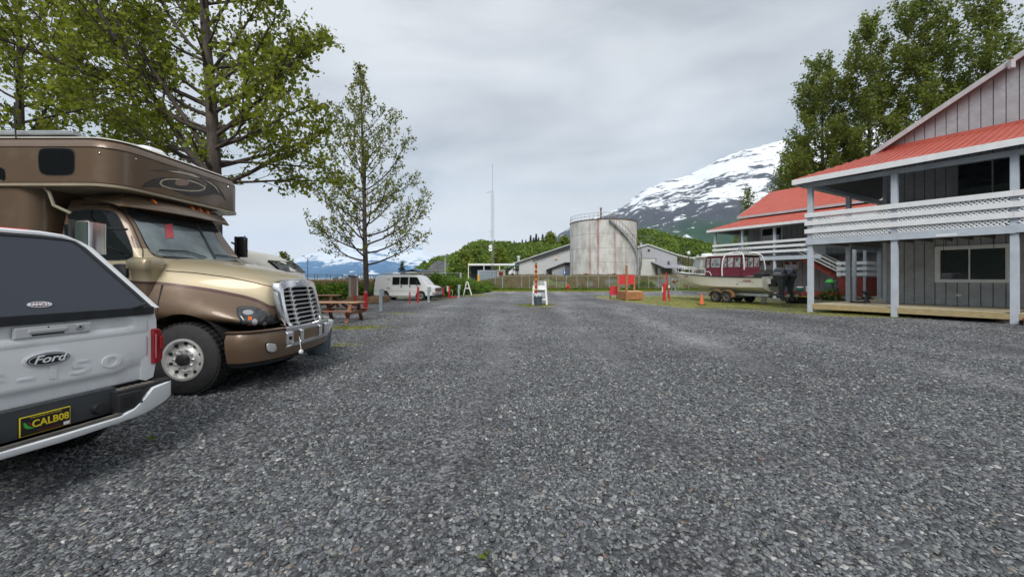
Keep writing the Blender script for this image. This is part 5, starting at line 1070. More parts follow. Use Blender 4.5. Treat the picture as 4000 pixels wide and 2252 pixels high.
    sh = [('graphic', dkb, [(1280, 487), (1330, 478), (1450, 470), (1590, 482), (1720, 515), (1830, 565), (1900, 625), (1950, 690), (1975, 752), (1930, 700), (1870, 686), (1800, 700), (1720, 715), (1640, 705), (1570, 680), (1500, 650), (1420, 632), (1330, 625), (1225, 630), (1260, 590), (1330, 556), (1420, 540), (1500, 541), (1600, 548), (1700, 560), (1760, 590), (1790, 630), (1810, 600), (1760, 560), (1690, 535), (1590, 508), (1450, 490)]),
          ('graphic', tanb, [(1385, 595), (1400, 565), (1450, 550), (1560, 552), (1660, 566), (1740, 595), (1790, 625), (1785, 645), (1740, 662), (1660, 664), (1560, 654), (1470, 640), (1410, 620)]),
          ('graphic', dkb, [(1402, 595), (1415, 572), (1460, 560), (1560, 562), (1650, 575), (1730, 600), (1775, 628), (1770, 641), (1730, 652), (1660, 654), (1560, 645), (1475, 630), (1422, 612)]),
          ('graphic', mat('graphic_brown', (.27, .18, .12), .4, coat=.5), [(1518, 590), (1535, 562), (1590, 553), (1635, 565), (1645, 590), (1630, 608), (1570, 614), (1530, 606)]),
          ('graphic', tanb, [(1445, 482), (1560, 488), (1680, 515), (1740, 545), (1700, 540), (1620, 515), (1520, 498)]),
          ('graphic', tanb, [(1760, 560), (1830, 585), (1880, 625), (1905, 668), (1908, 690), (1892, 660), (1855, 615), (1800, 580)])]
    for k, (nm, mm, pts) in enumerate(sh): decal(nm, t, SO, z2(pts), mm, .004 + .0015 * k, 2)
    sw = spline([(155, 600), (165, 585), (200, 581), (270, 584), (287, 598), (289, 630), (287, 665), (272, 680), (220, 682), (180, 680), (160, 668), (154, 635)], 3)
    decal('bunk_window', t, SO, [(222 + (p.x - 222) * 1.06, 632 + (p.y - 632) * 1.08) for p in sw], black, .004, 2); w_ = decal('bunk_window', t, SO, sw, mat('black_glass', (.006, .006, .008), .15), .009, 2); mirror_y(w_)
    decal('bunk_window', t, SO, [(-60, 655), (0, 652), (18, 662), (22, 690), (15, 716), (0, 718), (-60, 718)], MATS['black_glass'], .006, 1)
    for q in ((390, 598), (530, 621), (891, 729)):
        h_ = hit(SO, *q)
        if h_: o = MB().lathe([(.012, 0), (.008, .012), (0, .014)], 8).build('screw_cap', chrome, t); o.matrix_local = Matrix.Translation(t.matrix_world.inverted() @ h_[1]) @ h_[2].to_track_quat('Z', 'Y').to_matrix().to_4x4()
    # strut between cab and box, antenna
    MB().tube([(-1.9, -1.2, 2.96), (-1.82, -1.22, 2.9), (-1.78, -1.2, 2.72), (-1.62, -1.13, 2.62)], .022, 8).build('gas_strut', mat('strut_tan', (.32, .30, .22), .4), t)
    MB().tube([(-2.25, -1.24, 3.45), (-2.25, -1.27, 3.9), (-2.25, -1.27, 4.15)], .008, 6).build('antenna', black, t)
    # mirrors
    for s in (-1, 1):
        yo, xo, zo = (1.70, 0, 0) if s < 0 else (1.38, -.20, .12); mw = .13 if s < 0 else .05
        mh = MB().rings([rrect(xo - .80, xo - .62, s * yo - mw, s * yo + mw, .045, zo + z, 5) for z in (2.0, 2.02, 2.30, 2.40)] + [rrect(xo - .78, xo - .66, s * yo - mw * .7, s * yo + mw * .7, .03, zo + 2.43, 5)]).build('mirror', chrome if s < 0 else black, t); smooth_by_angle(mh, 50)
        MB().rings([rrect(xo - .86, xo - .80, s * yo - mw - .01, s * yo + mw + .01, .03, zo + z, 3) for z in (1.98, 2.43)]).build('mirror_back', black, mh); MB().tube([(xo - .75, s * (yo - .12), 2.36), (-.9, s * 1.05, 2.40)], .018, 6).build('mirror_arm', black, mh); MB().tube([(xo - .75, s * (yo - .12), 2.15), (-.9, s * 1.1, 2.05)], .018, 6).build('mirror_arm', black, mh)
    # body bits seen behind the cab
    MB().box(-6.5, -3.3, -1.285, -1.27, 1.9, 2.6).build('body_window', glass_dark, t, bevel=.004)
    wheel(t, (0, -1.0, .52), .52, .28, alu, side=-1); wheel(t, (0, 1.0, .52), .52, .28, alu, side=1); MB().cyl((0, -.95, .5), (0, .95, .5), .06, n=10).build('axle', dark, t)
    for s in (-1, 1): wheel(t, (-6.6, s * .95, .52), .52, .30, alu, side=s)
    # radiator hoses etc: dark mass under the nose
    MB().box(.60, 1.1, -.62, .62, .42, .62).build('underbody', dark, t)
motorhome()

# ------------------------------------------------------------------ white pickup with topper
def pickup():
    rx = math.atan2(.193, -.981); t = thing('pickup_truck', 'white pickup truck seen from behind with dark tinted topper and chilli licence plate', 'pickup truck', (-3.897 * .93, 3.224 * .93, 1.7 * .07), rx); t.scale = (.93, .93, .93); bpy.context.view_layer.update()
    W = truck_white; wd = mat('white_paint_dirty', (.55, .56, .57), .4, var=.06, coat=.3, col2=(.44, .43, .41), c2s=2, c2lo=.45, c2hi=.75)
    # tailgate surface: x is forward (away from the viewer)
    ys = np.linspace(-.765, .765, 61); zs = [.655, .67, .70, .735, .76, .775, .79, .81, .83, .90, 1.0, 1.08, 1.13, 1.135, 1.145, 1.18, 1.205, 1.215, 1.235, 1.27, 1.30, 1.315, 1.325]
    rows = []
    for z in zs:
        row = []
        for y in ys:
            ay = abs(y); x = .0; e = np.interp(ay, [.50, .62], [0, 1])       # side blend
            lo = np.interp(z, [.655, .70, .755 + .05 * e, .80 + .05 * e], [.035, .03, .028, 0]); x += lo
            if z > 1.2: up = np.interp(z, [1.2, 1.215, 1.26, 1.325], [0, .03, .03, .012]); x += up * (1 - np.interp(ay, [.55, .64], [0, 1])) + (.006 if z > 1.3 else 0)
            if 1.13 <= z <= 1.14: x += .004
            x += .02 * (ay / .765) ** 4
            row.append((x, y, z))
        rows.append(row)
    tg = grid_mesh(rows, 'tailgate', W); tg.parent = t; CHILD.setdefault(t.name, []).append(tg); sm = tg.modifiers.new('s', 'SOLIDIFY'); sm.thickness = .04; sm.offset = -1 if False else 1
    smooth_by_angle(tg, 30)
    # text must read from behind: right of picture is -y
    fr = lambda y, z, x=-.003: frame((x, y, z), (0, -1, 0), (0, 0, 1))
    oval = lambda a, b, x0, x1, cy, cz, n=40: [[(x, cy + a * math.cos(q), cz + b * math.sin(q)) for q in np.linspace(0, 2 * math.pi, n, endpoint=False)] for x in (x0, x1)]
    lg = MB().rings(oval(.135, .056, .01, -.014, 0, 1.018)).build('badge', chrome, t); MB().rings(oval(.128, .050, -.013, -.017, 0, 1.018)).build('badge_field', mat('badge_black', (.015, .017, .02), .3), lg)
    MB().rings(oval(.15, .068, .02, -.004, 0, 1.018)).build('badge_recess', W, lg); MB().rings([oval(.122, .0445, -.0172, -.0176, 0, 1.018)[0], oval(.118, .041, -.0176, -.0176, 0, 1.018)[0]], cap=False).build('badge_line', white_paint, lg)
    text('Ford', .088, white_paint, lg, fr(0, 1.020, -.0185), shear=.35, xs=1.15, extrude=.001, bold=.0012)
    eb = mat('embossed_paint', (.64, .66, .68), .32, var=.02, coat=.6)
    for _c, _y in (('F', .33), ('-', .13), ('1', -.03), ('5', -.21), ('0', -.44)): text(_c, .165, W, t, fr(_y, .895, -.002), name='embossed_letter', xs=2.0, extrude=.004, bold=.002)
    hd = MB().box(-.008, .02, -.285, .20, 1.205, 1.30).build('handle_bezel', wd, t, bevel=.012); MB().box(-.010, .0, -.10, .10, 1.222, 1.236).build('handle_slot', dark, t); MB().box(-.016, -.004, -.12, .12, 1.245, 1.275).build('tailgate_handle', wd, t, bevel=.006)
    lk = MB().lathe([(.028, .02), (.028, -.014), (.018, -.018), (0.001, -.018)], 20, 'x', c=(0, -.20, 1.262)).build('lock', galv, t); MB().lathe([(.010, -.019), (0.001, -.021)], 10, 'x', c=(0, -.20, 1.262)).build('lock_core', dark, t); MB().lathe([(.007, -.008), (0.001, -.012)], 8, 'x', c=(0, .0, 1.285)).build('camera_lens', dark, t)
    # bedsides
    for s in (-1, 1):
        pr = [(.74 + .03, .64), (.84, .66), (.87, .82), (.875, 1.1), (.87, 1.25), (.85, 1.35), (.79, 1.37)]
        rg = [[(x, s * (y - k), z) for y, z in pr] + [(x, s * .70, 1.37), (x, s * .70, .66)] for x, k in ((.02, .03), (.06, .0), (.4, 0), (5.0, 0), (5.4, .05))]
        bs = smooth_by_angle(MB().rings(rg).build('bedside', W, t), 40)
        lt = MB().rings([[(x, s * y, z) for y, z in ((.79, .80), (.85, .81), (.872, .84), (.88, .98), (.868, 1.13), (.84, 1.165), (.79, 1.165))] for x in (-.025, -.012, .10)]).build('tail_light', red_lens, t, bevel=.012)
        MB().box(-.03, -.020, min(s * .80, s * .812), max(s * .80, s * .812), .86, 1.11).build('reverse_lamp', mat('lamp_clear_pink', (.45, .16, .16), .15), lt, bevel=.003)
        MB().box(-.04, -.0255, min(s * .835, s * .872), max(s * .835, s * .872), .95, 1.08).build('reflector', mat('red_bright', (.30, .012, .018), .2), lt, bevel=.008)
    MB().box(.06, 5.2, -.72, .72, .55, .75).build('bed_floor', dark, t); MB().box(1.7, 5.2, -.93, .93, .75, 1.4).build('cab_body', W, t, bevel=.03)
    # bumper
    bp = [(.06, -.95), (-.02, -.945), (-.105, -.87), (-.155, -.62), (-.175, 0), (-.155, .62), (-.105, .87), (-.02, .945), (.06, .95)]; BP = spline([(x, y, 0) for x, y in bp], 5, False)
    def bstrip(lo, hi, off, name, m, dep=.03, fn=None):
        rr = []
        for i, p in enumerate(BP):
            d = (BP[min(i + 1, len(BP) - 1)] - BP[max(i - 1, 0)]).normalized(); n = Vector((-d.y, d.x, 0)); a, b = (lo(p.y), hi(p.y))
            rr.append([p + n * (off - dep) + Vector((0, 0, a)), p + n * (off - .012) + Vector((0, 0, a)), p + n * off + Vector((0, 0, a + .02)), p + n * off + Vector((0, 0, b - .01)), p + n * (off - .015) + Vector((0, 0, b)), p + n * (off - dep) + Vector((0, 0, b))])
        return smooth_by_angle(MB().rings(rr).build(name, m, t), 40)
    top = lambda y: float(np.interp(abs(y), [0, .46, .56, .70, .99], [.40, .405, .46, .595, .615])); lo_ = lambda y: float(np.interp(abs(y), [0, .6, .99], [.335, .35, .455]))
    bstrip(lo_, top, 0.0, 'bumper', W, .05)
    bstrip(lambda y: top(y) - .03, lambda y: max(top(y) + .005, float(np.interp(abs(y), [0, .42, .46, .62, .99], [.43, .43, .59, .61, .63]))), -.03, 'bumper_cladding', black, .10)
    pad = MB(); sand = mat('step_pad_dusty', (.13, .12, .105), .85, var=.4, vs=6)
    for s in (-1, 1):
        MB().rings([[(-.12, s * .40, z), (-.135, s * .62, z), (-.09, s * .90, z), (.03, s * .95, z), (.03, s * .40, z)] for z in (.60, .63)]).build('step_pad', black, t, bevel=.006)
        for k in range(6): MB().box(-.115 + .004 * k, -.02, min(s * (.44 + k * .055), s * (.47 + k * .055)), max(s * (.44 + k * .055), s * (.47 + k * .055)), .631, .639).build('tread_rib', sand, t)
        pk = MB().box(-.150, -.05, min(s * .40, s * .60), max(s * .40, s * .60), .43, .605).build('bumper_pocket', black, t, bevel=.012); MB().box(-.156, -.149, min(s * .43, s * .53), max(s * .43, s * .53), .47, .57).build('pocket_opening', dark, pk, bevel=.003)
        MB().lathe([(.014, -.008), (.01, -.014), (0.001, -.012)], 12, 'x', c=(-.155, s * .575, .49)).build('park_sensor', black, t)
        MB().lathe([(.016, -.006), (.012, -.010), (0.001, -.010)], 12, 'x', c=(-.10, s * .84, .555)).build('park_sensor', galv, t)
    MB().box(-.05, .03, -.44, .44, .43, .66).build('bumper_recess', mat('recess_grey', (.045, .05, .055), .7), t); MB().box(-.16, .0, -.42, .42, .408, .43).build('step_plate', sand, t)
    MB().lathe([(.045, -.09), (.05, -.05), (.05, .0)], 16, 'x', c=(0, -.30, .51)).build('trailer_socket', black, t, bevel=.003)
    # licence plate
    pz = .515; PY = .045; pl = MB().box(-.066, -.058, PY - .1525, PY + .1525, pz - .078, pz + .078).build('licence_plate', mat('plate_yellow', (.75, .62, .02), .4), t, bevel=.003); MB().box(-.0675, -.0655, PY - .146, PY + .146, pz - .0715, pz + .0715).build('plate_field', mat('plate_black', (.015, .013, .012), .4), pl)
    ye = mat('plate_letter', (.85, .66, .02), .4); fp = lambda y, z: frame((-.0682, y + PY, z), (0, -1, 0), (0, 0, 1))
    text('CALB08', .080, ye, pl, fp(-.028, pz + .004), xs=.82, extrude=.001, bold=.0016); text('CHILE CAPITAL OF THE WORLD', .013, ye, pl, fp(0, pz + .060), extrude=.0004); text('New Mexico USA', .018, mat('plate_red', (.30, .02, .015), .5), pl, fp(-.02, pz - .056), extrude=.0005)
    g1 = MB(); g2 = MB()
    def chili(mb, pts, o): mb.prism([(y + PY, pz + z) for y, z in pts], -.0692 - o, -.0685 - o, 'x')
    chili(g1, [(.132, .035), (.120, .030), (.110, .010), (.095, -.008), (.075, -.020), (.062, -.022), (.085, -.026), (.112, -.020), (.130, .0)], 0); g1.build('chilli_print', mat('chili_green', (.05, .42, .05), .5), pl)
    chili(g2, [(.110, .030), (.100, .026), (.096, .008), (.082, -.006), (.070, -.012), (.090, .000), (.098, .022)], .0006); g2.build('chilli_print', mat('chili_red', (.6, .04, .03), .5), pl)
    MB().box(-.0695, -.068, PY - .143, PY - .105, pz - .068, pz - .042).build('sticker', white_paint, pl)
    MB().box(-.04, .25, -.035, .035, .33, .40).build('hitch_receiver', mat('receiver_steel', (.07, .08, .08), .5), t, bevel=.004); MB().box(-.043, -.039, -.026, .026, .34, .392).build('receiver_hole', dark, t); MB().cyl((.1, -.5, .38), (.1, .5, .38), .04, n=10).build('hitch_bar', dark, t)
    for s in (-1, 1): wheel(t, (1.15, s * .80, .291), .419, .28, alu, side=s, holes=0, lugs=0); wheel(t, (4.85, s * .80, .291), .419, .28, alu, side=s, holes=0, lugs=0)
    # topper
    zb, zt = 1.385, 2.07; hb_, ht = .80, .385; xb, xt = .0, .36
    def ring(k):   # k: 0 outer .. inset
        return spline([(0, hb_ + .04 - k, 0)] * 0 + [(0, 0, 0)] * 0, 1) if False else None
    def prof(o, zo=0):   # outline in (y, f) where f 0 bottom, 1 top; o: growth outward
        pts = [(-(hb_ + o), 0.), (-(hb_ + o) + .02, .04)]
        pts += [(-(hb_ + o - (hb_ - ht) * f), f) for f in (.25, .5, .75, .88)]; pts += [(-(ht + o * .8 - .01), .965), (-(ht + o * .5 - .10), 1.0 + o * .8), (-.15, 1.015 + o), (.15, 1.015 + o), (ht + o * .5 - .10, 1.0 + o * .8), (ht + o * .8 - .01, .965)]
        pts += [(hb_ + o - (hb_ - ht) * f, f) for f in (.88, .75, .5, .25)] + [(hb_ + o - .02, .04), (hb_ + o, 0.)]
        return pts
    def P3(y, f, off): return (xb + (xt - xb) * f + off, y, zb + (zt - zb) * f)
    o1, o2 = prof(.055), prof(.0)
    sh = MB().rings([[P3(y, f, 0.04) for y, f in o2], [P3(y, f, -.004) for y, f in o2], [P3(y, f, -.012) for y, f in prof(.03)], [P3(y, f, 0.0) for y, f in o1], [P3(y, f, .35) for y, f in o1], [(4.6, y, zb + (zt - zb) * f) for y, f in o1]], cap=False).build('topper_shell', W, t); smooth_by_angle(sh, 35)
    MB().rings([[P3(y, f, .012) for y, f in prof(-.001)], [P3(y, f, -.006) for y, f in prof(-.001)], [P3(y, f, -.006) for y, f in prof(-.035)], [P3(y, f, .012) for y, f in prof(-.035)]], cap=False).build('glass_seal', black, t)
    gl = MB(); q = prof(-.02); gl.v = [P3(y, f, .004) for y, f in q] + [P3(y, f, .012) for y, f in q]; n = len(q); gl.f = [tuple(range(n)), tuple(range(2 * n - 1, n - 1, -1))]; gl.build('rear_glass', glass_tint, t)
    MB().hexa([(-.012, -.80, 1.318), (-.012, .80, 1.318), (.06, .80, 1.318), (.06, -.80, 1.318), (-.02, -.79, 1.40), (-.02, .79, 1.40), (.06, .79, 1.40), (.06, -.79, 1.40)]).build('glass_bottom_rail', mat('rail_black', (.025, .028, .033), .35, var=.4, vs=5), t, bevel=.006)
    MB().tube([P3(-.60, .02, -.03), P3(-.66, .05, -.045), P3(-.735, .07, -.03)], [.010, .022, .012], 8).build('glass_latch', black, t)
    MB().hexa([P3(-.17, .99, -.012), P3(.30, .99, -.012), P3(.30, 1.03, -.0), P3(-.17, 1.03, -.0), P3(-.16, .99, -.02), P3(.30, .99, -.02), P3(.30, 1.03, -.012), P3(-.16, 1.03, -.012)]).build('brake_light', mat('brake_red', (.55, .03, .03), .25), t) if False else MB().rings([[P3(y, 1.05 + .0, .02 + x) for x in (0, .03)] + [P3(y, 1.085, .02 + x) for x in (.03, 0)] for y in (-.10, .0, .3)]).build('brake_light', mat('brake_red', (.55, .03, .03), .25), t)
    # oval maker decal on the glass
    lz = frame(P3(.025, .13, -.001), (0, -1, 0), (xt - xb, 0, zt - zb)); ov = MB(); ov.rings([[(a * math.cos(q), b * math.sin(q), h) for q in np.linspace(0, 6.283, 28, endpoint=False)] for a, b, h in ((.058, .021, 0), (.058, .021, .0015))]); o = ov.build('decal_oval', mat('decal_white', (.75, .75, .77), .4), t); o.matrix_local = lz @ Matrix.Scale(1.3, 4)
    ov = MB().rings([[(a * math.cos(q) - .002, b * math.sin(q), h) for q in np.linspace(0, 6.283, 28, endpoint=False)] for a, b, h in ((.052, .017, .0016), (.052, .017, .0022))]); o2_ = ov.build('decal_field', mat('decal_dark', (.10, .012, .03), .4), o)
    text('RANCH', .027, MATS['decal_white'], o, Matrix.Translation((-.004, 0, .0028)), xs=1.05, extrude=.0006, bold=.0012)
pickup()
# ------------------------------------------------------------------ vans
def van_body(t, m, L_, Hh, W2, prof, glass_m=None):
    """prof: list (x, z) of the roof/bonnet line, front at +x; body is lofted across its width"""
    rg = []
    for y, ins in ((-W2, .0), (-W2 + .03, .0), (W2 - .03, .0), (W2, .0)): rg.append([(x, y, z) for x, z in prof])
    # tumblehome: upper part leans in
    def sec(y, z): 
        k = max(0, (z - 1.1) / (Hh - 1.1)); return y * (1 - .11 * k ** 1.6)
    ys = [-W2, -W2 * .985, -W2 * .93, -W2 * .6, 0, W2 * .6, W2 * .93, W2 * .985, W2]; dz = [-.06, -.025, -.006, 0.008, .012, .008, -.006, -.025, -.06]
    rings = []
    for y, d in zip(ys, dz):
        rings.append([(x - (.10 * (abs(y) / W2) ** 4 if x > L_ * .42 else -.03 * (abs(y) / W2) ** 4 if x < -L_ * .45 else 0), sec(y, z), z + (d if z > .9 else 0)) for x, z in prof])
    o = MB().rings(rings).build('body', m, t); return o
def gmc():
    Y = 28.4; k = .885; t = thing('white_van', 'white passenger van with roof rack parked beside the tree planter', 'van', (XP(1583, Y), Y + .9, 0), R(-7))
    t.scale = (k, k, k); L_ = 5.7; W2 = 1.0; Hh = 2.1
    xr = XP(1453, Y); xw2 = XP(1660, Y); ox = t.location.x; lx = lambda px, y=Y: (XP(px, y) - ox) / k
    prof = [(-2.62, .42), (-2.66, .60), (-2.66, 1.1), (-2.58, 1.75), (-2.48, 2.0), (-2.3, 2.09), (-1.0, 2.13), (.9, 2.12), (1.22, 2.05), (1.42, 1.93), (1.72, 1.60), (1.98, 1.31), (2.02, 1.28), (2.45, 1.19), (2.68, 1.09), (2.74, .98), (2.76, .60), (2.70, .42), (1.0, .38), (-1.0, .38)]
    b = van_body(t, van_white, L_, Hh, W2, prof)
    xs1, xs2 = -1.72, 1.44
    for x in (xs1, xs2): boolcut(b, MB().lathe([(.43, -1.5), (.43, 1.5)], 32, 'y', c=(x, 0, .40)))
    b.data.materials.clear(); b.data.materials.append(van_white); smooth_by_angle(b, 30)
    for x in (xs1, xs2):
        for s in (-1, 1):
            well(t, x, .40, .432, s * .97, s * .6); wheel(t, (x, s * .84, .37), .37, .24, mat('van_rim', (.38, .38, .38), .4, .5), side=s, holes=0, lugs=0, rimr=.58)
            hc = MB().lathe([(.05, s * .975), (.03, s * 1.0), (.001, s * 1.0)], 10, 'y', c=(x, 0, .37)).build('hub_cap', chrome, t)
    def side(name, pts, m, off, s=-1, th=.012):
        def Y_(z): return W2 * (1 - .11 * max(0, (z - 1.1) / (Hh - 1.1)) ** 1.6)
        P = spline([(x, z, 0) for x, z in pts], 2) if len(pts) > 4 and name == 'side_window' else [Vector((x, z, 0)) for x, z in pts]
        mb = MB(); n = len(P); mb.v = [(p.x, s * (Y_(p.y) + off), p.y) for p in P] + [(p.x, s * (Y_(p.y) + off - th), p.y) for p in P]; mb.f = [tuple(range(n)), tuple(range(2 * n - 1, n - 1, -1))] + [(i, (i + 1) % n, n + (i + 1) % n, n + i) for i in range(n)]
        return mb.build(name, m, t)
    for s in (-1, 1):
        for a, c in ((-.98, -.42), (-.30, .33)):
            side('window_seal', [(a - .03, 1.33), (c + .03, 1.33), (c + .03, 1.95), (a - .03, 1.95)], black, .006, s); side('side_window', [(a, 1.36), (c, 1.36), (c, 1.92), (a, 1.92)], glass_dark, .012, s)
        side('window_seal', [(.46, 1.33), (1.48, 1.33), (1.16, 1.90), (1.08, 1.95), (.46, 1.95)], black, .006, s); side('side_window', [(.50, 1.36), (1.40, 1.36), (1.12, 1.88), (1.05, 1.92), (.50, 1.92)], glass_dark, .012, s) if False else side('cab_window', [(.50, 1.36), (1.40, 1.36), (1.12, 1.88), (1.05, 1.92), (.50, 1.92)], glass_dark, .012, s)
        for x in (-1.04, -.36, .40, 1.36): side('door_gap', [(x, .45), (x + .012, .45), (x + .012, 1.98 if x < 1 else 1.3), (x, 1.98 if x < 1 else 1.3)], mat('van_gap', (.12, .12, .12), .8), .003, s)
        for x in (-.27, .49): side('door_handle', [(x, 1.10), (x + .07, 1.10), (x + .07, 1.28), (x, 1.28)], black, .03, s, .03)
        side('side_vent', [(-1.48, 1.74), (-1.26, 1.74), (-1.26, 1.79), (-1.48, 1.79)], dark, .006, s); side('sticker', [(-1.5, .98), (-1.2, .98), (-1.2, 1.1), (-1.5, 1.1)], mat('faded_tan', (.45, .42, .30), .6), .005, s)
        side('belt_moulding', [(-2.6, .80), (2.5, .80), (2.5, .83), (-2.6, .83)], mat('van_mould', (.55, .55, .52), .5), .006, s)
        MB().box(-2.66, -2.60, min(s * .86, s * .985), max(s * .86, s * .985), 1.30, 1.85).build('tail_light', red_lens, t, bevel=.01)
        MB().box(-1.1, 1.0, min(s * .92, s * 1.04), max(s * .92, s * 1.04), .28, .33).build('running_board', alu, t)
        mr_ = MB().rings([rrect(1.13, 1.23, s * 1.17 - .10, s * 1.17 + .10, .04, z, 3) for z in (1.33, 1.36, 1.60, 1.64)]).build('mirror', black, t)
        # headlamps and indicator
        MB().box(2.60, 2.745, min(s * .50, s * .93), max(s * .50, s * .93), .80, 1.04).build('headlight', mat('van_headlight', (.12, .12, .13), .1, spec=.9), t, bevel=.02); MB().box(2.60, 2.755, min(s * .52, s * .92), max(s * .52, s * .92), .71, .80).build('indicator', amber, t, bevel=.01)
    ws = [(1.30, 1.98), (1.45, 1.88), (1.72, 1.58), (1.93, 1.35)]
    MB().rings([[(x + .006, y * (1 - .10 * ((z - 1.3) / .8)), z + .008) for y in np.linspace(-.86, .86, 9)] + [(x - .01, y * (1 - .10 * ((z - 1.3) / .8)), z - .01) for y in np.linspace(.86, -.86, 9)] for x, z in ws]).build('windscreen', mat('van_screen', (.30, .34, .34), .05, spec=.8, var=.2, vs=2), t, smooth=False)
    gr = MB().box(2.70, 2.765, -.48, .48, .70, 1.05).build('grille', mat('van_grille', (.03, .03, .035), .3), t, bevel=.015); text('GMC', .16, mat('badge_red', (.55, .03, .03), .3), gr, frame((2.768, 0, .88), (0, 1, 0), (0, 0, 1)), extrude=.004, bold=.004)
    for z in (.76, .99): MB().box(2.766, 2.772, -.45, .45, z, z + .02).build('grille_bar', chrome, gr)
    MB().rings([[(2.70 + .14 * (1 - (y / 1.05) ** 4) - (.25 if abs(y) > 1.0 else 0), y, z) for y in (-1.03, -1.0, -.85, -.4, 0, .4, .85, 1.0, 1.03)] + [(2.5, y, z) for y in (1.0, -1.0)] for z in (.46, .50, .64, .67)]).build('bumper', mat('bumper_steel', (.42, .43, .45), .3, .7), t, bevel=.01); MB().box(2.4, 2.78, -.95, .95, .34, .458).build('air_dam', black, t)
    MB().box(-2.74, -2.6, -.95, .95, .46, .62).build('rear_bumper', mat('bumper_steel', (.42, .43, .45)), t, bevel=.02)
    rk = MB(); 
    for s in (-.68, .68): rk.tube([(-2.1, s, 2.20), (1.0, s, 2.20)], .018, 6)
    for x in (-1.9, -1.1, -.3, .5, .95): rk.tube([(x, -.68, 2.20), (x, .68, 2.20)], .018, 6); rk.tube([(x, -.68, 2.08), (x, -.68, 2.2)], .016, 5); rk.tube([(x, .68, 2.08), (x, .68, 2.2)], .016, 5)
    rk.build('roof_rack', mat('rack_grey', (.25, .25, .26), .5, .4), t)
    MB().lathe([(.34, 0), (.36, .04), (.30, .12), (.12, .17), (0, .18)], 20, 'z', c=(-1.15, .1, 2.20)).build('roof_dish', white_paint, t, smooth=True)
    MB().tube([(1.9, .3, 1.36), (1.93, -.5, 1.38)], .012, 5).build('wiper', black, t)
    return t
gmc()
def cream_van():
    t = thing('camper_van', 'cream high roofed camper van mostly hidden behind the motorhome bonnet', 'van', (-8.0, 9.9, 0)); prof = [(-3.6, .5), (-3.6, 2.3), (-3.4, 2.45), (-1.2, 2.48), (.3, 2.45), (1.1, 2.40), (1.7, 2.28), (2.1, 2.08), (2.38, 1.85), (2.5, 1.5), (2.62, 1.35), (2.72, 1.1), (2.75, .5)]
    W2 = .88; ys = [-W2, -W2 * .97, -W2 * .88, -W2 * .5, 0, W2 * .5, W2 * .88, W2 * .97, W2]; dz = [-.16, -.07, -.02, .01, .02, .01, -.02, -.07, -.16]
    b = MB().rings([[(x - (.25 * (abs(y) / W2) ** 4 if x > 1 else 0), y * (1 - .08 * max(0, (z - 1.2) / 1.3)), z + (d if z > 1.2 else 0)) for x, z in prof] for y, d in zip(ys, dz)]).build('body', cream, t); smooth_by_angle(b, 30)
    MB().rings([[(x + .01, y * .86, z + .012) for y in np.linspace(-.62, .62, 9)] + [(x - .02, y * .86, z - .02) for y in np.linspace(.62, -.62, 9)] for x, z in ((2.05, 2.11), (2.2, 2.0), (2.38, 1.84))]).build('windscreen', glass_dark, t)
    MB().box(.7, 1.5, -.885, -.86, 1.5, 2.0).build('side_window', glass_dark, t)
    MB().tube([(1.35, -.3, 2.36), (1.32, -.3, 2.75)], .008, 6).build('antenna', black, t); MB().lathe([(.05, 0), (.03, .06), (0, .07)], 10, c=(1.35, -.3, 2.35)).build('antenna_foot', black, t)
    for x in (-2.2, 1.9):
        for s in (-1, 1): wheel(t, (x, s * .74, .35), .35, .22, alu, side=s, holes=0, lugs=0)
cream_van()

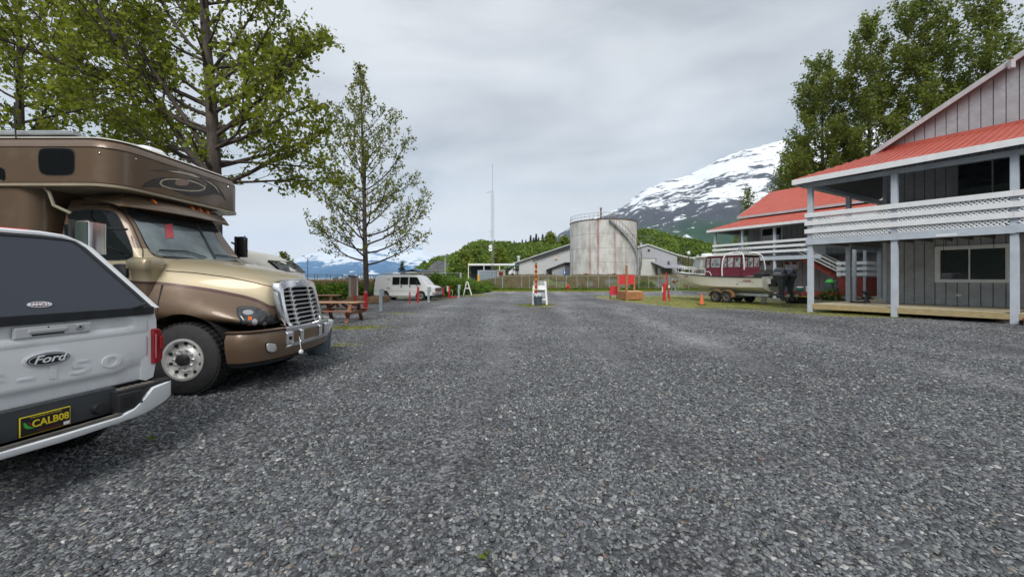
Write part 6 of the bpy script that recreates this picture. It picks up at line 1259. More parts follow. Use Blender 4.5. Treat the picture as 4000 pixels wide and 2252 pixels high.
# ------------------------------------------------------------------ boat on its trailer
HB = Vector((-.405, .914, 0)); CB = Vector((15.2, 26.45, 0)); rzb = math.atan2(HB.y, HB.x)
def boat():
    # local x forward from the axle centre; y port (towards the viewer)
    t = thing('motor_boat', 'white cabin boat with maroon canvas and black outboards resting on a trailer', 'boat', CB, rzb); x0 = -2.75
    hm = mat('boat_hull', (.80, .77, .68), .4, var=.05, coat=.3, col2=(.62, .54, .34), c2s=1.3, c2lo=.58, c2hi=.72)
    ST = [(0, 1.12, 1.72, 1.04, 1.06, .72), (1.5, 1.16, 1.74, 1.08, 1.05, .70), (3.2, 1.17, 1.79, 1.06, 1.06, .70), (4.4, 1.12, 1.86, .98, 1.12, .72), (5.4, .98, 1.93, .80, 1.25, .80), (6.2, .76, 1.99, .52, 1.43, .98), (6.9, .46, 2.04, .24, 1.66, 1.28), (7.35, .20, 2.07, .08, 1.86, 1.62), (7.6, .05, 2.09, .02, 1.99, 1.88)]
    rg = []
    for x, b, zs, bc, zc, zk in ST:
        half = [(0, zk), (bc * .5, zk + (zc - zk) * .42), (bc, zc), (bc + .03, zc + .03), (bc + (b - bc) * .6, zc + (zs - zc) * .5), (b, zs)]
        rg.append([(x0 + x, y, z) for y, z in half] + [(x0 + x, b - .04, zs + .015), (x0 + x, 0, zs + .05), (x0 + x, -b + .04, zs + .015)] + [(x0 + x, -y, z) for y, z in reversed(half[1:])])
    hull = smooth_by_angle(MB().rings(rg).build('hull', hm, t), 28)
    gun = MB().rings([[(x0 + x, y_ * b - sg * .0, zs + z_) for y_, z_, sg in ((1.0, -.055, 1), (1.05, -.02, 1), (1.045, .03, 1), (.985, .03, 1), (.985, -.05, 1))] for x, b, zs, *_ in ST]).build('rub_rail', black, t)
    MB().rings([[(x0 + x, -y_ * b, zs + z_) for y_, z_ in ((1.0, -.03), (1.03, 0), (1.0, .03), (.985, .02), (.985, -.02))] for x, b, zs, *_ in ST]).build('rub_rail', black, t)
    MB().rings([[(x0 + x, y * b * .96, zs + .02 + .04 * (1 - abs(y))) for y in (-1, -.5, 0, .5, 1)] + [(x0 + x, y * b * .96, zs + .005) for y in (1, -1)] for x, b, zs, *_ in ST[3:]]).build('foredeck', white_paint, t)
    pt = MB().box(x0 - .01, x0 + .6, -1.0, 1.0, .72, .80).build('transom_patch', dark, t) if False else None
    # cabin
    cw = .84; ca, cb_ = x0 + 4.15, x0 + 5.15
    cbm = mat('cabin_white', (.62, .60, .54), .5, var=.06)
    cab = MB().rings([[(ca, -cw, z), (cb_ + f, -cw * .92, z), (cb_ + f, cw * .92, z), (ca, cw, z)] for z, f in ((1.84, .42), (2.32, .30), (3.10, -.02), (3.14, -.04))]).build('cabin', cbm, t, bevel=.02)
    MB().box(ca - .12, cb_ + .16, -cw - .09, cw + .09, 3.142, 3.21).build('cabin_roof', white_paint, t, bevel=.02)
    for s in (-1, 1):
        for a, b_ in ((ca + .12, ca + .52), (ca + .57, cb_ + .04)): MB().hexa([(a, s * (cw + .004), 2.42), (b_ + .12, s * (cw - .04), 2.42), (b_ + .12, s * (cw - .06), 2.42), (a, s * (cw - .02), 2.42), (a, s * (cw + .004), 3.03), (b_, s * (cw - .04), 3.03), (b_, s * (cw - .06), 3.03), (a, s * (cw - .02), 3.03)]).build('cabin_window', mat('boat_glass', (.28, .34, .33), .06, spec=.8, var=.25, vs=3), t)
    MB().hexa([(cb_ + .30, -cw * .85, 2.40), (cb_ + .30, cw * .85, 2.40), (cb_ + .26, cw * .85, 2.40), (cb_ + .26, -cw * .85, 2.40), (cb_ + .02, -cw * .85, 3.04), (cb_ + .02, cw * .85, 3.04), (cb_ - .02, cw * .85, 3.04), (cb_ - .02, -cw * .85, 3.04)]).build('windscreen', MATS['boat_glass'], t)
    rd = MB().rings([rrect(ca + .30, ca + .98, -.32, .32, .2, z, 5) for z in (3.24, 3.26, 3.38)] + [rrect(ca + .34, ca + .94, -.28, .28, .2, 3.46, 5)]).build('radar_dome', white_paint, t, smooth=False); MB().box(ca + .35, ca + .9, -.25, .25, 3.21, 3.24).build('radar_foot', black, rd); MB().cyl((cb_ + .0, .45, 3.3), (cb_ + .14, .45, 3.3), .08, n=12).build('spotlight', galv, t); MB().cyl((cb_ + .0, .45, 3.2), (cb_, .45, 3.3), .02, n=6).build('spotlight_stem', galv, t)
    mtx = lambda x, y, z: frame((x, y, z), HBl, (0, 0, 1))
    sideM = lambda x, y, z: frame((x, y, z), (-1, 0, 0), (0, 0, 1))
    ink = mat('dark_ink', (.03, .03, .035), .5); redink = mat('red_ink', (.40, .03, .05), .5)
    text('78806', .44, ink, t, sideM(ca + .62, cw + .006, 2.12), xs=.86, extrude=.003, name='hull_number', bold=.002)
    hullside = lambda x, z: 1.17 - .0 
    def onhull(x, z):
        bx = float(np.interp(x, [s[0] for s in ST], [s[1] for s in ST])); bc = float(np.interp(x, [s[0] for s in ST], [s[3] for s in ST])); zs = float(np.interp(x, [s[0] for s in ST], [s[2] for s in ST])); zc = float(np.interp(x, [s[0] for s in ST], [s[4] for s in ST])); f = (z - zc) / (zs - zc); 
        ym = bc + (bx - bc) * .6; return (bc + .03 + (ym - bc - .03) * f / .5) if f < .5 else ym + (bx - ym) * (f - .5) / .5
    yk = onhull(6.15, 1.82); ykb = onhull(5.75, 1.82); dirx = Vector((-.4, ykb - yk, 0)).normalized()
    text('Kiniklik', .20, redink, t, frame((x0 + 5.95, (yk + ykb) / 2 + .03, 1.80), dirx, (0, -.25, 1)), extrude=.003, xs=.9, name='boat_name', bold=.002)
    yw = onhull(.9, 1.5); text('WHALER', .11, redink, t, frame((x0 + .95, yw + .02, 1.50), (-1, 0, 0), (0, -.1, 1)), extrude=.003, xs=1.2, name='maker_lettering', bold=.003)
    MB().tube([(x0 + 1.7, yw + .012, 1.54), (x0 + 1.55, yw + .012, 1.43), (x0 + .5, yw + .012, 1.40)], .006, 5).build('maker_outline', ink, t)
    MB().box(x0 + 1.55, x0 + 1.67, onhull(1.6, 1.25) - .01, onhull(1.6, 1.25) + .012, 1.23, 1.28).build('drain', black, t)
    # canvas enclosure with clear panels
    can = mat('maroon_canvas', (.145, .018, .035), .85, var=.2, vs=4, bump=.3, bs=20); clr = mat('clear_vinyl', (.26, .27, .27), .12, var=.9, vs=5, spec=.8, bump=.5, bs=4)
    e0, e1 = x0 + 1.5, ca - .02; ct = 3.16
    for s in (-1, 1):
        MB().hexa([(e0, s * .98, 1.78), (e1, s * .98, 1.82), (e1, s * .95, 1.82), (e0, s * .95, 1.78), (e0, s * .93, 2.38), (e1, s * .90, 2.40), (e1, s * .87, 2.40), (e0, s * .90, 2.38)]).build('canvas_skirt', can, t)
        MB().hexa([(e0, s * .90, 3.02), (e1, s * .87, 3.06), (e1, s * .84, 3.06), (e0, s * .87, 3.02), (e0, s * .87, ct), (e1, s * .84, ct + .02), (e1, s * .81, ct + .02), (e0, s * .84, ct)]).build('canvas_band', can, t)
        xsn = [e0, e0 + .95, e0 + 1.65, e0 + 2.05, e0 + 2.95, e1 - .0]; xsn = [e0, e0 + .5, e0 + .98, e0 + 1.45, e0 + 2.27, e1]
        for x in xsn: MB().hexa([(x - .05, s * .935, 2.38), (x + .05, s * .935, 2.38), (x + .05, s * .90, 2.38), (x - .05, s * .90, 2.38), (x - .05, s * .89, 3.04), (x + .05, s * .89, 3.04), (x + .05, s * .86, 3.04), (x - .05, s * .86, 3.04)]).build('canvas_strip', can, t)
        for a, b_ in zip(xsn[:-1], xsn[1:]): 
            if b_ - a > .1: MB().hexa([(a + .05, s * .918, 2.39), (b_ - .05, s * .918, 2.39), (b_ - .05, s * .91, 2.39), (a + .05, s * .91, 2.39), (a + .05, s * .88, 3.03), (b_ - .05, s * .88, 3.03), (b_ - .05, s * .87, 3.03), (a + .05, s * .87, 3.03)]).build('clear_panel', clr, t)
    MB().box(e0 - .02, e0 + .02, -.9, .9, 1.7, 2.38).build('canvas_skirt', can, t)
    for y in (-.87, -.3, .3, .87): MB().box(e0 - .03, e0 + .02, y - .04, y + .04, 2.381, 3.04).build('canvas_strip', can, t)
    for y in (-.58, 0, .58): MB().box(e0 - .01, e0, y - .25, y + .25, 2.382, 3.02).build('clear_panel', clr, t)
    MB().hexa([(e0 - .1, -.92, 3.162), (e1, -.9, 3.182), (e1, .9, 3.182), (e0 - .1, .92, 3.162), (e0 - .1, -.88, 3.20), (e1, -.86, 3.235), (e1, .86, 3.235), (e0 - .1, .88, 3.20)]).build('canvas_top', mat('canvas_top_pale', (.50, .47, .42), .8), t)
    # arch with rod holders
    arc = spline([(x0 + 2.75, 1.05, 1.78), (x0 + 2.75, 1.04, 2.6), (x0 + 2.6, .95, 3.18), (x0 + 2.3, .6, 3.38), (x0 + 2.3, -.6, 3.38), (x0 + 2.6, -.95, 3.18), (x0 + 2.75, -1.04, 2.6), (x0 + 2.75, -1.05, 1.78)], 4, False); MB().tube(arc, .038, 8).build('pipe_arch', white_paint, t)
    arc = spline([(x0 + 1.2, 1.04, 2.2), (x0 + 1.22, 1.02, 2.6), (x0 + 1.35, .93, 3.15), (x0 + 1.8, .75, 3.36), (x0 + 2.3, .6, 3.38)], 4, False); MB().tube(arc, .034, 8).build('pipe_arch', white_paint, t); MB().tube([(p.x, -p.y, p.z) for p in arc], .034, 8).build('pipe_arch', white_paint, t)
    for k in range(6): y = -.6 + .24 * k; MB().cyl((x0 + 2.2, y, 3.32), (x0 + 1.75, y, 3.66), .032, n=8).build('rod_holder', galv, t)
    # bow rail, grab rail
    bz = lambda x, d=0: float(np.interp(x, [s[0] for s in ST], [s[2] for s in ST])) + d; bb = lambda x: float(np.interp(x, [s[0] for s in ST], [s[1] for s in ST])) * .9
    for s in (-1, 1):
        for d in (.50, .36): MB().tube([(x0 + x, s * bb(x), bz(x, d)) for x in (4.9, 5.6, 6.3, 6.9, 7.25)], .018, 6).build('bow_rail', white_paint, t)
        for x in (5.6, 6.5, 7.1): MB().tube([(x0 + x + .08, s * bb(x), bz(x)), (x0 + x - .02, s * bb(x), bz(x, .5))], .016, 6).build('stanchion', white_paint, t)
        MB().tube([(x0 + 4.1, s * 1.02, 2.12), (x0 + 3.75, s * 1.04, 2.1), (x0 + 3.55, s * 1.06, 1.82)], .02, 6).build('grab_rail', white_paint, t)
    MB().tube([(x0 + 7.25, -bb(7.25), bz(7.25, .5)), (x0 + 7.3, 0, bz(7.3, .5)), (x0 + 7.25, bb(7.25), bz(7.25, .5))], .018, 6).build('bow_rail', white_paint, t); MB().box(x0 + 7.0, x0 + 7.6, -.07, .07, 2.08, 2.14).build('anchor_roller', alu, t)
    cv = MB().rings([rrect(x0 + .1, x0 + .78, .1, .85, .15, z, 4) for z in (1.76, 1.9)] + [rrect(x0 + .25, x0 + .6, .25, .7, .15, 2.04, 4)]).build('tarp_bundle', black, t)
    # outboards
    oc = mat('outboard_navy', (.018, .024, .038), .28, coat=.6); og = mat('outboard_dark', (.035, .045, .06), .4); pr_ = mat('prop_cream', (.55, .50, .36), .5)
    for k, yy in enumerate((.42, -.46)):
        xo = x0 - .62
        cw_ = MB().rings([rrect(xo - .38 + i, xo + .36 - i, yy - .24 + i, yy + .24 - i, .14, z, 5) for z, i in ((1.60, .05), (1.66, .01), (1.85, 0), (2.08, .02), (2.20, .07), (2.27, .15))]).build('engine_cowl', oc, t); smooth_by_angle(cw_, 50)
        MB().rings([rrect(xo - .385, xo + .365, yy - .245, yy + .245, .14, z, 5) for z in (1.86, 1.885)]).build('cowl_line', mat('silver_stripe', (.5, .52, .56), .3, .5), cw_)
        text('YAMAHA', .085, mat('lettering_silver', (.70, .72, .75), .4), cw_, frame((xo, yy + .246, 1.97), (-1, 0, 0), (0, 0, 1)), xs=1.2, extrude=.002, bold=.004)
        m_ = MB().rings([rrect(xo - a, xo + b, yy - w_, yy + w_, .06, z, 4) for z, a, b, w_ in ((1.6, .30, .24, .17), (1.35, .26, .12, .14), (1.0, .22, .06, .10), (.82, .22, .04, .07), (.62, .24, .06, .055))]).build('engine_leg', og, t); smooth_by_angle(m_, 50)
        MB().box(xo - .42, xo + .16, yy - .12, yy + .12, .78, .80).build('cavitation_plate', og, t); MB().rings([[(xo - .36 + q * 1.0, yy + .065 * s_ * math.cos(a), .56 + .065 * s_ * math.sin(a)) for a in np.linspace(0, 6.28, 12, endpoint=False)] for q, s_ in ((0, .8), (.15, 1), (.4, 1), (.55, .5), (.6, .1))]).build('gearcase', og, t, smooth=True)
        MB().prism([(xo - .28, .50), (xo + .05, .50), (xo - .12, .28), (xo - .28, .26)], yy - .012, yy + .012, 'y').build('skeg', og, t); MB().box(xo + .2, x0 + .02, yy - .10, yy + .10, 1.15, 1.62).build('engine_bracket', black, t)
        pp = MB().cyl((xo - .37, yy, .56), (xo - .52, yy, .56), .05, .03, 10); 
        for q in range(3):
            a = q * 2.09 + .4; c, s_ = math.cos(a), math.sin(a); nrm = (-s_, c)
            V = [(xo - .42, yy + .04 * c, .56 + .04 * s_)]
            for r_, w0, dx in ((.10, .07, .03), (.17, .085, .04), (.20, .04, .02)):
                V += [(xo - .42 - dx, yy + r_ * c + w0 * nrm[0], .56 + r_ * s_ + w0 * nrm[1]), (xo - .42 + dx, yy + r_ * c - w0 * nrm[0], .56 + r_ * s_ - w0 * nrm[1])]
            V2 = [(x - .012, y, z) for x, y, z in V]; pp.add(V + V2, [(0, 2, 1), (1, 2, 4, 3), (3, 4, 6, 5), (7, 8, 9), (8, 10, 11, 9), (10, 12, 13, 11), (0, 1, 8, 7), (1, 3, 10, 8), (3, 5, 12, 10), (5, 6, 13, 12), (6, 4, 11, 13), (4, 2, 9, 11), (2, 0, 7, 9)])
        pp.build('propeller', pr_, t)
    kk = MB().box(x0 - .15, x0 + .02, .05, .55, 1.3, 1.62); kk.build('transom_bracket', white_paint, t)
    MB().rings([rrect(x0 - .45, x0 - .1, -.1, .1, .05, z, 3) for z in (1.5, 1.62)]).build('fuel_bulb', black, t)
    return t
HBl = None
boat()
def trailer():
    t = thing('boat_trailer', 'galvanised twin axle boat trailer with rusty double mudguard under the boat', 'trailer', CB, rzb); rust = mat('rusty_brown_guard', (.22, .105, .04), .75, var=.4, vs=6, col2=(.33, .25, .15), c2s=5)
    for s in (-1, 1):
        MB().bar((-2.9, s * .72, .60), (2.2, s * .72, .60), .07, .16).build('frame_rail', galv, t); MB().bar((2.2, s * .72, .60), (4.6, s * .08, .60), .07, .14).build('frame_rail', galv, t)
        MB().bar((-2.6, s * .42, .80), (1.4, s * .42, .84), .10, .05).build('bunk', mat('bunk_carpet', (.35, .36, .34), .9), t)
        for x in (-.42, .42):
            wheel(t, (x, s * 1.12, .37), .37, .20, mat('trailer_rim', (.22, .19, .17), .6, .3, var=.3, vs=10), side=s, holes=0, lugs=0, rimr=.55)
        # double mudguard
        pts = []
        for cx, a0, a1 in ((.42, 0, 150), (-.42, 30, 180)): pts += [(cx + .47 * math.cos(R(a)), .40 + .47 * math.sin(R(a))) for a in np.linspace(a0, a1, 13)]
        pts = [p for p in pts if not (abs(p[0]) < .02)]
        rr = [[(x, s * .99, z), (x, s * 1.25, z), (x, s * 1.25, z + .0), (x * 1.03, s * 1.26, z + .025), (x * 1.03, s * .98, z + .025)] for x, z in pts]
        MB().rings(rr).build('mudguard', rust, t)
        fc = MB(); P = [(x, z + .015) for x, z in pts]; Q = [(x * .93, z - .05) for x, z in pts]; n = len(P); fc.v = [(x, s * 1.262, z) for x, z in P] + [(x, s * 1.262, z) for x, z in Q]; fc.f = [(i, i + 1, n + i + 1, n + i) for i in range(n - 1)]; fc.build('mudguard_lip', rust, t)
    for x in (-.42, .42): MB().cyl((x, -1.05, .37), (x, 1.05, .37), .035, n=8).build('axle', galv, t)
    for x in (-2.6, -1.2, 0, 1.4): MB().box(x - .04, x + .04, -.72, .72, .62, .70).build('cross_member', galv, t)
    MB().bar((4.5, 0, .60), (6.1, 0, .56), .09, .13).build('drawbar', galv, t); MB().box(6.0, 6.35, -.06, .06, .5, .62).build('coupler', black, t); MB().cyl((5.6, .12, .02), (5.6, .12, 1.0), .035, n=10).build('jack', black, t); MB().box(5.45, 5.75, .0, .25, 0, .04).build('jack_foot', wood_old, t)
    MB().bar((4.9, 0, .62), (5.35, 0, 1.65), .07, .09).build('winch_post', galv, t); MB().bar((5.45, 0, .64), (4.95, 0, 1.25), .05, .06).build('winch_brace', galv, t); MB().bar((5.1, 0, 1.25), (4.65, 0, 1.45), .05, .06).build('winch_arm', mat('rust', (.25, .09, .04), .9), t)
    MB().cyl((5.15, -.08, 1.35), (5.15, .08, 1.35), .09, n=12).build('winch', mat('rust', (.25, .09, .04)), t)
    for y in (.32,): MB().hexa([(2.2, .75, .50), (3.9, .42, .50), (3.9, .32, .50), (2.2, .60, .50), (2.2, .78, .66), (3.9, .45, .66), (3.9, .32, .66), (2.2, .6, .66)]).build('step_pad', mat('step_pad_grey', (.33, .36, .38), .6), t)
    return t
trailer()

# ------------------------------------------------------------------ yard furniture
def picnic(name, label, loc, rz, first=None):
    if first: return copy_tree(first, None, loc, rz, label)
    t = thing(name, label, 'picnic table', loc, rz, 'brown picnic tables beside the motorhome nose'); m = wood_brown; L_ = 1.85
    for k in range(5): MB().box(-L_ / 2, L_ / 2, -.36 + k * .146, -.36 + k * .146 + .138, .715, .755).build('tabletop_plank', mat('table_top_wood', (.40, .24, .14), .8, var=.2, vs=5), t, bevel=.004)
    for s in (-1, 1):
        for k in range(2): MB().box(-L_ / 2, L_ / 2, s * .70 + (k - 1) * .145, s * .70 + (k - 1) * .145 + .138, .425, .465).build('seat_plank', m, t, bevel=.004)
        x = s * .62
        for q in (-1, 1): MB().bar((x, q * .28, .72), (x, q * .62, 0.0), .045, .14, up=(1, 0, 0)).build('leg', m, t)
        MB().box(x + s * .03, x + s * .07, -.84, .84, .30, .425).build('seat_support', m, t); MB().box(x + s * .03, x + s * .07, -.34, .34, .62, .714).build('top_support', m, t)
        MB().bar((x, 0, .36), (s * .12, 0, .70), .05, .09).build('brace', m, t)
    return t
pt1 = picnic('picnic_table', 'nearer brown picnic table with a bench on both sides, beside the motorhome nose', (-6.72, 14.9, 0), R(-4))
picnic(None, 'farther brown picnic table in front of the leafy hedge', (-10.3, 20.8, 0), R(3), pt1)
def bin_(loc, label, r=.27, h=.73, liner=True, m=bin_grey):
    t = thing('rubbish_bin', label, 'rubbish bin', loc); MB().lathe([(r * .82, 0), (r * .84, .02), (r, h - .06), (r * 1.08, h - .055), (r * 1.09, h), (r * .98, h), (r * .8, .05), (0.001, .05)], 28).build('bin_body', m, t, smooth=False); smooth_by_angle(t.children[0], 40)
    for k in range(14): a = k * 6.283 / 14; MB().bar((r * .86 * math.cos(a), r * .86 * math.sin(a), .06), (r * 1.0 * math.cos(a), r * 1.0 * math.sin(a), h - .1), .012, .012).build('bin_rib', m, t)
    if liner:
        rg = []
        for i, (rr, z) in enumerate(((r * .9, h - .12), (r * 1.0, h + .015), (r * 1.11, h + .01), (r * 1.12, h - .07), (r * 1.08, h - .17))):
            rg.append([((rr + .012 * math.sin(j * 3.1 + i)) * math.cos(j * 6.283 / 30), (rr + .012 * math.sin(j * 3.1 + i)) * math.sin(j * 6.283 / 30), z + (.03 * math.sin(j * 1.7) if i == 4 else 0)) for j in range(30)])
        MB().rings(rg, cap=False).build('bin_liner', bag, t, smooth=True)
    return t
bin_((-4.34, 8.6, 0), 'grey rubbish bin with clear liner standing by the motorhome bumper')
# height gauge with painted feet marks and the barricades
def gauge():
    p = G(2094, 1193); t = thing('height_gauge', 'red and yellow height measuring board marked 3 to 8 behind the grey bin', 'height gauge', p); ye = mat('sign_yellow', (.80, .50, .03), .5, var=.05); rd = mat('sign_red', (.38, .02, .02), .5, var=.1); ft = 1.69 / 5.5
    MB().box(-.07, .07, .0, .04, .0, 8.35 * .3048).build('board', ye, t)
    for k in range(2, 9):
        z = k * .3048; MB().box(-.08, .08, -.008, -.001, z + .075 - .3048 / 2 - .075 + .0, z + .075 - .3048 / 2 + .075).build('red_block', rd, t) if k > 2 else MB().box(-.08, .08, -.008, -.001, z + .0, z + .15).build('red_block', rd, t)
        if k > 2: text(str(k), .20, mat('digit_black', (.02, .02, .02), .5), t, frame((0, -.004, z + .07), (1, 0, 0), (0, 0, 1)), name='digit', extrude=.002, bold=.006)
    MB().box(-.3, .3, -.15, .3, 0, .03).build('foot', wood_new, t)
gauge()
bin_(G(2100, 1192) + Vector((.0, -.25, 0)), 'grey slatted bin with dark liner in front of the height gauge', .26, .74, m=mat('slate_bin', (.075, .10, .125), .6))
def barricade():
    a = G(2072, 1192); b = G(2129, 1192); c = (a + b) / 2; t = thing('barricade', 'white folding A-frame barricade standing behind the height gauge', 'barricade', (c.x + .12, c.y + .45, 0), R(4)); w = .42
    for s in (-1, 1):
        MB().bar((s * w, -.34, 0), (s * w * .86, -.05, 1.45 if s > 0 else 1.2), .05, .09, up=(1, 0, 0)).build('leg', white_paint, t); MB().bar((s * w * 1.0 + .16, .42, 0), (s * w * .86 + .05, .05, 1.45), .05, .09, up=(1, 0, 0)).build('leg', white_paint, t)
        MB().bar((s * w, -.2, .45), (s * w + .12, .3, .45), .03, .06).build('spreader', white_paint, t)
    MB().hexa([(-w * .95, -.16, .93), (w * .95, -.16, .93), (w * .95, -.13, .93), (-w * .95, -.13, .93), (-w * .9, -.09, 1.20), (w * .9, -.09, 1.20), (w * .9, -.06, 1.20), (-w * .9, -.06, 1.20)]).build('board', white_paint, t)
    MB().hexa([(-w * .9, .05, 1.15), (w * .98, .05, 1.15), (w * .98, .08, 1.15), (-w * .9, .08, 1.15), (-w * .85, .02, 1.5), (w * .93, .02, 1.5), (w * .93, .05, 1.5), (-w * .85, .02 + .03, 1.5)]).build('board', mat('grey_board', (.50, .50, .52), .6), t)
    MB().box(-w * .9, w * .9, -.0, .02, .5, 1.1).build('board', MATS['grey_board'], t); MB().box(-w, w, -.31, -.28, .30, .42).build('rail', white_paint, t); MB().box(-w + .1, w + .16, .35, .38, .25, .35).build('rail', white_paint, t)
barricade()
def trestle():
    p = G(1826, 1153); t = thing('sawhorse', 'white wooden A-frame sawhorse left of centre in front of the shrubs', 'sawhorse', p); 
    for (x0, x1, xt) in ((-.44, -.30, -.06), (.34, .48, .02)):
        for y, dx in ((-.1, 0), (.5, -.06)): MB().bar(((x0 + x1) / 2 + dx, y, 0), (xt + dx, y, 1.3), .09, .05, up=(0, 1, 0)).build('leg', white_paint, t)
    for k, (z, w) in enumerate(((.42, .30), (.72, .24), (1.0, .17))): MB().bar((-.26 + k * .08, -.13, z), (-.36 + k * .08, .5, z), .03, .09).build('rung', white_paint, t)
    MB().bar((-.2, -.13, .68), (.22, -.13, .68), .03, .10).build('crossbar', white_paint, t); MB().bar((-.05, -.16, 1.27), (-.05, .56, 1.27), .18, .07).build('top_board', white_paint, t)
trestle()
def redpost(px, py, h, w, label, box=None):
    p = G(px, py); t = thing('red_post', label, 'post', p, random.uniform(-.1, .1), 'red marker posts on the lot'); MB().box(-w / 2, w / 2, -w / 2, w / 2, -.05, h).build('shaft', red_paint, t, bevel=.008)
    MB().box(w / 2 - .0, w / 2 + .03, -w * .3, w * .3, 0, h * .93).build('backing_strip', red_paint, t) if w > .12 else None
    if box: MB().box(*box).build('outlet_box', mat('box_white', (.62, .64, .64), .5), t, bevel=.01)
    return t
redpost(1387, 1199, .70, .075, 'thin red post just behind the nearer picnic table')
redpost(1427, 1213, 1.0, .15, 'thick red post with white tag, nearest the picnic table', (-.0, .06, -.085, -.076, .92, 1.0))
redpost(1601, 1185, .76, .075, 'short red post in front of the middle of the white van')
redpost(1633, 1181, 1.06, .12, 'red post with small outlet box at the front door of the white van', (-.32, -.10, -.05, .0, .62, .80))
redpost(1733, 1165, .98, .07, 'slim red post just right of the van front bumper')
redpost(1755, 1164, .98, .12, 'red post with a white box, between van and sawhorse', (-.20, -.065, -.06, .02, .55, 1.0))
def pedestal(px, py, h, label):
    p = G(px, py); t = thing('power_pedestal', label, 'power pedestal', p, 0, 'grey power hookup pedestals'); m = mat('pedestal_grey', (.36, .43, .47), .5, var=.1, vs=4)
    MB().box(-.07, .07, -.06, .06, -.02, h - .02).build('pillar', m, t, bevel=.012); b = MB().box(.02, .15, -.085, .04, h * .66, h).build('meter_box', m, t, bevel=.02); MB().box(.03, .14, -.095, -.0855, h * .70, h * .93).build('lid', m, b, bevel=.006); MB().box(-.10, .10, -.09, .09, 0, .03).build('foot', m, t); return t
pedestal(1488, 1214, 1.13, 'nearest grey power pedestal, right of the thick red post'); pedestal(1674, 1180, 1.06, 'grey power pedestal in front of the van front wheel'); pedestal(1792, 1163, 1.1, 'grey power pedestal beside the white sawhorse')
p = G(1770, 1162); q = tag(MB().box(-.42, .42, -.22, .22, 0, .10).build('red_platform', mat('red_faded', (.45, .06, .05), .7), None, bevel=.01), 'low flat red wooden platform on the ground beside the red post', 'platform'); q.location = (p.x, p.y + .1, 0)
MBh = MB().tube(spline([(0, 0, .1), (.06, 0, .45), (.0, 0, .62), (-.08, 0, .66)], 4, False), .018, 6); o = tag(MBh.build('water_hose', mat('pale_hose', (.6, .6, .5), .5), None), 'pale curved water hose rising from the red platform', 'hose'); o.location = (p.x - .1, p.y, 0)
# planter with timbers
def planter():
    a = G(1359, 1184); b = G(1480, 1184); t = thing('tree_planter', 'low brown timber planter box around the foot of the tree by the van', 'planter', (a.x, a.y, 0)); w = b.x - a.x; d = 1.9
    for k in range(2):
        z0, z1 = .02 + k * .21, .02 + k * .21 + .2
        MB().box(0, w - .0, -.05, .05, z0, z1).build('timber', wood_old, t, bevel=.008); MB().box(w + .002, w + .10, -.05, d, z0, z1).build('timber', wood_old, t, bevel=.008); MB().box(0, w, d - .1, d, z0, z1).build('timber', wood_old, t, bevel=.008); MB().box(-.1, -.002, -.05, d, z0, z1).build('timber', wood_old, t, bevel=.008)
    MB().box(.04, w - .04, .04, d - .12, .0, .38).build('soil', mat('planter_soil', (.10, .06, .035), .95, bump=.8, bs=10), t)
planter()
def cabinet():
    Y = 28; x0, x1 = XP(1362, Y), XP(1399, Y); t = thing('utility_panel', 'tall grey and rusty brown utility panel behind the tree planter', 'utility panel', ((x0 + x1) / 2, Y, 0)); w = (x1 - x0) / 2; h = ZP(1079, Y)
    MB().box(-w, w * .7, -.02, .3, 0, h).build('cabinet_body', mat('zinc_sheet', (.27, .30, .30), .5, .3, var=.2, vs=3), t); MB().box(-.16, .02, -.05, -.021, 0, h * .97).build('rust_board', mat('rust_board', (.24, .12, .06), .8, var=.3, vs=4), t); MB().box(.06, .22, -.04, -.021, 0, h * .98).build('dark_board', mat('zinc_dark', (.13, .14, .15), .6), t)
    MB().box(-w - .03, w * .7, -.08, .33, h + .001, h + .06).build('cap', mat('cabinet_cap', (.06, .06, .07), .5), t); MB().box(w * .74, w, -.03, .1, 0, h * .98).build('white_post', mat('post_white', (.5, .52, .52), .6), t)
    MB().bar((w + .06, -.05, 0), (w + .0, -.05, h * .98), .045, .045).build('red_pole', mat('dull_red', (.25, .03, .02), .7), t)
cabinet()
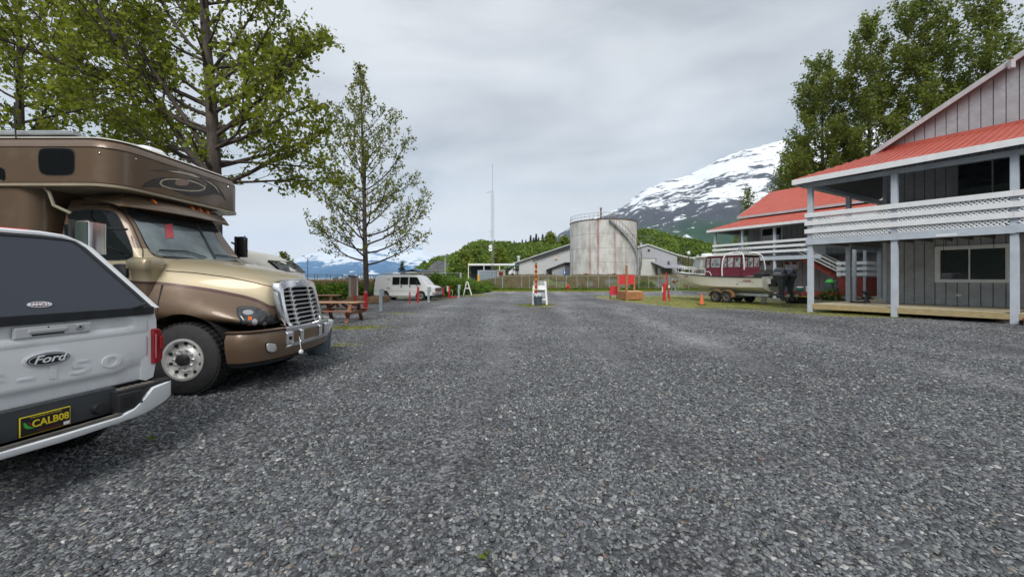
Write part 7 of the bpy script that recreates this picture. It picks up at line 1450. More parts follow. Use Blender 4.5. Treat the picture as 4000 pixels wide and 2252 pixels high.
# red board on posts, cedar bin-box with tall pole
def redboards():
    p = G(2398, 1166); t = thing('red_board', 'small red board on two dark legs left of the cedar box', 'sign', p)
    for x in (-.30, .24): MB().box(x - .03, x + .03, 0, .05, 0, .95).build('leg', mat('dark_red_leg', (.12, .03, .03), .7), t)
    MB().box(-.32, .30, -.03, -.001, .30, 1.0).build('panel', mat('bright_red_board', (.58, .04, .05), .5, var=.08), t); MB().box(-.38, .34, -.01, .04, .55, .68).build('rail', mat('bright_red_board', (.58, .04, .05)), t)
    a = G(2447, 1172); t = thing('cedar_box', 'orange cedar box with tall post and red board above it', 'kiosk', G(2447, 1172)); c = wood_cedar; w1 = XP(2515, a.y) - a.x; x0 = XP(2416, a.y + 1.2) - a.x
    # plan: front corner at origin, right end at (w1, 0.2), back left (x0, 1.3)
    A, Bq, Cq, Dq = (0, 0), (w1, .15), (w1 + .1, 1.7), (x0, 1.4)
    for k in range(4):
        z0 = .06 + k * .14; z1 = z0 + .133
        for (u, v) in ((A, Bq), (Bq, Cq), (Cq, Dq), (Dq, A)): MB().bar((u[0], u[1], (z0 + z1) / 2), (v[0], v[1], (z0 + z1) / 2), .04, z1 - z0).build('plank', c, t)
    MB().add([(*A, .62), (*Bq, .62), (*Cq, .62), (*Dq, .62), (*A, .66), (*Bq, .66), (*Cq, .66), (*Dq, .66)], [(3, 2, 1, 0), (4, 5, 6, 7), (0, 1, 5, 4), (1, 2, 6, 5), (2, 3, 7, 6), (3, 0, 4, 7)]).build('lid', mat('cedar_lid', (.62, .42, .25), .6), t)
    MB().box(-.07, .07, -.10, .04, 0, ZP(1036, a.y)).build('tall_post', c, t)
    for x, y in ((x0 + .05, 1.5), (XP(2476, a.y + 1.7) - a.x, 1.6)): MB().box(x - .06, x + .06, y - .06, y + .06, .60, ZP(1072, a.y + 1.5)).build('post', c, t)
    MB().box(x0 + .12, XP(2476, a.y + 1.7) - a.x - .06, 1.45, 1.48, ZP(1110, a.y + 1.5), ZP(1073, a.y + 1.5)).build('red_panel', MATS['bright_red_board'], t)
redboards()
t = redpost(2594, 1175, 1.30, .16, 'thick red post with white box on its left side, by the boat bow', (-.16, -.085, -.05, .06, .62, 1.02))
def leanpost():
    p = G(2617, 1174); t = thing('leaning_post', 'thin red post leaning left, beside the thick red post', 'post', p); MB().bar((0, 0, 0), (-.26, .1, 2.0), .09, .09).build('shaft', red_paint, t); MB().box(-.16, -.02, -.09, -.04, .92, 1.12).build('outlet_box', MATS['box_white'], t, bevel=.01); MB().tube([(-.3, .05, 1.9), (-.22, .05, 2.08)], .03, 6).build('tip', red_paint, t)
leanpost()
def cone():
    p = G(2741, 1190); t = thing('traffic_cone', 'faded orange traffic cone on black base in front of the trailer', 'traffic cone', p); MB().lathe([(.165, .035), (.15, .06), (.035, .70), (.02, .71), (0.001, .71)], 24).build('cone_body', mat('cone_orange', (.65, .14, .04), .6, var=.12, vs=6), t, smooth=False); smooth_by_angle(t.children[0]); MB().rings([rrect(-.2, .2, -.2, .2, .05, z, 3) for z in (0, .05)]).build('foot', black, t)
    MB().lathe([(.108, .27), (.098, .34), (.09, .34), (.1, .27), (.108, .27)], 24).build('band', mat('cone_band', (.50, .09, .03), .7), t)
cone()
def hydrant():
    Y = 50.2; t = thing('fire_hydrant', 'red fire hydrant in front of the chain link fence', 'fire hydrant', (XP(2219, Y), Y, 0)); m = mat('hydrant_red', (.60, .03, .03), .45, var=.1)
    MB().lathe([(.20, 0), (.20, .05), (.13, .07), (.13, .50), (.19, .52), (.19, .57), (.15, .60), (.14, .68), (.08, .76), (.04, .78), (.04, .84), (0, .84)], 16).build('barrel', m, t)
    MB().cyl((-.24, 0, .42), (.24, 0, .42), .075, n=12).build('side_outlet', m, t); MB().cyl((0, -.24, .36), (0, 0, .36), .10, n=12).build('front_outlet', m, t)
hydrant()
def bluesign():
    Y = 50.6; x = XP(2205, Y); t = thing('blue_sign', 'small blue sign on a thin pole at the fence by the lean-to', 'sign', (x, Y, 0)); MB().cyl((0, 0, 0), (0, 0, ZP(1056, Y)), .035, n=8).build('pole', mat('sign_pole', (.14, .09, .06), .7), t); z0, z1 = ZP(1071, Y), ZP(1055, Y)
    MB().box(-.2, .2, -.06, -.04, z0, z1).build('panel', mat('sign_blue', (.02, .10, .42), .5), t); pm = MB().box(-.07, .03, -.066, -.061, z0 + .10, z1 - .08); pm.box(.03, .07, -.066, -.061, z0 + .16, z0 + .30); pm.build('pump_symbol', white_paint, t)
bluesign()
# things around the far house
def stand(name, label, cat, loc): return thing(name, label, cat, loc)
v = on2(6.45, 1.0, .58); t = stand('drinks_cooler', 'green drinks cooler with white lid on the red porch deck', 'cooler', v); MB().lathe([(.22, 0), (.23, .3), (0, .3)], 20).build('cooler_body', mat('cooler_green', (.02, .15, .11), .5), t); MB().lathe([(.24, .301), (.24, .36), (.12, .40), (0, .40)], 20).build('lid', white_paint, t)
v = on2(7.05, .9, .58); t = stand('white_bucket', 'white plastic bucket beside the green cooler on the red deck', 'bucket', v); MB().lathe([(.14, 0), (.17, .38), (0, .38)], 18).build('bucket_body', white_paint, t); MB().lathe([(.18, .381), (.18, .43), (0, .44)], 18).build('lid', white_paint, t); MB().box(-.07, .06, -.163, -.150, .12, .2).build('sticker', black, t)
v = on2(8.45, .85, .58); t = stand('domed_bin', 'grey bin with bright green domed lid on the red deck', 'rubbish bin', v); MB().lathe([(.25, 0), (.27, .68), (0, .68)], 20).build('bin_body', mat('bin_slate', (.12, .15, .17), .6), t); MB().lathe([(.29, .681), (.28, .80), (.20, .93), (.08, .99), (0, 1.0)], 20).build('lid', mat('lid_green', (.10, .62, .12), .5), t, smooth=True)
v = on2(5.2, .9, .58); t = stand('blue_crate', 'small dark blue crate at the left end of the red deck', 'crate', v); MB().box(-.2, .2, -.15, .15, 0, .33).build('crate_body', mat('crate_blue', (.02, .04, .16), .6), t, bevel=.02); MB().box(-.21, .21, -.16, .16, .331, .36).build('rim', mat('crate_blue', (.02, .04, .16)), t)
v = on2(4.6, .95, .58); t = stand('cardboard_box', 'brown cardboard box behind the crab pots', 'box', v); MB().box(-.2, .2, -.15, .15, 0, .36).build('carton', mat('carton', (.33, .20, .11), .8), t); MB().box(-.21, .0, -.16, -.152, .2, .36).build('flap', mat('carton', (.33, .20, .11)), t)
def sled():
    a = G(3118, 1184); t = thing('plastic_sled', 'black plastic tub with yellow rim lying on the grass behind the outboards', 'tub', a, R(-10)); MB().rings([rrect(-.72 + i, .72 - i, -.35 + i, .35 - i, .1, z, 4) for z, i in ((0, .12), (.02, .08), (.42, 0), (.43, .03))]).build('tub_body', black, t, smooth=False); MB().rings([rrect(-.74, .74, -.37, .37, .1, z, 4) for z in (.431, .46)]).build('rim', mat('yellow_rim', (.80, .47, .03), .5), t)
    t = thing('crab_pot', 'round netted crab pot stacked on the black and yellow tub', 'crab pot', a + Vector((-.35, .1, .47)), 0); nm = mat('net_dark', (.05, .06, .05), .8)
    for z in (.03, .18, .35): MB().tube([(.52 * math.cos(q) * (1 - z * .2), .52 * math.sin(q) * (1 - z * .2), z) for q in np.linspace(0, 6.283, 22)], .02, 6).build('hoop', nm, t)
    n_ = MB(); 
    for q in np.linspace(0, 6.283, 30, endpoint=False): n_.bar((.52 * math.cos(q), .52 * math.sin(q), .03), (.48 * math.cos(q + .2), .48 * math.sin(q + .2), .35), .008, .008); n_.bar((.52 * math.cos(q), .52 * math.sin(q), .03), (.48 * math.cos(q - .2), .48 * math.sin(q - .2), .35), .008, .008)
    for q in np.linspace(-.45, .45, 12): n_.bar((q, -math.sqrt(.235 - q * q + .001), .35), (q, math.sqrt(.235 - q * q + .001), .35), .006, .006); n_.bar((q, -math.sqrt(.26 - q * q + .001), .03), (q, math.sqrt(.26 - q * q + .001), .03), .006, .006)
    n_.build('netting', nm, t); MB().tube(spline([(-.3, -.1, .1), (0, .2, .14), (.3, 0, .1), (.1, -.3, .12)], 5), .03, 6).build('rope_coil', mat('rope_brown', (.22, .09, .05), .9), t)
sled()
def rock():
    a = G(3392, 1166); bm = bmesh.new(); bmesh.ops.create_icosphere(bm, subdivisions=3, radius=.38)
    for v in bm.verts: v.co *= 1 + .35 * noise.noise(v.co * 3); v.co.z = max(-.1, v.co.z * .75)
    me = bpy.data.meshes.new('boulder'); bm.to_mesh(me); bm.free(); o = tag(link('boulder', me, None, mat('boulder_grey', (.22, .21, .18), .9, bump=.5, bs=8, var=.3)), 'pale grey boulder in front of the red porch wall', 'boulder'); o.location = (a.x, a.y, .1)
rock()
def pump():
    v = h1_.o + Vector(h1_.p(1.25, 2.6, .425)); t = thing('boat_anchor_stand', 'dark cast iron stand with coiled rope at the far end of the lumber porch', 'iron stand', v); MB().lathe([(.16, 0), (.13, .1), (.07, .2), (.06, .42), (.2, .5), (.22, .56), (0, .6)], 16).build('stand_body', mat('cast_iron', (.05, .055, .06), .6), t); MB().bar((-.3, 0, .55), (.3, 0, .55), .05, .05).build('crossbar', MATS['cast_iron'], t)
    pts = [(.28 * math.cos(q) - .45, .28 * math.sin(q) + .0, .03 + q * .002) for q in np.linspace(0, 6.283 * 3, 50)]; o = tag(MB().tube(pts, .022, 6).build('rope_coil', mat('dark_rope', (.05, .035, .04), .9), None), 'dark coil of rope lying on the lumber porch floor', 'rope'); o.location = v
pump()
o = bin_(G(2984, 1185) * 1.0, 'small white upturned bucket on the gravel under the boat stern', .17, .36, False, white_paint)
# small orange trolley behind boat bow, red cans at the tank foot
for k, (px, lb) in enumerate(((2290, 'small rust red box at the foot of the tank, left one'), (2399, 'small rust red box at the foot of the tank, right one'))):
    Y = 66; t = thing('red_valve_box', lb, 'valve box', (XP(px, Y), Y, 2.0)); MB().box(-.3, .3, -.2, .2, 0, ZP(1069, Y) - 2.0).build('casing', mat('valve_red', (.30, .05, .03), .7), t, bevel=.02); MB().box(-.34, .34, -.24, .24, ZP(1069, Y) - 1.999, ZP(1069, Y) - 1.94).build('lid', mat('valve_red', (.30, .05, .03)), t)
# ------------------------------------------------------------------ mast, lamps, containers, shelter, harbour
def mast():
    Y = 62; t = thing('radio_mast', 'tall thin lattice radio mast with two white dish antennas', 'mast', (XP(1924, Y), Y, 0)); zt = ZP(745, Y); w = .22; m = mat('mast_steel', (.36, .38, .40), .5, .4); L3 = [(-w, -.1), (w, -.1), (0, w)]
    for x, y in L3: MB().tube([(x, y, 0), (x, y, zt)], .022, 5).build('mast_leg', m, t)
    lb = MB(); z = .4; k = 0
    while z < zt - .5:
        for i in range(3): a, b = L3[i], L3[(i + 1) % 3]; lb.bar((*a, z), (*b, z + .45), .014, .014)
        z += .45
    kind(lb.build('lattice', m, t), 'stuff'); MB().tube([(0, 0, zt - .2), (0, 0, ZP(640, Y))], .03, 6).build('whip_antenna', m, t); MB().bar((0, 0, zt - .1), (-.95, 0, zt - .35), .05, .05).build('side_arm', m, t); MB().bar((0, 0, ZP(905, Y)), (-.5, 0, ZP(905, Y)), .06, .06).build('side_arm', m, t)
    for py in (963, 975): d = MB().lathe([(0.001, .04), (.18, -.0), (.30, -.10), (.30, -.12), (.16, -.02), (0.001, .0)], 20, 'y', c=(-.32, -.3, ZP(py, Y))).build('dish', white_paint, t, smooth=True); MB().cyl((-.32, -.3, ZP(py, Y)), (0, 0, ZP(py, Y)), .04, n=6).build('dish_arm', m, t)
mast()
def containers():
    Y = 66; m = mat('container_blue', (.26, .33, .40), .55, var=.12, vs=2); x0, x1 = XP(1868, Y), XP(1940, Y); z0, z1 = ZP(1096, Y), ZP(1056, Y); t = thing('shipping_container', 'blue grey shipping container with vertical ribs beneath the radio mast', 'container', (x0, Y, z0)); w = x1 - x0; h = z1 - z0
    MB().box(0, w, .05, 5, .0, h).build('container_body', m, t)
    for i in range(4):
        a = w * i / 4 + .05; b = w * (i + 1) / 4 - .05; d = MB().box(a, b, -.0, .049, .1, h - .12).build('door_leaf', m, t, bevel=.01)
        for f in (.3, .7): MB().box(a + (b - a) * f - .03, a + (b - a) * f + .03, -.05, -.001, .12, h - .15).build('lock_bar', galv, d)
        for f in (.25, .5, .75): MB().box(a + .02, b - .02, -.02, -.0012, h * f - .03, h * f + .03).build('door_rib', mat('container_dark', (.13, .17, .2), .6), d)
    MB().box(-.08, .1, -.06, .0, 0, h + .05).build('corner_post', mat('container_pale', (.5, .56, .6), .5), t); MB().box(0, w, -.06, .0, h - .08, h + .04).build('header', MATS['container_pale'], t); MB().box(-.1, .25, -.25, 0, -.9, 1.0).build('yellow_bollard', mat('bollard_yellow', (.75, .42, .04), .5), t)
    x0, x1 = XP(1941, Y), XP(1973, Y); t = thing('site_cabin', 'beige site cabin with dark red window beside the blue container', 'cabin', (x0, Y, z0)); w = x1 - x0; MB().box(0, w, .05, 4, 0, h + .02).build('cabin_body', mat('beige_cabin', (.42, .38, .31), .7, var=.15), t); MB().box(w * .25, w * .75, -.02, .049, h * .5, h * .88).build('window', mat('maroon_window', (.13, .02, .02), .5), t); MB().box(-.05, w + .05, -.02, 4, h + .021, h + .12).build('roof', galv, t)
    # gantry with white beam behind
    Y = 84; t = thing('white_canopy', 'long white flat canopy beam with dark blue wall below it', 'canopy', (XP(1828, Y), Y, 0)); w = XP(2012, Y) - XP(1828, Y); MB().box(0, w, 0, 4, ZP(1036, Y), ZP(1029, Y)).build('beam', white_paint, t)
    for x in (0, w * .33, w * .66, w - .2): MB().box(x, x + .15, .1, .25, -.5, ZP(1036, Y)).build('column', white_paint, t)
    MB().box(.3, w * .55, 3, 3.2, 0, ZP(1037, Y)).build('back_wall', mat('navy_wall', (.02, .025, .05), .6), t)
containers()
def shelter():
    Y = 76; x0, x1 = XP(1976, Y), XP(2027, Y); t = thing('timber_shelter', 'open timber shelter with green sloping roof against the warehouse end', 'shelter', (x0, Y, 1.6)); w = x1 - x0; zz = lambda py: ZP(py, Y) - 1.6; m = mat('shelter_dark', (.035, .045, .045), .8); g = mat('shelter_roof_green', (.10, .22, .22), .5)
    MB().hexa([(-.4, -.3, zz(1049)), (w + .2, -.3, zz(1032)), (w + .2, 4, zz(1032)), (-.4, 4, zz(1049)), (-.4, -.3, zz(1046)), (w + .2, -.3, zz(1029)), (w + .2, 4, zz(1029)), (-.4, 4, zz(1046))]).build('roof', g, t)
    for x in (.25, w - .35): MB().box(x, x + .18, 0, .18, 0, zz(1047) + x * .2).build('post', m, t)
    for s, x in ((1, .35), (-1, w - .3)): MB().tube(spline([(x, .1, zz(1062)), (x + s * .2, .1, zz(1057)), (x + s * .75, .1, zz(1052))], 4, False), .07, 6).build('brace', m, t)
    MB().box(.2, w, .05, .18, zz(1051), zz(1048.5)).build('tie_beam', m, t)
    Y = 92; t = thing('white_van', 'distant white van parked behind the timber shelter', 'van', (XP(1990, Y), Y, 2.1)); MB().rings([[(x, y, z) for x, z in ((-.2, .3), (-.2, 1.0), (.3, 1.3), (.8, 1.9), (4.4, 1.9), (4.5, .3))] for y in (0, 1.8)]).build('body', white_paint, t, bevel=.1); MB().box(.9, 4.0, -.02, -.001, 1.25, 1.7).build('window', glass_dark, t)
    for x in (.7, 3.6): MB().cyl((x, -.05, .32), (x, .2, .32), .32, n=16).build('wheel', rubber, t)
shelter()
def lamp(px, Y, pyt, label, arms=0, globe=False, m=None):
    m = m or mat('lamp_grey', (.40, .44, .45), .5, .3); t = thing('lamp_post', label, 'lamp post', (XP(px, Y), Y, ground_z(XP(px, Y), Y) if Y > 62 else 0)); zt = ZP(pyt, Y) - t.location.z; MB().tube([(0, 0, 0), (0, 0, zt)], [.11, .07], 10).build('pole', m, t)
    if globe: MB().lathe([(0, zt - .05), (.2, zt + .1), (.32, zt + .35), (.22, zt + .6), (0, zt + .75)], 14).build('globe', white_paint, t, smooth=True)
    elif arms:
        for s in (-1, 1): MB().tube([(0, 0, zt), (s * .7, 0, zt + .05), (s * 1.0, 0, zt + .5)], .05, 6).build('arm', m, t); MB().box(min(s * .8, s * 1.4), max(s * .8, s * 1.4), -.12, .12, zt + .5, zt + .62).build('lamp_head', m, t)
    else: MB().box(-.5, .25, -.12, .12, zt, zt + .12).build('lamp_head', m, t)
    return t
lamp(1739, 48, 1000, 'grey steel lamp post in front of the rocky hillside'); lamp(1202, 95, 1008, 'two armed dark lamp post in front of the blue mountains', 1, m=mat('lamp_dark', (.05, .05, .06), .5)); lamp(2690, 70, 996, 'lamp post with white globe between the shed and the boat', globe=True, m=MATS['lamp_dark'])
for px, lb in ((1526, 'thin distant pole left of the pair above the shore roof'), (1539, 'thin distant pole right of the pair above the shore roof')): lamp(px, 110, 1043, lb)
def shorehouse():
    Y = 66; t = thing('shore_building', 'dark harbour building with low blue gabled roof behind the white van', 'building', (XP(1560, Y), Y, -.6)); zz = lambda py: ZP(py, Y) + .6; xa, xp, xb = 0, XP(1612, Y) - XP(1560, Y), XP(1686, Y) - XP(1560, Y); blue = mat('blue_roof', (.04, .12, .30), .5); dk = mat('dark_cladding', (.10, .08, .075), .8)
    MB().box(xa + 1, xb - 1, .5, 6, 0, zz(1068)).build('wall', dk, t)
    xm = XP(1650, Y) - XP(1560, Y)
    MB().hexa([(xa - 1, -.4, zz(1068)), (xp, -.4, zz(1053)), (xp, 6, zz(1053)), (xa - 1, 6, zz(1068)), (xa - 1, -.4, zz(1066)), (xp, -.4, zz(1050)), (xp, 6, zz(1050)), (xa - 1, 6, zz(1066))]).build('roof', blue, t)
    MB().hexa([(xp, -.4, zz(1053)), (xm, -.4, zz(1060)), (xm, 6, zz(1060)), (xp, 6, zz(1053)), (xp, -.4, zz(1050)), (xm, -.4, zz(1057)), (xm, 6, zz(1057)), (xp, 6, zz(1050))]).build('roof', blue, t)
    MB().box(xp - 1.2, xb, -.2, .3, zz(1066), zz(1060)).build('sign_band', mat('pale_cladding', (.30, .30, .31), .6), t); MB().box(xb - 2.4, xb - .2, -.1, .4, 0, zz(1063)).build('wall', dk, t); MB().box(xm - 1, xb + .3, -.4, 5, zz(1060.5), zz(1059.5)).build('roof', mat('grey_roof', (.22, .22, .24), .6), t)
    for k in range(4): MB().box(1.6 + k * 1.1, 2.2 + k * 1.1, .42, .48, zz(1090), zz(1078)).build('window', glass_dark, t)
shorehouse()
# harbour: small dark boats and sheds beyond the shore fence
hb_m = mat('harbour_grey', (.16, .165, .17), .7, var=.4, vs=1); hb_w = mat('harbour_white', (.62, .62, .62), .6)
hrb = [(1312, 12, 'low dark workboat nearest the open water'), (1338, 16, 'grey workboat with pale wheelhouse behind the shore fence'), (1362, 20, 'white decked boat just left of the utility panel'), (1408, 22, 'grey harbour boat between panel and tree trunk'), (1418, 14, 'small white boat beside the tree trunk'), (1455, 18, 'grey moored boat right of the tree trunk')]
for k, (px, w_, lb) in enumerate(hrb):
    Y = 90 + (k % 3) * 6; s = Y / F; t = thing('moored_boat', lb, 'boat', (XP(px, Y), Y, -4.6), 0, 'boats moored along the shore'); a = w_ * s; z = lambda py: ZP(py, Y) + 4.6
    hh = z(1094); MB().rings([[(x, y * 1.2, q) for x, q in ((-a, hh), (-a * .8, hh - 3.5), (a * .8, hh - 3.5), (a * 1.1, hh + .2))] for y in (-1, 1)]).build('hull', hb_m if k % 2 else hb_w, t)
    MB().box(-a * .5, a * .3, -.8, .8, hh + .02, z(1084 - 2 * (k % 3))).build('wheelhouse', hb_w if k % 2 else hb_m, t); MB().box(-a * .45, a * .25, -.83, -.81, z(1090), z(1087)).build('window', dark, t); MB().cyl((a * .0, 0, z(1084)), (a * .0, 0, z(1074 - k)), .08, n=6).build('boat_mast', hb_m, t)
# ------------------------------------------------------------------ trees
def grow(name, label, base, Ht, r0, crown0, prof, nprim, leafm, lsize, density, seed, trunk=None, elev=(10, 62), group=None, sec=1.0, clump=.16, droop=.3, extra=(), wob=.25, upc=.30, near=.6):
    r = np.random.default_rng(seed); rr = random.Random(seed); t = thing(name, label, 'tree', base, 0, group); wood = MB(); Cl = []
    tp = trunk or [(0, 0, 0), (.05, 0, Ht * .3), (-.05, .05, Ht * .6), (0, 0, Ht)]
    tp = spline(tp, 5, False); n = len(tp)
    def tr_at(z):
        for a, b in zip(tp[:-1], tp[1:]):
            if a.z <= z <= b.z + 1e-6: f = (z - a.z) / max(1e-6, b.z - a.z); return a.lerp(b, f)
        return tp[-1].copy()
    rad = lambda z: max(.012, r0 * max(0, 1 - z / Ht) ** .8)
    wood.tube(tp, [max(.012, rad(p.z)) * (1.25 if p.z < .3 else 1) for p in tp], 12)
    def limb(p0, d, L_, r1, up=.25, nseg=7, wob_=wob):
        pts = [Vector(p0)]; d = Vector(d).normalized()
        for i in range(nseg):
            d = (d + Vector((rr.gauss(0, wob_ * .3), rr.gauss(0, wob_ * .3), up / nseg * 1.6 + rr.gauss(0, wob_ * .2)))).normalized(); pts.append(pts[-1] + d * L_ / nseg)
        wood.tube(pts, [max(.006, r1 * (1 - .85 * i / nseg)) for i in range(nseg + 1)], 6 if r1 > .03 else 4, cap=False); return pts
    def leaves(pts, f0, cnt):
        for _ in range(cnt):
            f = f0 + (1 - f0) * r.random() ** .8; k = f * (len(pts) - 1); i = min(int(k), len(pts) - 2); p = pts[i].lerp(pts[i + 1], k - i); Cl.append((p.x + r.normal() * clump, p.y + r.normal() * clump, p.z + r.normal() * clump - clump * .5))
    def branch(p, d, L_, r1, up):
        P = limb(p, d, L_, r1, up); leaves(P, .5, int(L_ * density * .4))
        ns = max(3, int(L_ * 2.6 * sec))
        for j in range(ns):
            f = .22 + .76 * (j + rr.random()) / ns; k = f * 7; i = min(int(k), 6); q = P[i].lerp(P[i + 1], k - i); dd = (P[i + 1] - P[i]).normalized()
            ax = Vector((rr.gauss(0, 1), rr.gauss(0, 1), rr.gauss(0, .5))).normalized(); sd = (dd * rr.uniform(.5, .9) + (ax - dd * ax.dot(dd)) * rr.uniform(.5, .9) + Vector((0, 0, .12))).normalized()
            L2 = L_ * rr.uniform(.22, .42) * (1.15 - .6 * f); Q = limb(q, sd, L2, r1 * .35 * (1 - .5 * f), up * .8, 5); leaves(Q, .15, int(L2 * density + 3))
            for m_ in range(2 if L2 > .5 else 1):
                f2 = rr.uniform(.3, .9); k2 = f2 * 5; i2 = min(int(k2), 4); q2 = Q[i2].lerp(Q[i2 + 1], k2 - i2); a2 = Vector((rr.gauss(0, 1), rr.gauss(0, 1), rr.gauss(.2, .6))).normalized(); L3 = L2 * rr.uniform(.4, .7); Q3 = limb(q2, (sd + a2).normalized(), L3, .012, .15, 3); leaves(Q3, .1, int(L3 * density + 3))
    for k in range(nprim):
        u = (k + rr.uniform(.1, .9)) / nprim; z = crown0 + (Ht - crown0) * u * .98; az = k * 2.399 + rr.uniform(-.4, .4); e = R(elev[0] + (elev[1] - elev[0]) * u + rr.uniform(-8, 8)); L_ = prof(u) * rr.uniform(.72, 1.18) * (near if math.sin(az) < -.55 else 1)
        branch(tr_at(z), (math.cos(az) * math.cos(e), math.sin(az) * math.cos(e), math.sin(e)), L_, max(.015, rad(z) * .42), upc)
    for (z, d, L_, r1, up) in extra: branch(tr_at(z), d, L_, r1, up)
    leaves(tp, .8, int(density * 3))
    wood.build('trunk', bark, t, smooth=True, fix=False); kind(leaf_mesh('crown', Cl, lsize, leafm, t, seed=seed, droop=droop, aspect=.95), 'stuff'); print(label[:30], len(Cl)); return t
# big tree over the motorhome
X1 = XP(838, 12.9)
grow('cottonwood_tree', 'big leafy tree with thick dark trunk rising behind the motorhome', (X1, 12.9, 0), 17.5, .26, 4.6, lambda u: 4.3 * (1 - u) ** .4 + .4, 50, leaf_a, .135, 12, 11,
     trunk=[(0.05, 0, 0), (.0, 0, 3), (.0, 0, 5.2), (-.14, 0, 8), (-.35, 0, 11), (-.4, 0, 17.5)], elev=(8, 58), sec=1.1, clump=.085, near=.45, wob=.34,
     extra=((5.0, (-.62, -.05, .75), 8.5, .12, .10), (5.2, (-.75, .1, .45), 8, .10, .05), (5.5, (-.35, -.2, .9), 8, .09, .1), (6.4, (.75, -.1, .38), 4.7, .085, .15), (7.2, (.8, .1, .5), 4.4, .07, .2), (5.6, (.85, .2, .05), 4.0, .05, -.05), (8.5, (.7, -.2, .62), 4.2, .06, .3), (6.0, (.75, -.3, .12), 5.0, .05, .05), (4.9, (.8, .15, .12), 4.0, .05, -.25), (7.4, (-.75, -.2, .4), 7, .08, .1), (9.0, (-.7, .1, .5), 7, .07, .1), (6.6, (-.9, -.1, .15), 7.5, .07, .0), (4.8, (-.8, .1, .10), 6.5, .06, .02)))
# a second stem's worth of crown farther left, behind
grow('cottonwood_tree', 'leafy tree at the left edge behind the motorhome cabin', (-19.5, 15.2, 0), 15.5, .22, 3.2, lambda u: 6.4 * (1 - u) ** .45 + .5, 44, leaf_a, .16, 13, 12, elev=(10, 60), clump=.12)
X2 = XP(1428, 26.6)
grow('young_poplar_tree', 'slender young tree with sparse small leaves standing in the timber planter', (X2, 26.6, .3), 16.2, .19, 2.2, lambda u: (5.7 * (1 - u) ** .75 + .3) * (1 if u > .07 else .85), 56, leaf_b, .135, 8, 21, trunk=[(.1, 0, 0), (-.05, 0, 4), (-.12, 0, 8), (-.4, 0, 16.2)], elev=(4, 72), sec=.95, clump=.075, wob=.30, upc=.5, near=.9)
GT = 'tall dense trees behind the two porch houses'
def rt(px, Y, pyt, r, lb, seed, dens=13, n=62, lz=.21, c0=3):
    grow('cottonwood_tree', lb, (XP(px, Y), Y, 0), ZP(pyt, Y), .30, c0, lambda u: r * (1 - u) ** .42 * (.75 + .25 * min(1, u * 4)) + .8, n, leaf_c, lz, dens, seed, elev=(5, 66), group=GT, clump=.18, sec=1.0, upc=.45, near=.85)
rt(3215, 43, 235, 6.4, 'leftmost tree of the tall row, rising over the far house roof', 31)
rt(3400, 40, 75, 6.6, 'tall tree second from the left in the row behind the houses', 32)
rt(3620, 38, -60, 7.2, 'tallest tree of the row, its top leaving the frame above the near house', 33)
rt(3860, 35, -10, 6.4, 'thinner tree at the right end of the row above the gable', 34, dens=8)
rt(3120, 50, 560, 5.0, 'low bushy tree at the left foot of the tall row', 36, n=34)
grow('small_birch_tree', 'small tree seen between the red porch roof and the snowy mountain', (XP(2925, 47), 47, 0), ZP(735, 47), .14, 1.5, lambda u: 2.3 * (1 - u) ** .5 + .4, 40, leaf_c, .2, 14, 35, elev=(20, 65), clump=.2)
grow('small_birch_tree', 'small leafy treetop peeking over the motorhome bonnet', (XP(1108, 22), 22, 0), ZP(998, 22), .06, .8, lambda u: .75 * (1 - u) ** .5 + .2, 22, leaf_a, .12, 16, 37, elev=(20, 65), clump=.1)
# yellow-green trees at the foot of the hill
for k, (px, pyt, Y, r_, m_, lb) in enumerate(((1812, 990, 112, 4.0, leaf_yel, 'yellow green round tree at the foot of the hill'), (1860, 962, 120, 4.6, leaf_h, 'tall green tree just left of the radio mast'), (1955, 975, 118, 4.4, leaf_yel, 'bright tree right of the radio mast behind the container'), (1780, 1010, 108, 3.2, leaf_h, 'low green tree beside the yellow green tree'), (2150, 912, 178, 6.0, leaf_yel, 'pale deciduous tree on the hilltop beside the spruces'), (2205, 925, 176, 5.0, leaf_yel, 'pale hilltop tree nearest the tank'))):
    zt = ZP(pyt, Y); t = thing('broadleaf_tree', lb, 'tree', (XP(px, Y), Y, 0), 0, 'pale trees on and below the hill'); r = np.random.default_rng(60 + k); z0 = 0 if Y < 130 else zt - 9; C = []
    for q in range(46): 
        u = r.random(); a = r.random() * 6.28; R_ = r_ * (1 - u ** 2.2) * math.sqrt(r.random()); c = np.array([R_ * math.cos(a), R_ * math.sin(a), z0 + (zt - z0) * (.22 + .76 * u)]); C.append(c + r.normal(size=(46, 3)) * .55)
    MB().tube([(0, 0, z0 - 1 if z0 else -1), (0, 0, zt * .9)], [.25, .05], 7).build('trunk', bark, t); kind(leaf_mesh('crown', np.concatenate(C), .62, m_, t, seed=k, aspect=1), 'stuff')

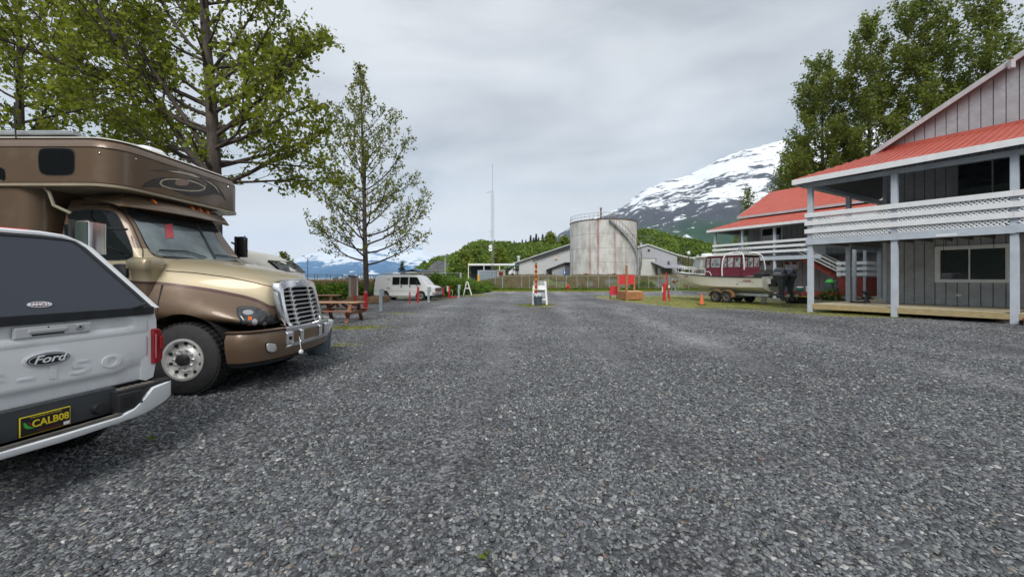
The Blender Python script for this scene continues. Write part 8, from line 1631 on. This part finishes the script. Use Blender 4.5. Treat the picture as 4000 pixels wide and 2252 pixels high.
# ------------------------------------------------------------------ undergrowth and grass
def bank(name, label, spans, n, m, size, seed, leaf=.16, per=60):
    """spans: list of (px, Y, height, depth) along the bank"""
    r = np.random.default_rng(seed); C = []; px = [s[0] for s in spans]
    for k in range(n):
        q = r.uniform(px[0], px[-1]); Y = np.interp(q, px, [s[1] for s in spans]); h = np.interp(q, px, [s[2] for s in spans]); dp = np.interp(q, px, [s[3] for s in spans]); y = Y + r.random() * dp; x = XP(q, Y) * y / Y
        hh = h * r.uniform(.35, 1.0) * (1 + .35 * vnoise(x, y, .5, 3)); s = r.uniform(*size); c = np.array([x, y, max(.1, hh - s * .6)]); d = r.normal(size=(per, 3)); d /= np.linalg.norm(d, axis=1)[:, None]; d *= (.4 + .6 * r.random(per))[:, None] * s; d[:, 2] *= .9
        P = c + d; P[:, 2] = np.abs(P[:, 2]); C.append(P)
        st = r.random((14, 1)); C.append(np.array([x, y, 0]) + np.concatenate([r.normal(size=(14, 2)) * s * .4, st * hh], 1))
    return kind(leaf_mesh(name, np.concatenate(C), leaf, m, seed=seed, aspect=.8), 'stuff')
bank('undergrowth', '', [(1080, 27, 1.2, 4), (1250, 27.5, 1.15, 4), (1300, 28, 1.3, 4), (1362, 28.5, 1.25, 3.5), (1430, 30, 1.2, 3), (1500, 31, 1.0, 2)], 330, leaf_u, (.25, .55), 5)
bank('undergrowth', '', [(1500, 36, 1.0, 3), (1660, 33, 1.3, 4), (1680, 32, 1.9, 4), (1720, 32.5, 2.0, 5), (1760, 34, 1.9, 6), (1800, 36, 1.7, 6), (1840, 38, 1.4, 7), (1870, 40, 1.2, 7), (1910, 43, .7, 5)], 520, leaf_u, (.3, .6), 6)
bank('undergrowth', '', [(1850, 48, 1.1, 4), (1900, 49.5, .75, 2), (1960, 50.3, .35, 1), (2100, 50.2, .25, .8), (2400, 50.2, .3, .8), (2500, 50.3, .3, .8), (2800, 50, .25, 1)], 420, leaf_u, (.15, .3), 7, leaf=.12, per=36)
bank('undergrowth', '', [(1890, 52.5, 1.3, 4), (1915, 53.5, 1.5, 4), (1960, 53, 1.0, 4)], 60, leaf_h, (.3, .55), 15)
bank('bank_shrubs', '', [(2468, 52.3, 1.0, 1.6), (2500, 52.3, 1.5, 2.2), (2545, 52.3, 1.1, 1.8)], 46, leaf_h, (.3, .6), 8, leaf=.18)
def tufts(name, fn, n, m, seed, h=(.08, .22), w=.5):
    r = np.random.default_rng(seed); C = []; S = []
    for k in range(n):
        p = fn(r)
        if p is None: continue
        q = r.integers(3, 7); C.append(np.array(p) + np.concatenate([r.normal(size=(q, 2)) * .05, np.zeros((q, 1))], 1)); S += list(r.uniform(*h, q))
    C = np.concatenate(C); S = np.array(S); me = leaf_mesh(name, C, S, m, seed=seed, droop=-4.5, aspect=.12, fold=0); return kind(me, 'stuff')
def dry(r):
    px = r.uniform(1180, 1500); y = r.uniform(31, 36); return (XP(px, y), y, r.uniform(.5, 1.2))
tufts('dry_grass', dry, 7000, straw, 9, h=(.2, .45))
def bankgrass(r):
    px = r.uniform(1830, 2780); y = r.uniform(51.8, 57.5); z = float(np.interp(y, [51.6, 52.4, 53.5, 54.8, 56, 57.5], [0, .25, .8, 1.35, 1.75, 2.0])) * float(np.interp(px, [1740, 1800, 1890, 1990], [0, .12, .55, 1]))
    x = XP(px, 52) * y / 52 if False else XP(px, y)
    return (x, y, z - .05) if vnoise(x, y, .5, 12) > -.12 else None
tufts('bank_grass', bankgrass, 12000, straw, 10, h=(.12, .42))
tufts('bank_grass', lambda r: (lambda p: p if p and vnoise(p[0], p[1], .4, 20) > .12 else None)(bankgrass(r)), 9000, leaf_u, 16, h=(.12, .35))
def verge(r):
    y = r.uniform(15, 34); px = r.uniform(2380, 3560); x = XP(px, y); return (x, y, 0) if moss_at(x, y) > r.uniform(.35, .95) else None
tufts('verge_grass', verge, 26000, moss_t, 11, h=(.02, .07))
def verge2(r):
    y = 50.8 - r.random() * 5.5; px = r.uniform(1880, 2800); return (XP(px, y), y, 0) if r.random() < (y - 44.5) / 5 else None
tufts('verge_grass', verge2, 12000, moss_t, 12, h=(.04, .16))
def spots(r):
    q = [(1342, 1192 + 88, 1.5, .4), (2075, 1192, .9, .9), (1850, 1156, 2.6, 2.5), (2120, 1190, .8, .7)][r.integers(0, 4)]; p = G(q[0], q[1]); x, y = p.x + r.normal() * q[2] * .6, p.y + r.normal() * q[3] * .6; return (x, y, 0)
tufts('weed_tufts', spots, 2600, moss_t, 13, h=(.02, .08))
a = G(3245, 1172); o = leaf_mesh('broad_leaf_weed', np.random.default_rng(4).normal(size=(130, 3)) * (.24, .24, .22) + (0, 0, .42), .2, leaf_u, None, seed=4, aspect=1.); tag(o, 'leafy green weed in front of the domed bin at the red deck', 'plant'); o.location = a
def fallen(px, py, s, rz, lb):
    p = G(px, py); o = leaf_mesh('fallen_leaf', [(0, 0, .035), (.01, .01, .03), (-.01, .012, .03)], s, leaf_yel, None, seed=int(px), droop=0, aspect=1.1); o.location = p; tag(o, lb, 'leaf')
fallen(1895, 2185, .045, 0, 'yellow green fallen leaf on the pebbles near the bottom middle'); fallen(580, 1725, .05, 0, 'thin green leaf on the gravel right of the pickup bumper')
# ------------------------------------------------------------------ haze
hz = MB().box(-11500, 11500, -2600, 14200, -14.5, 1560).build('haze', None, None); hz.data.materials.clear(); hm = bpy.data.materials.new('air'); hm.use_nodes = True; N = hm.node_tree.nodes; N.clear(); o_ = N.new('ShaderNodeOutputMaterial'); v_ = N.new('ShaderNodeVolumePrincipled')
v_.inputs['Color'].default_value = (.46, .72, 1.0, 1); v_.inputs['Density'].default_value = HAZE = 6.0e-5; v_.inputs['Anisotropy'].default_value = 0.2; hm.node_tree.links.new(v_.outputs[0], o_.inputs['Volume']); hz.data.materials.append(hm); kind(hz, 'stuff')
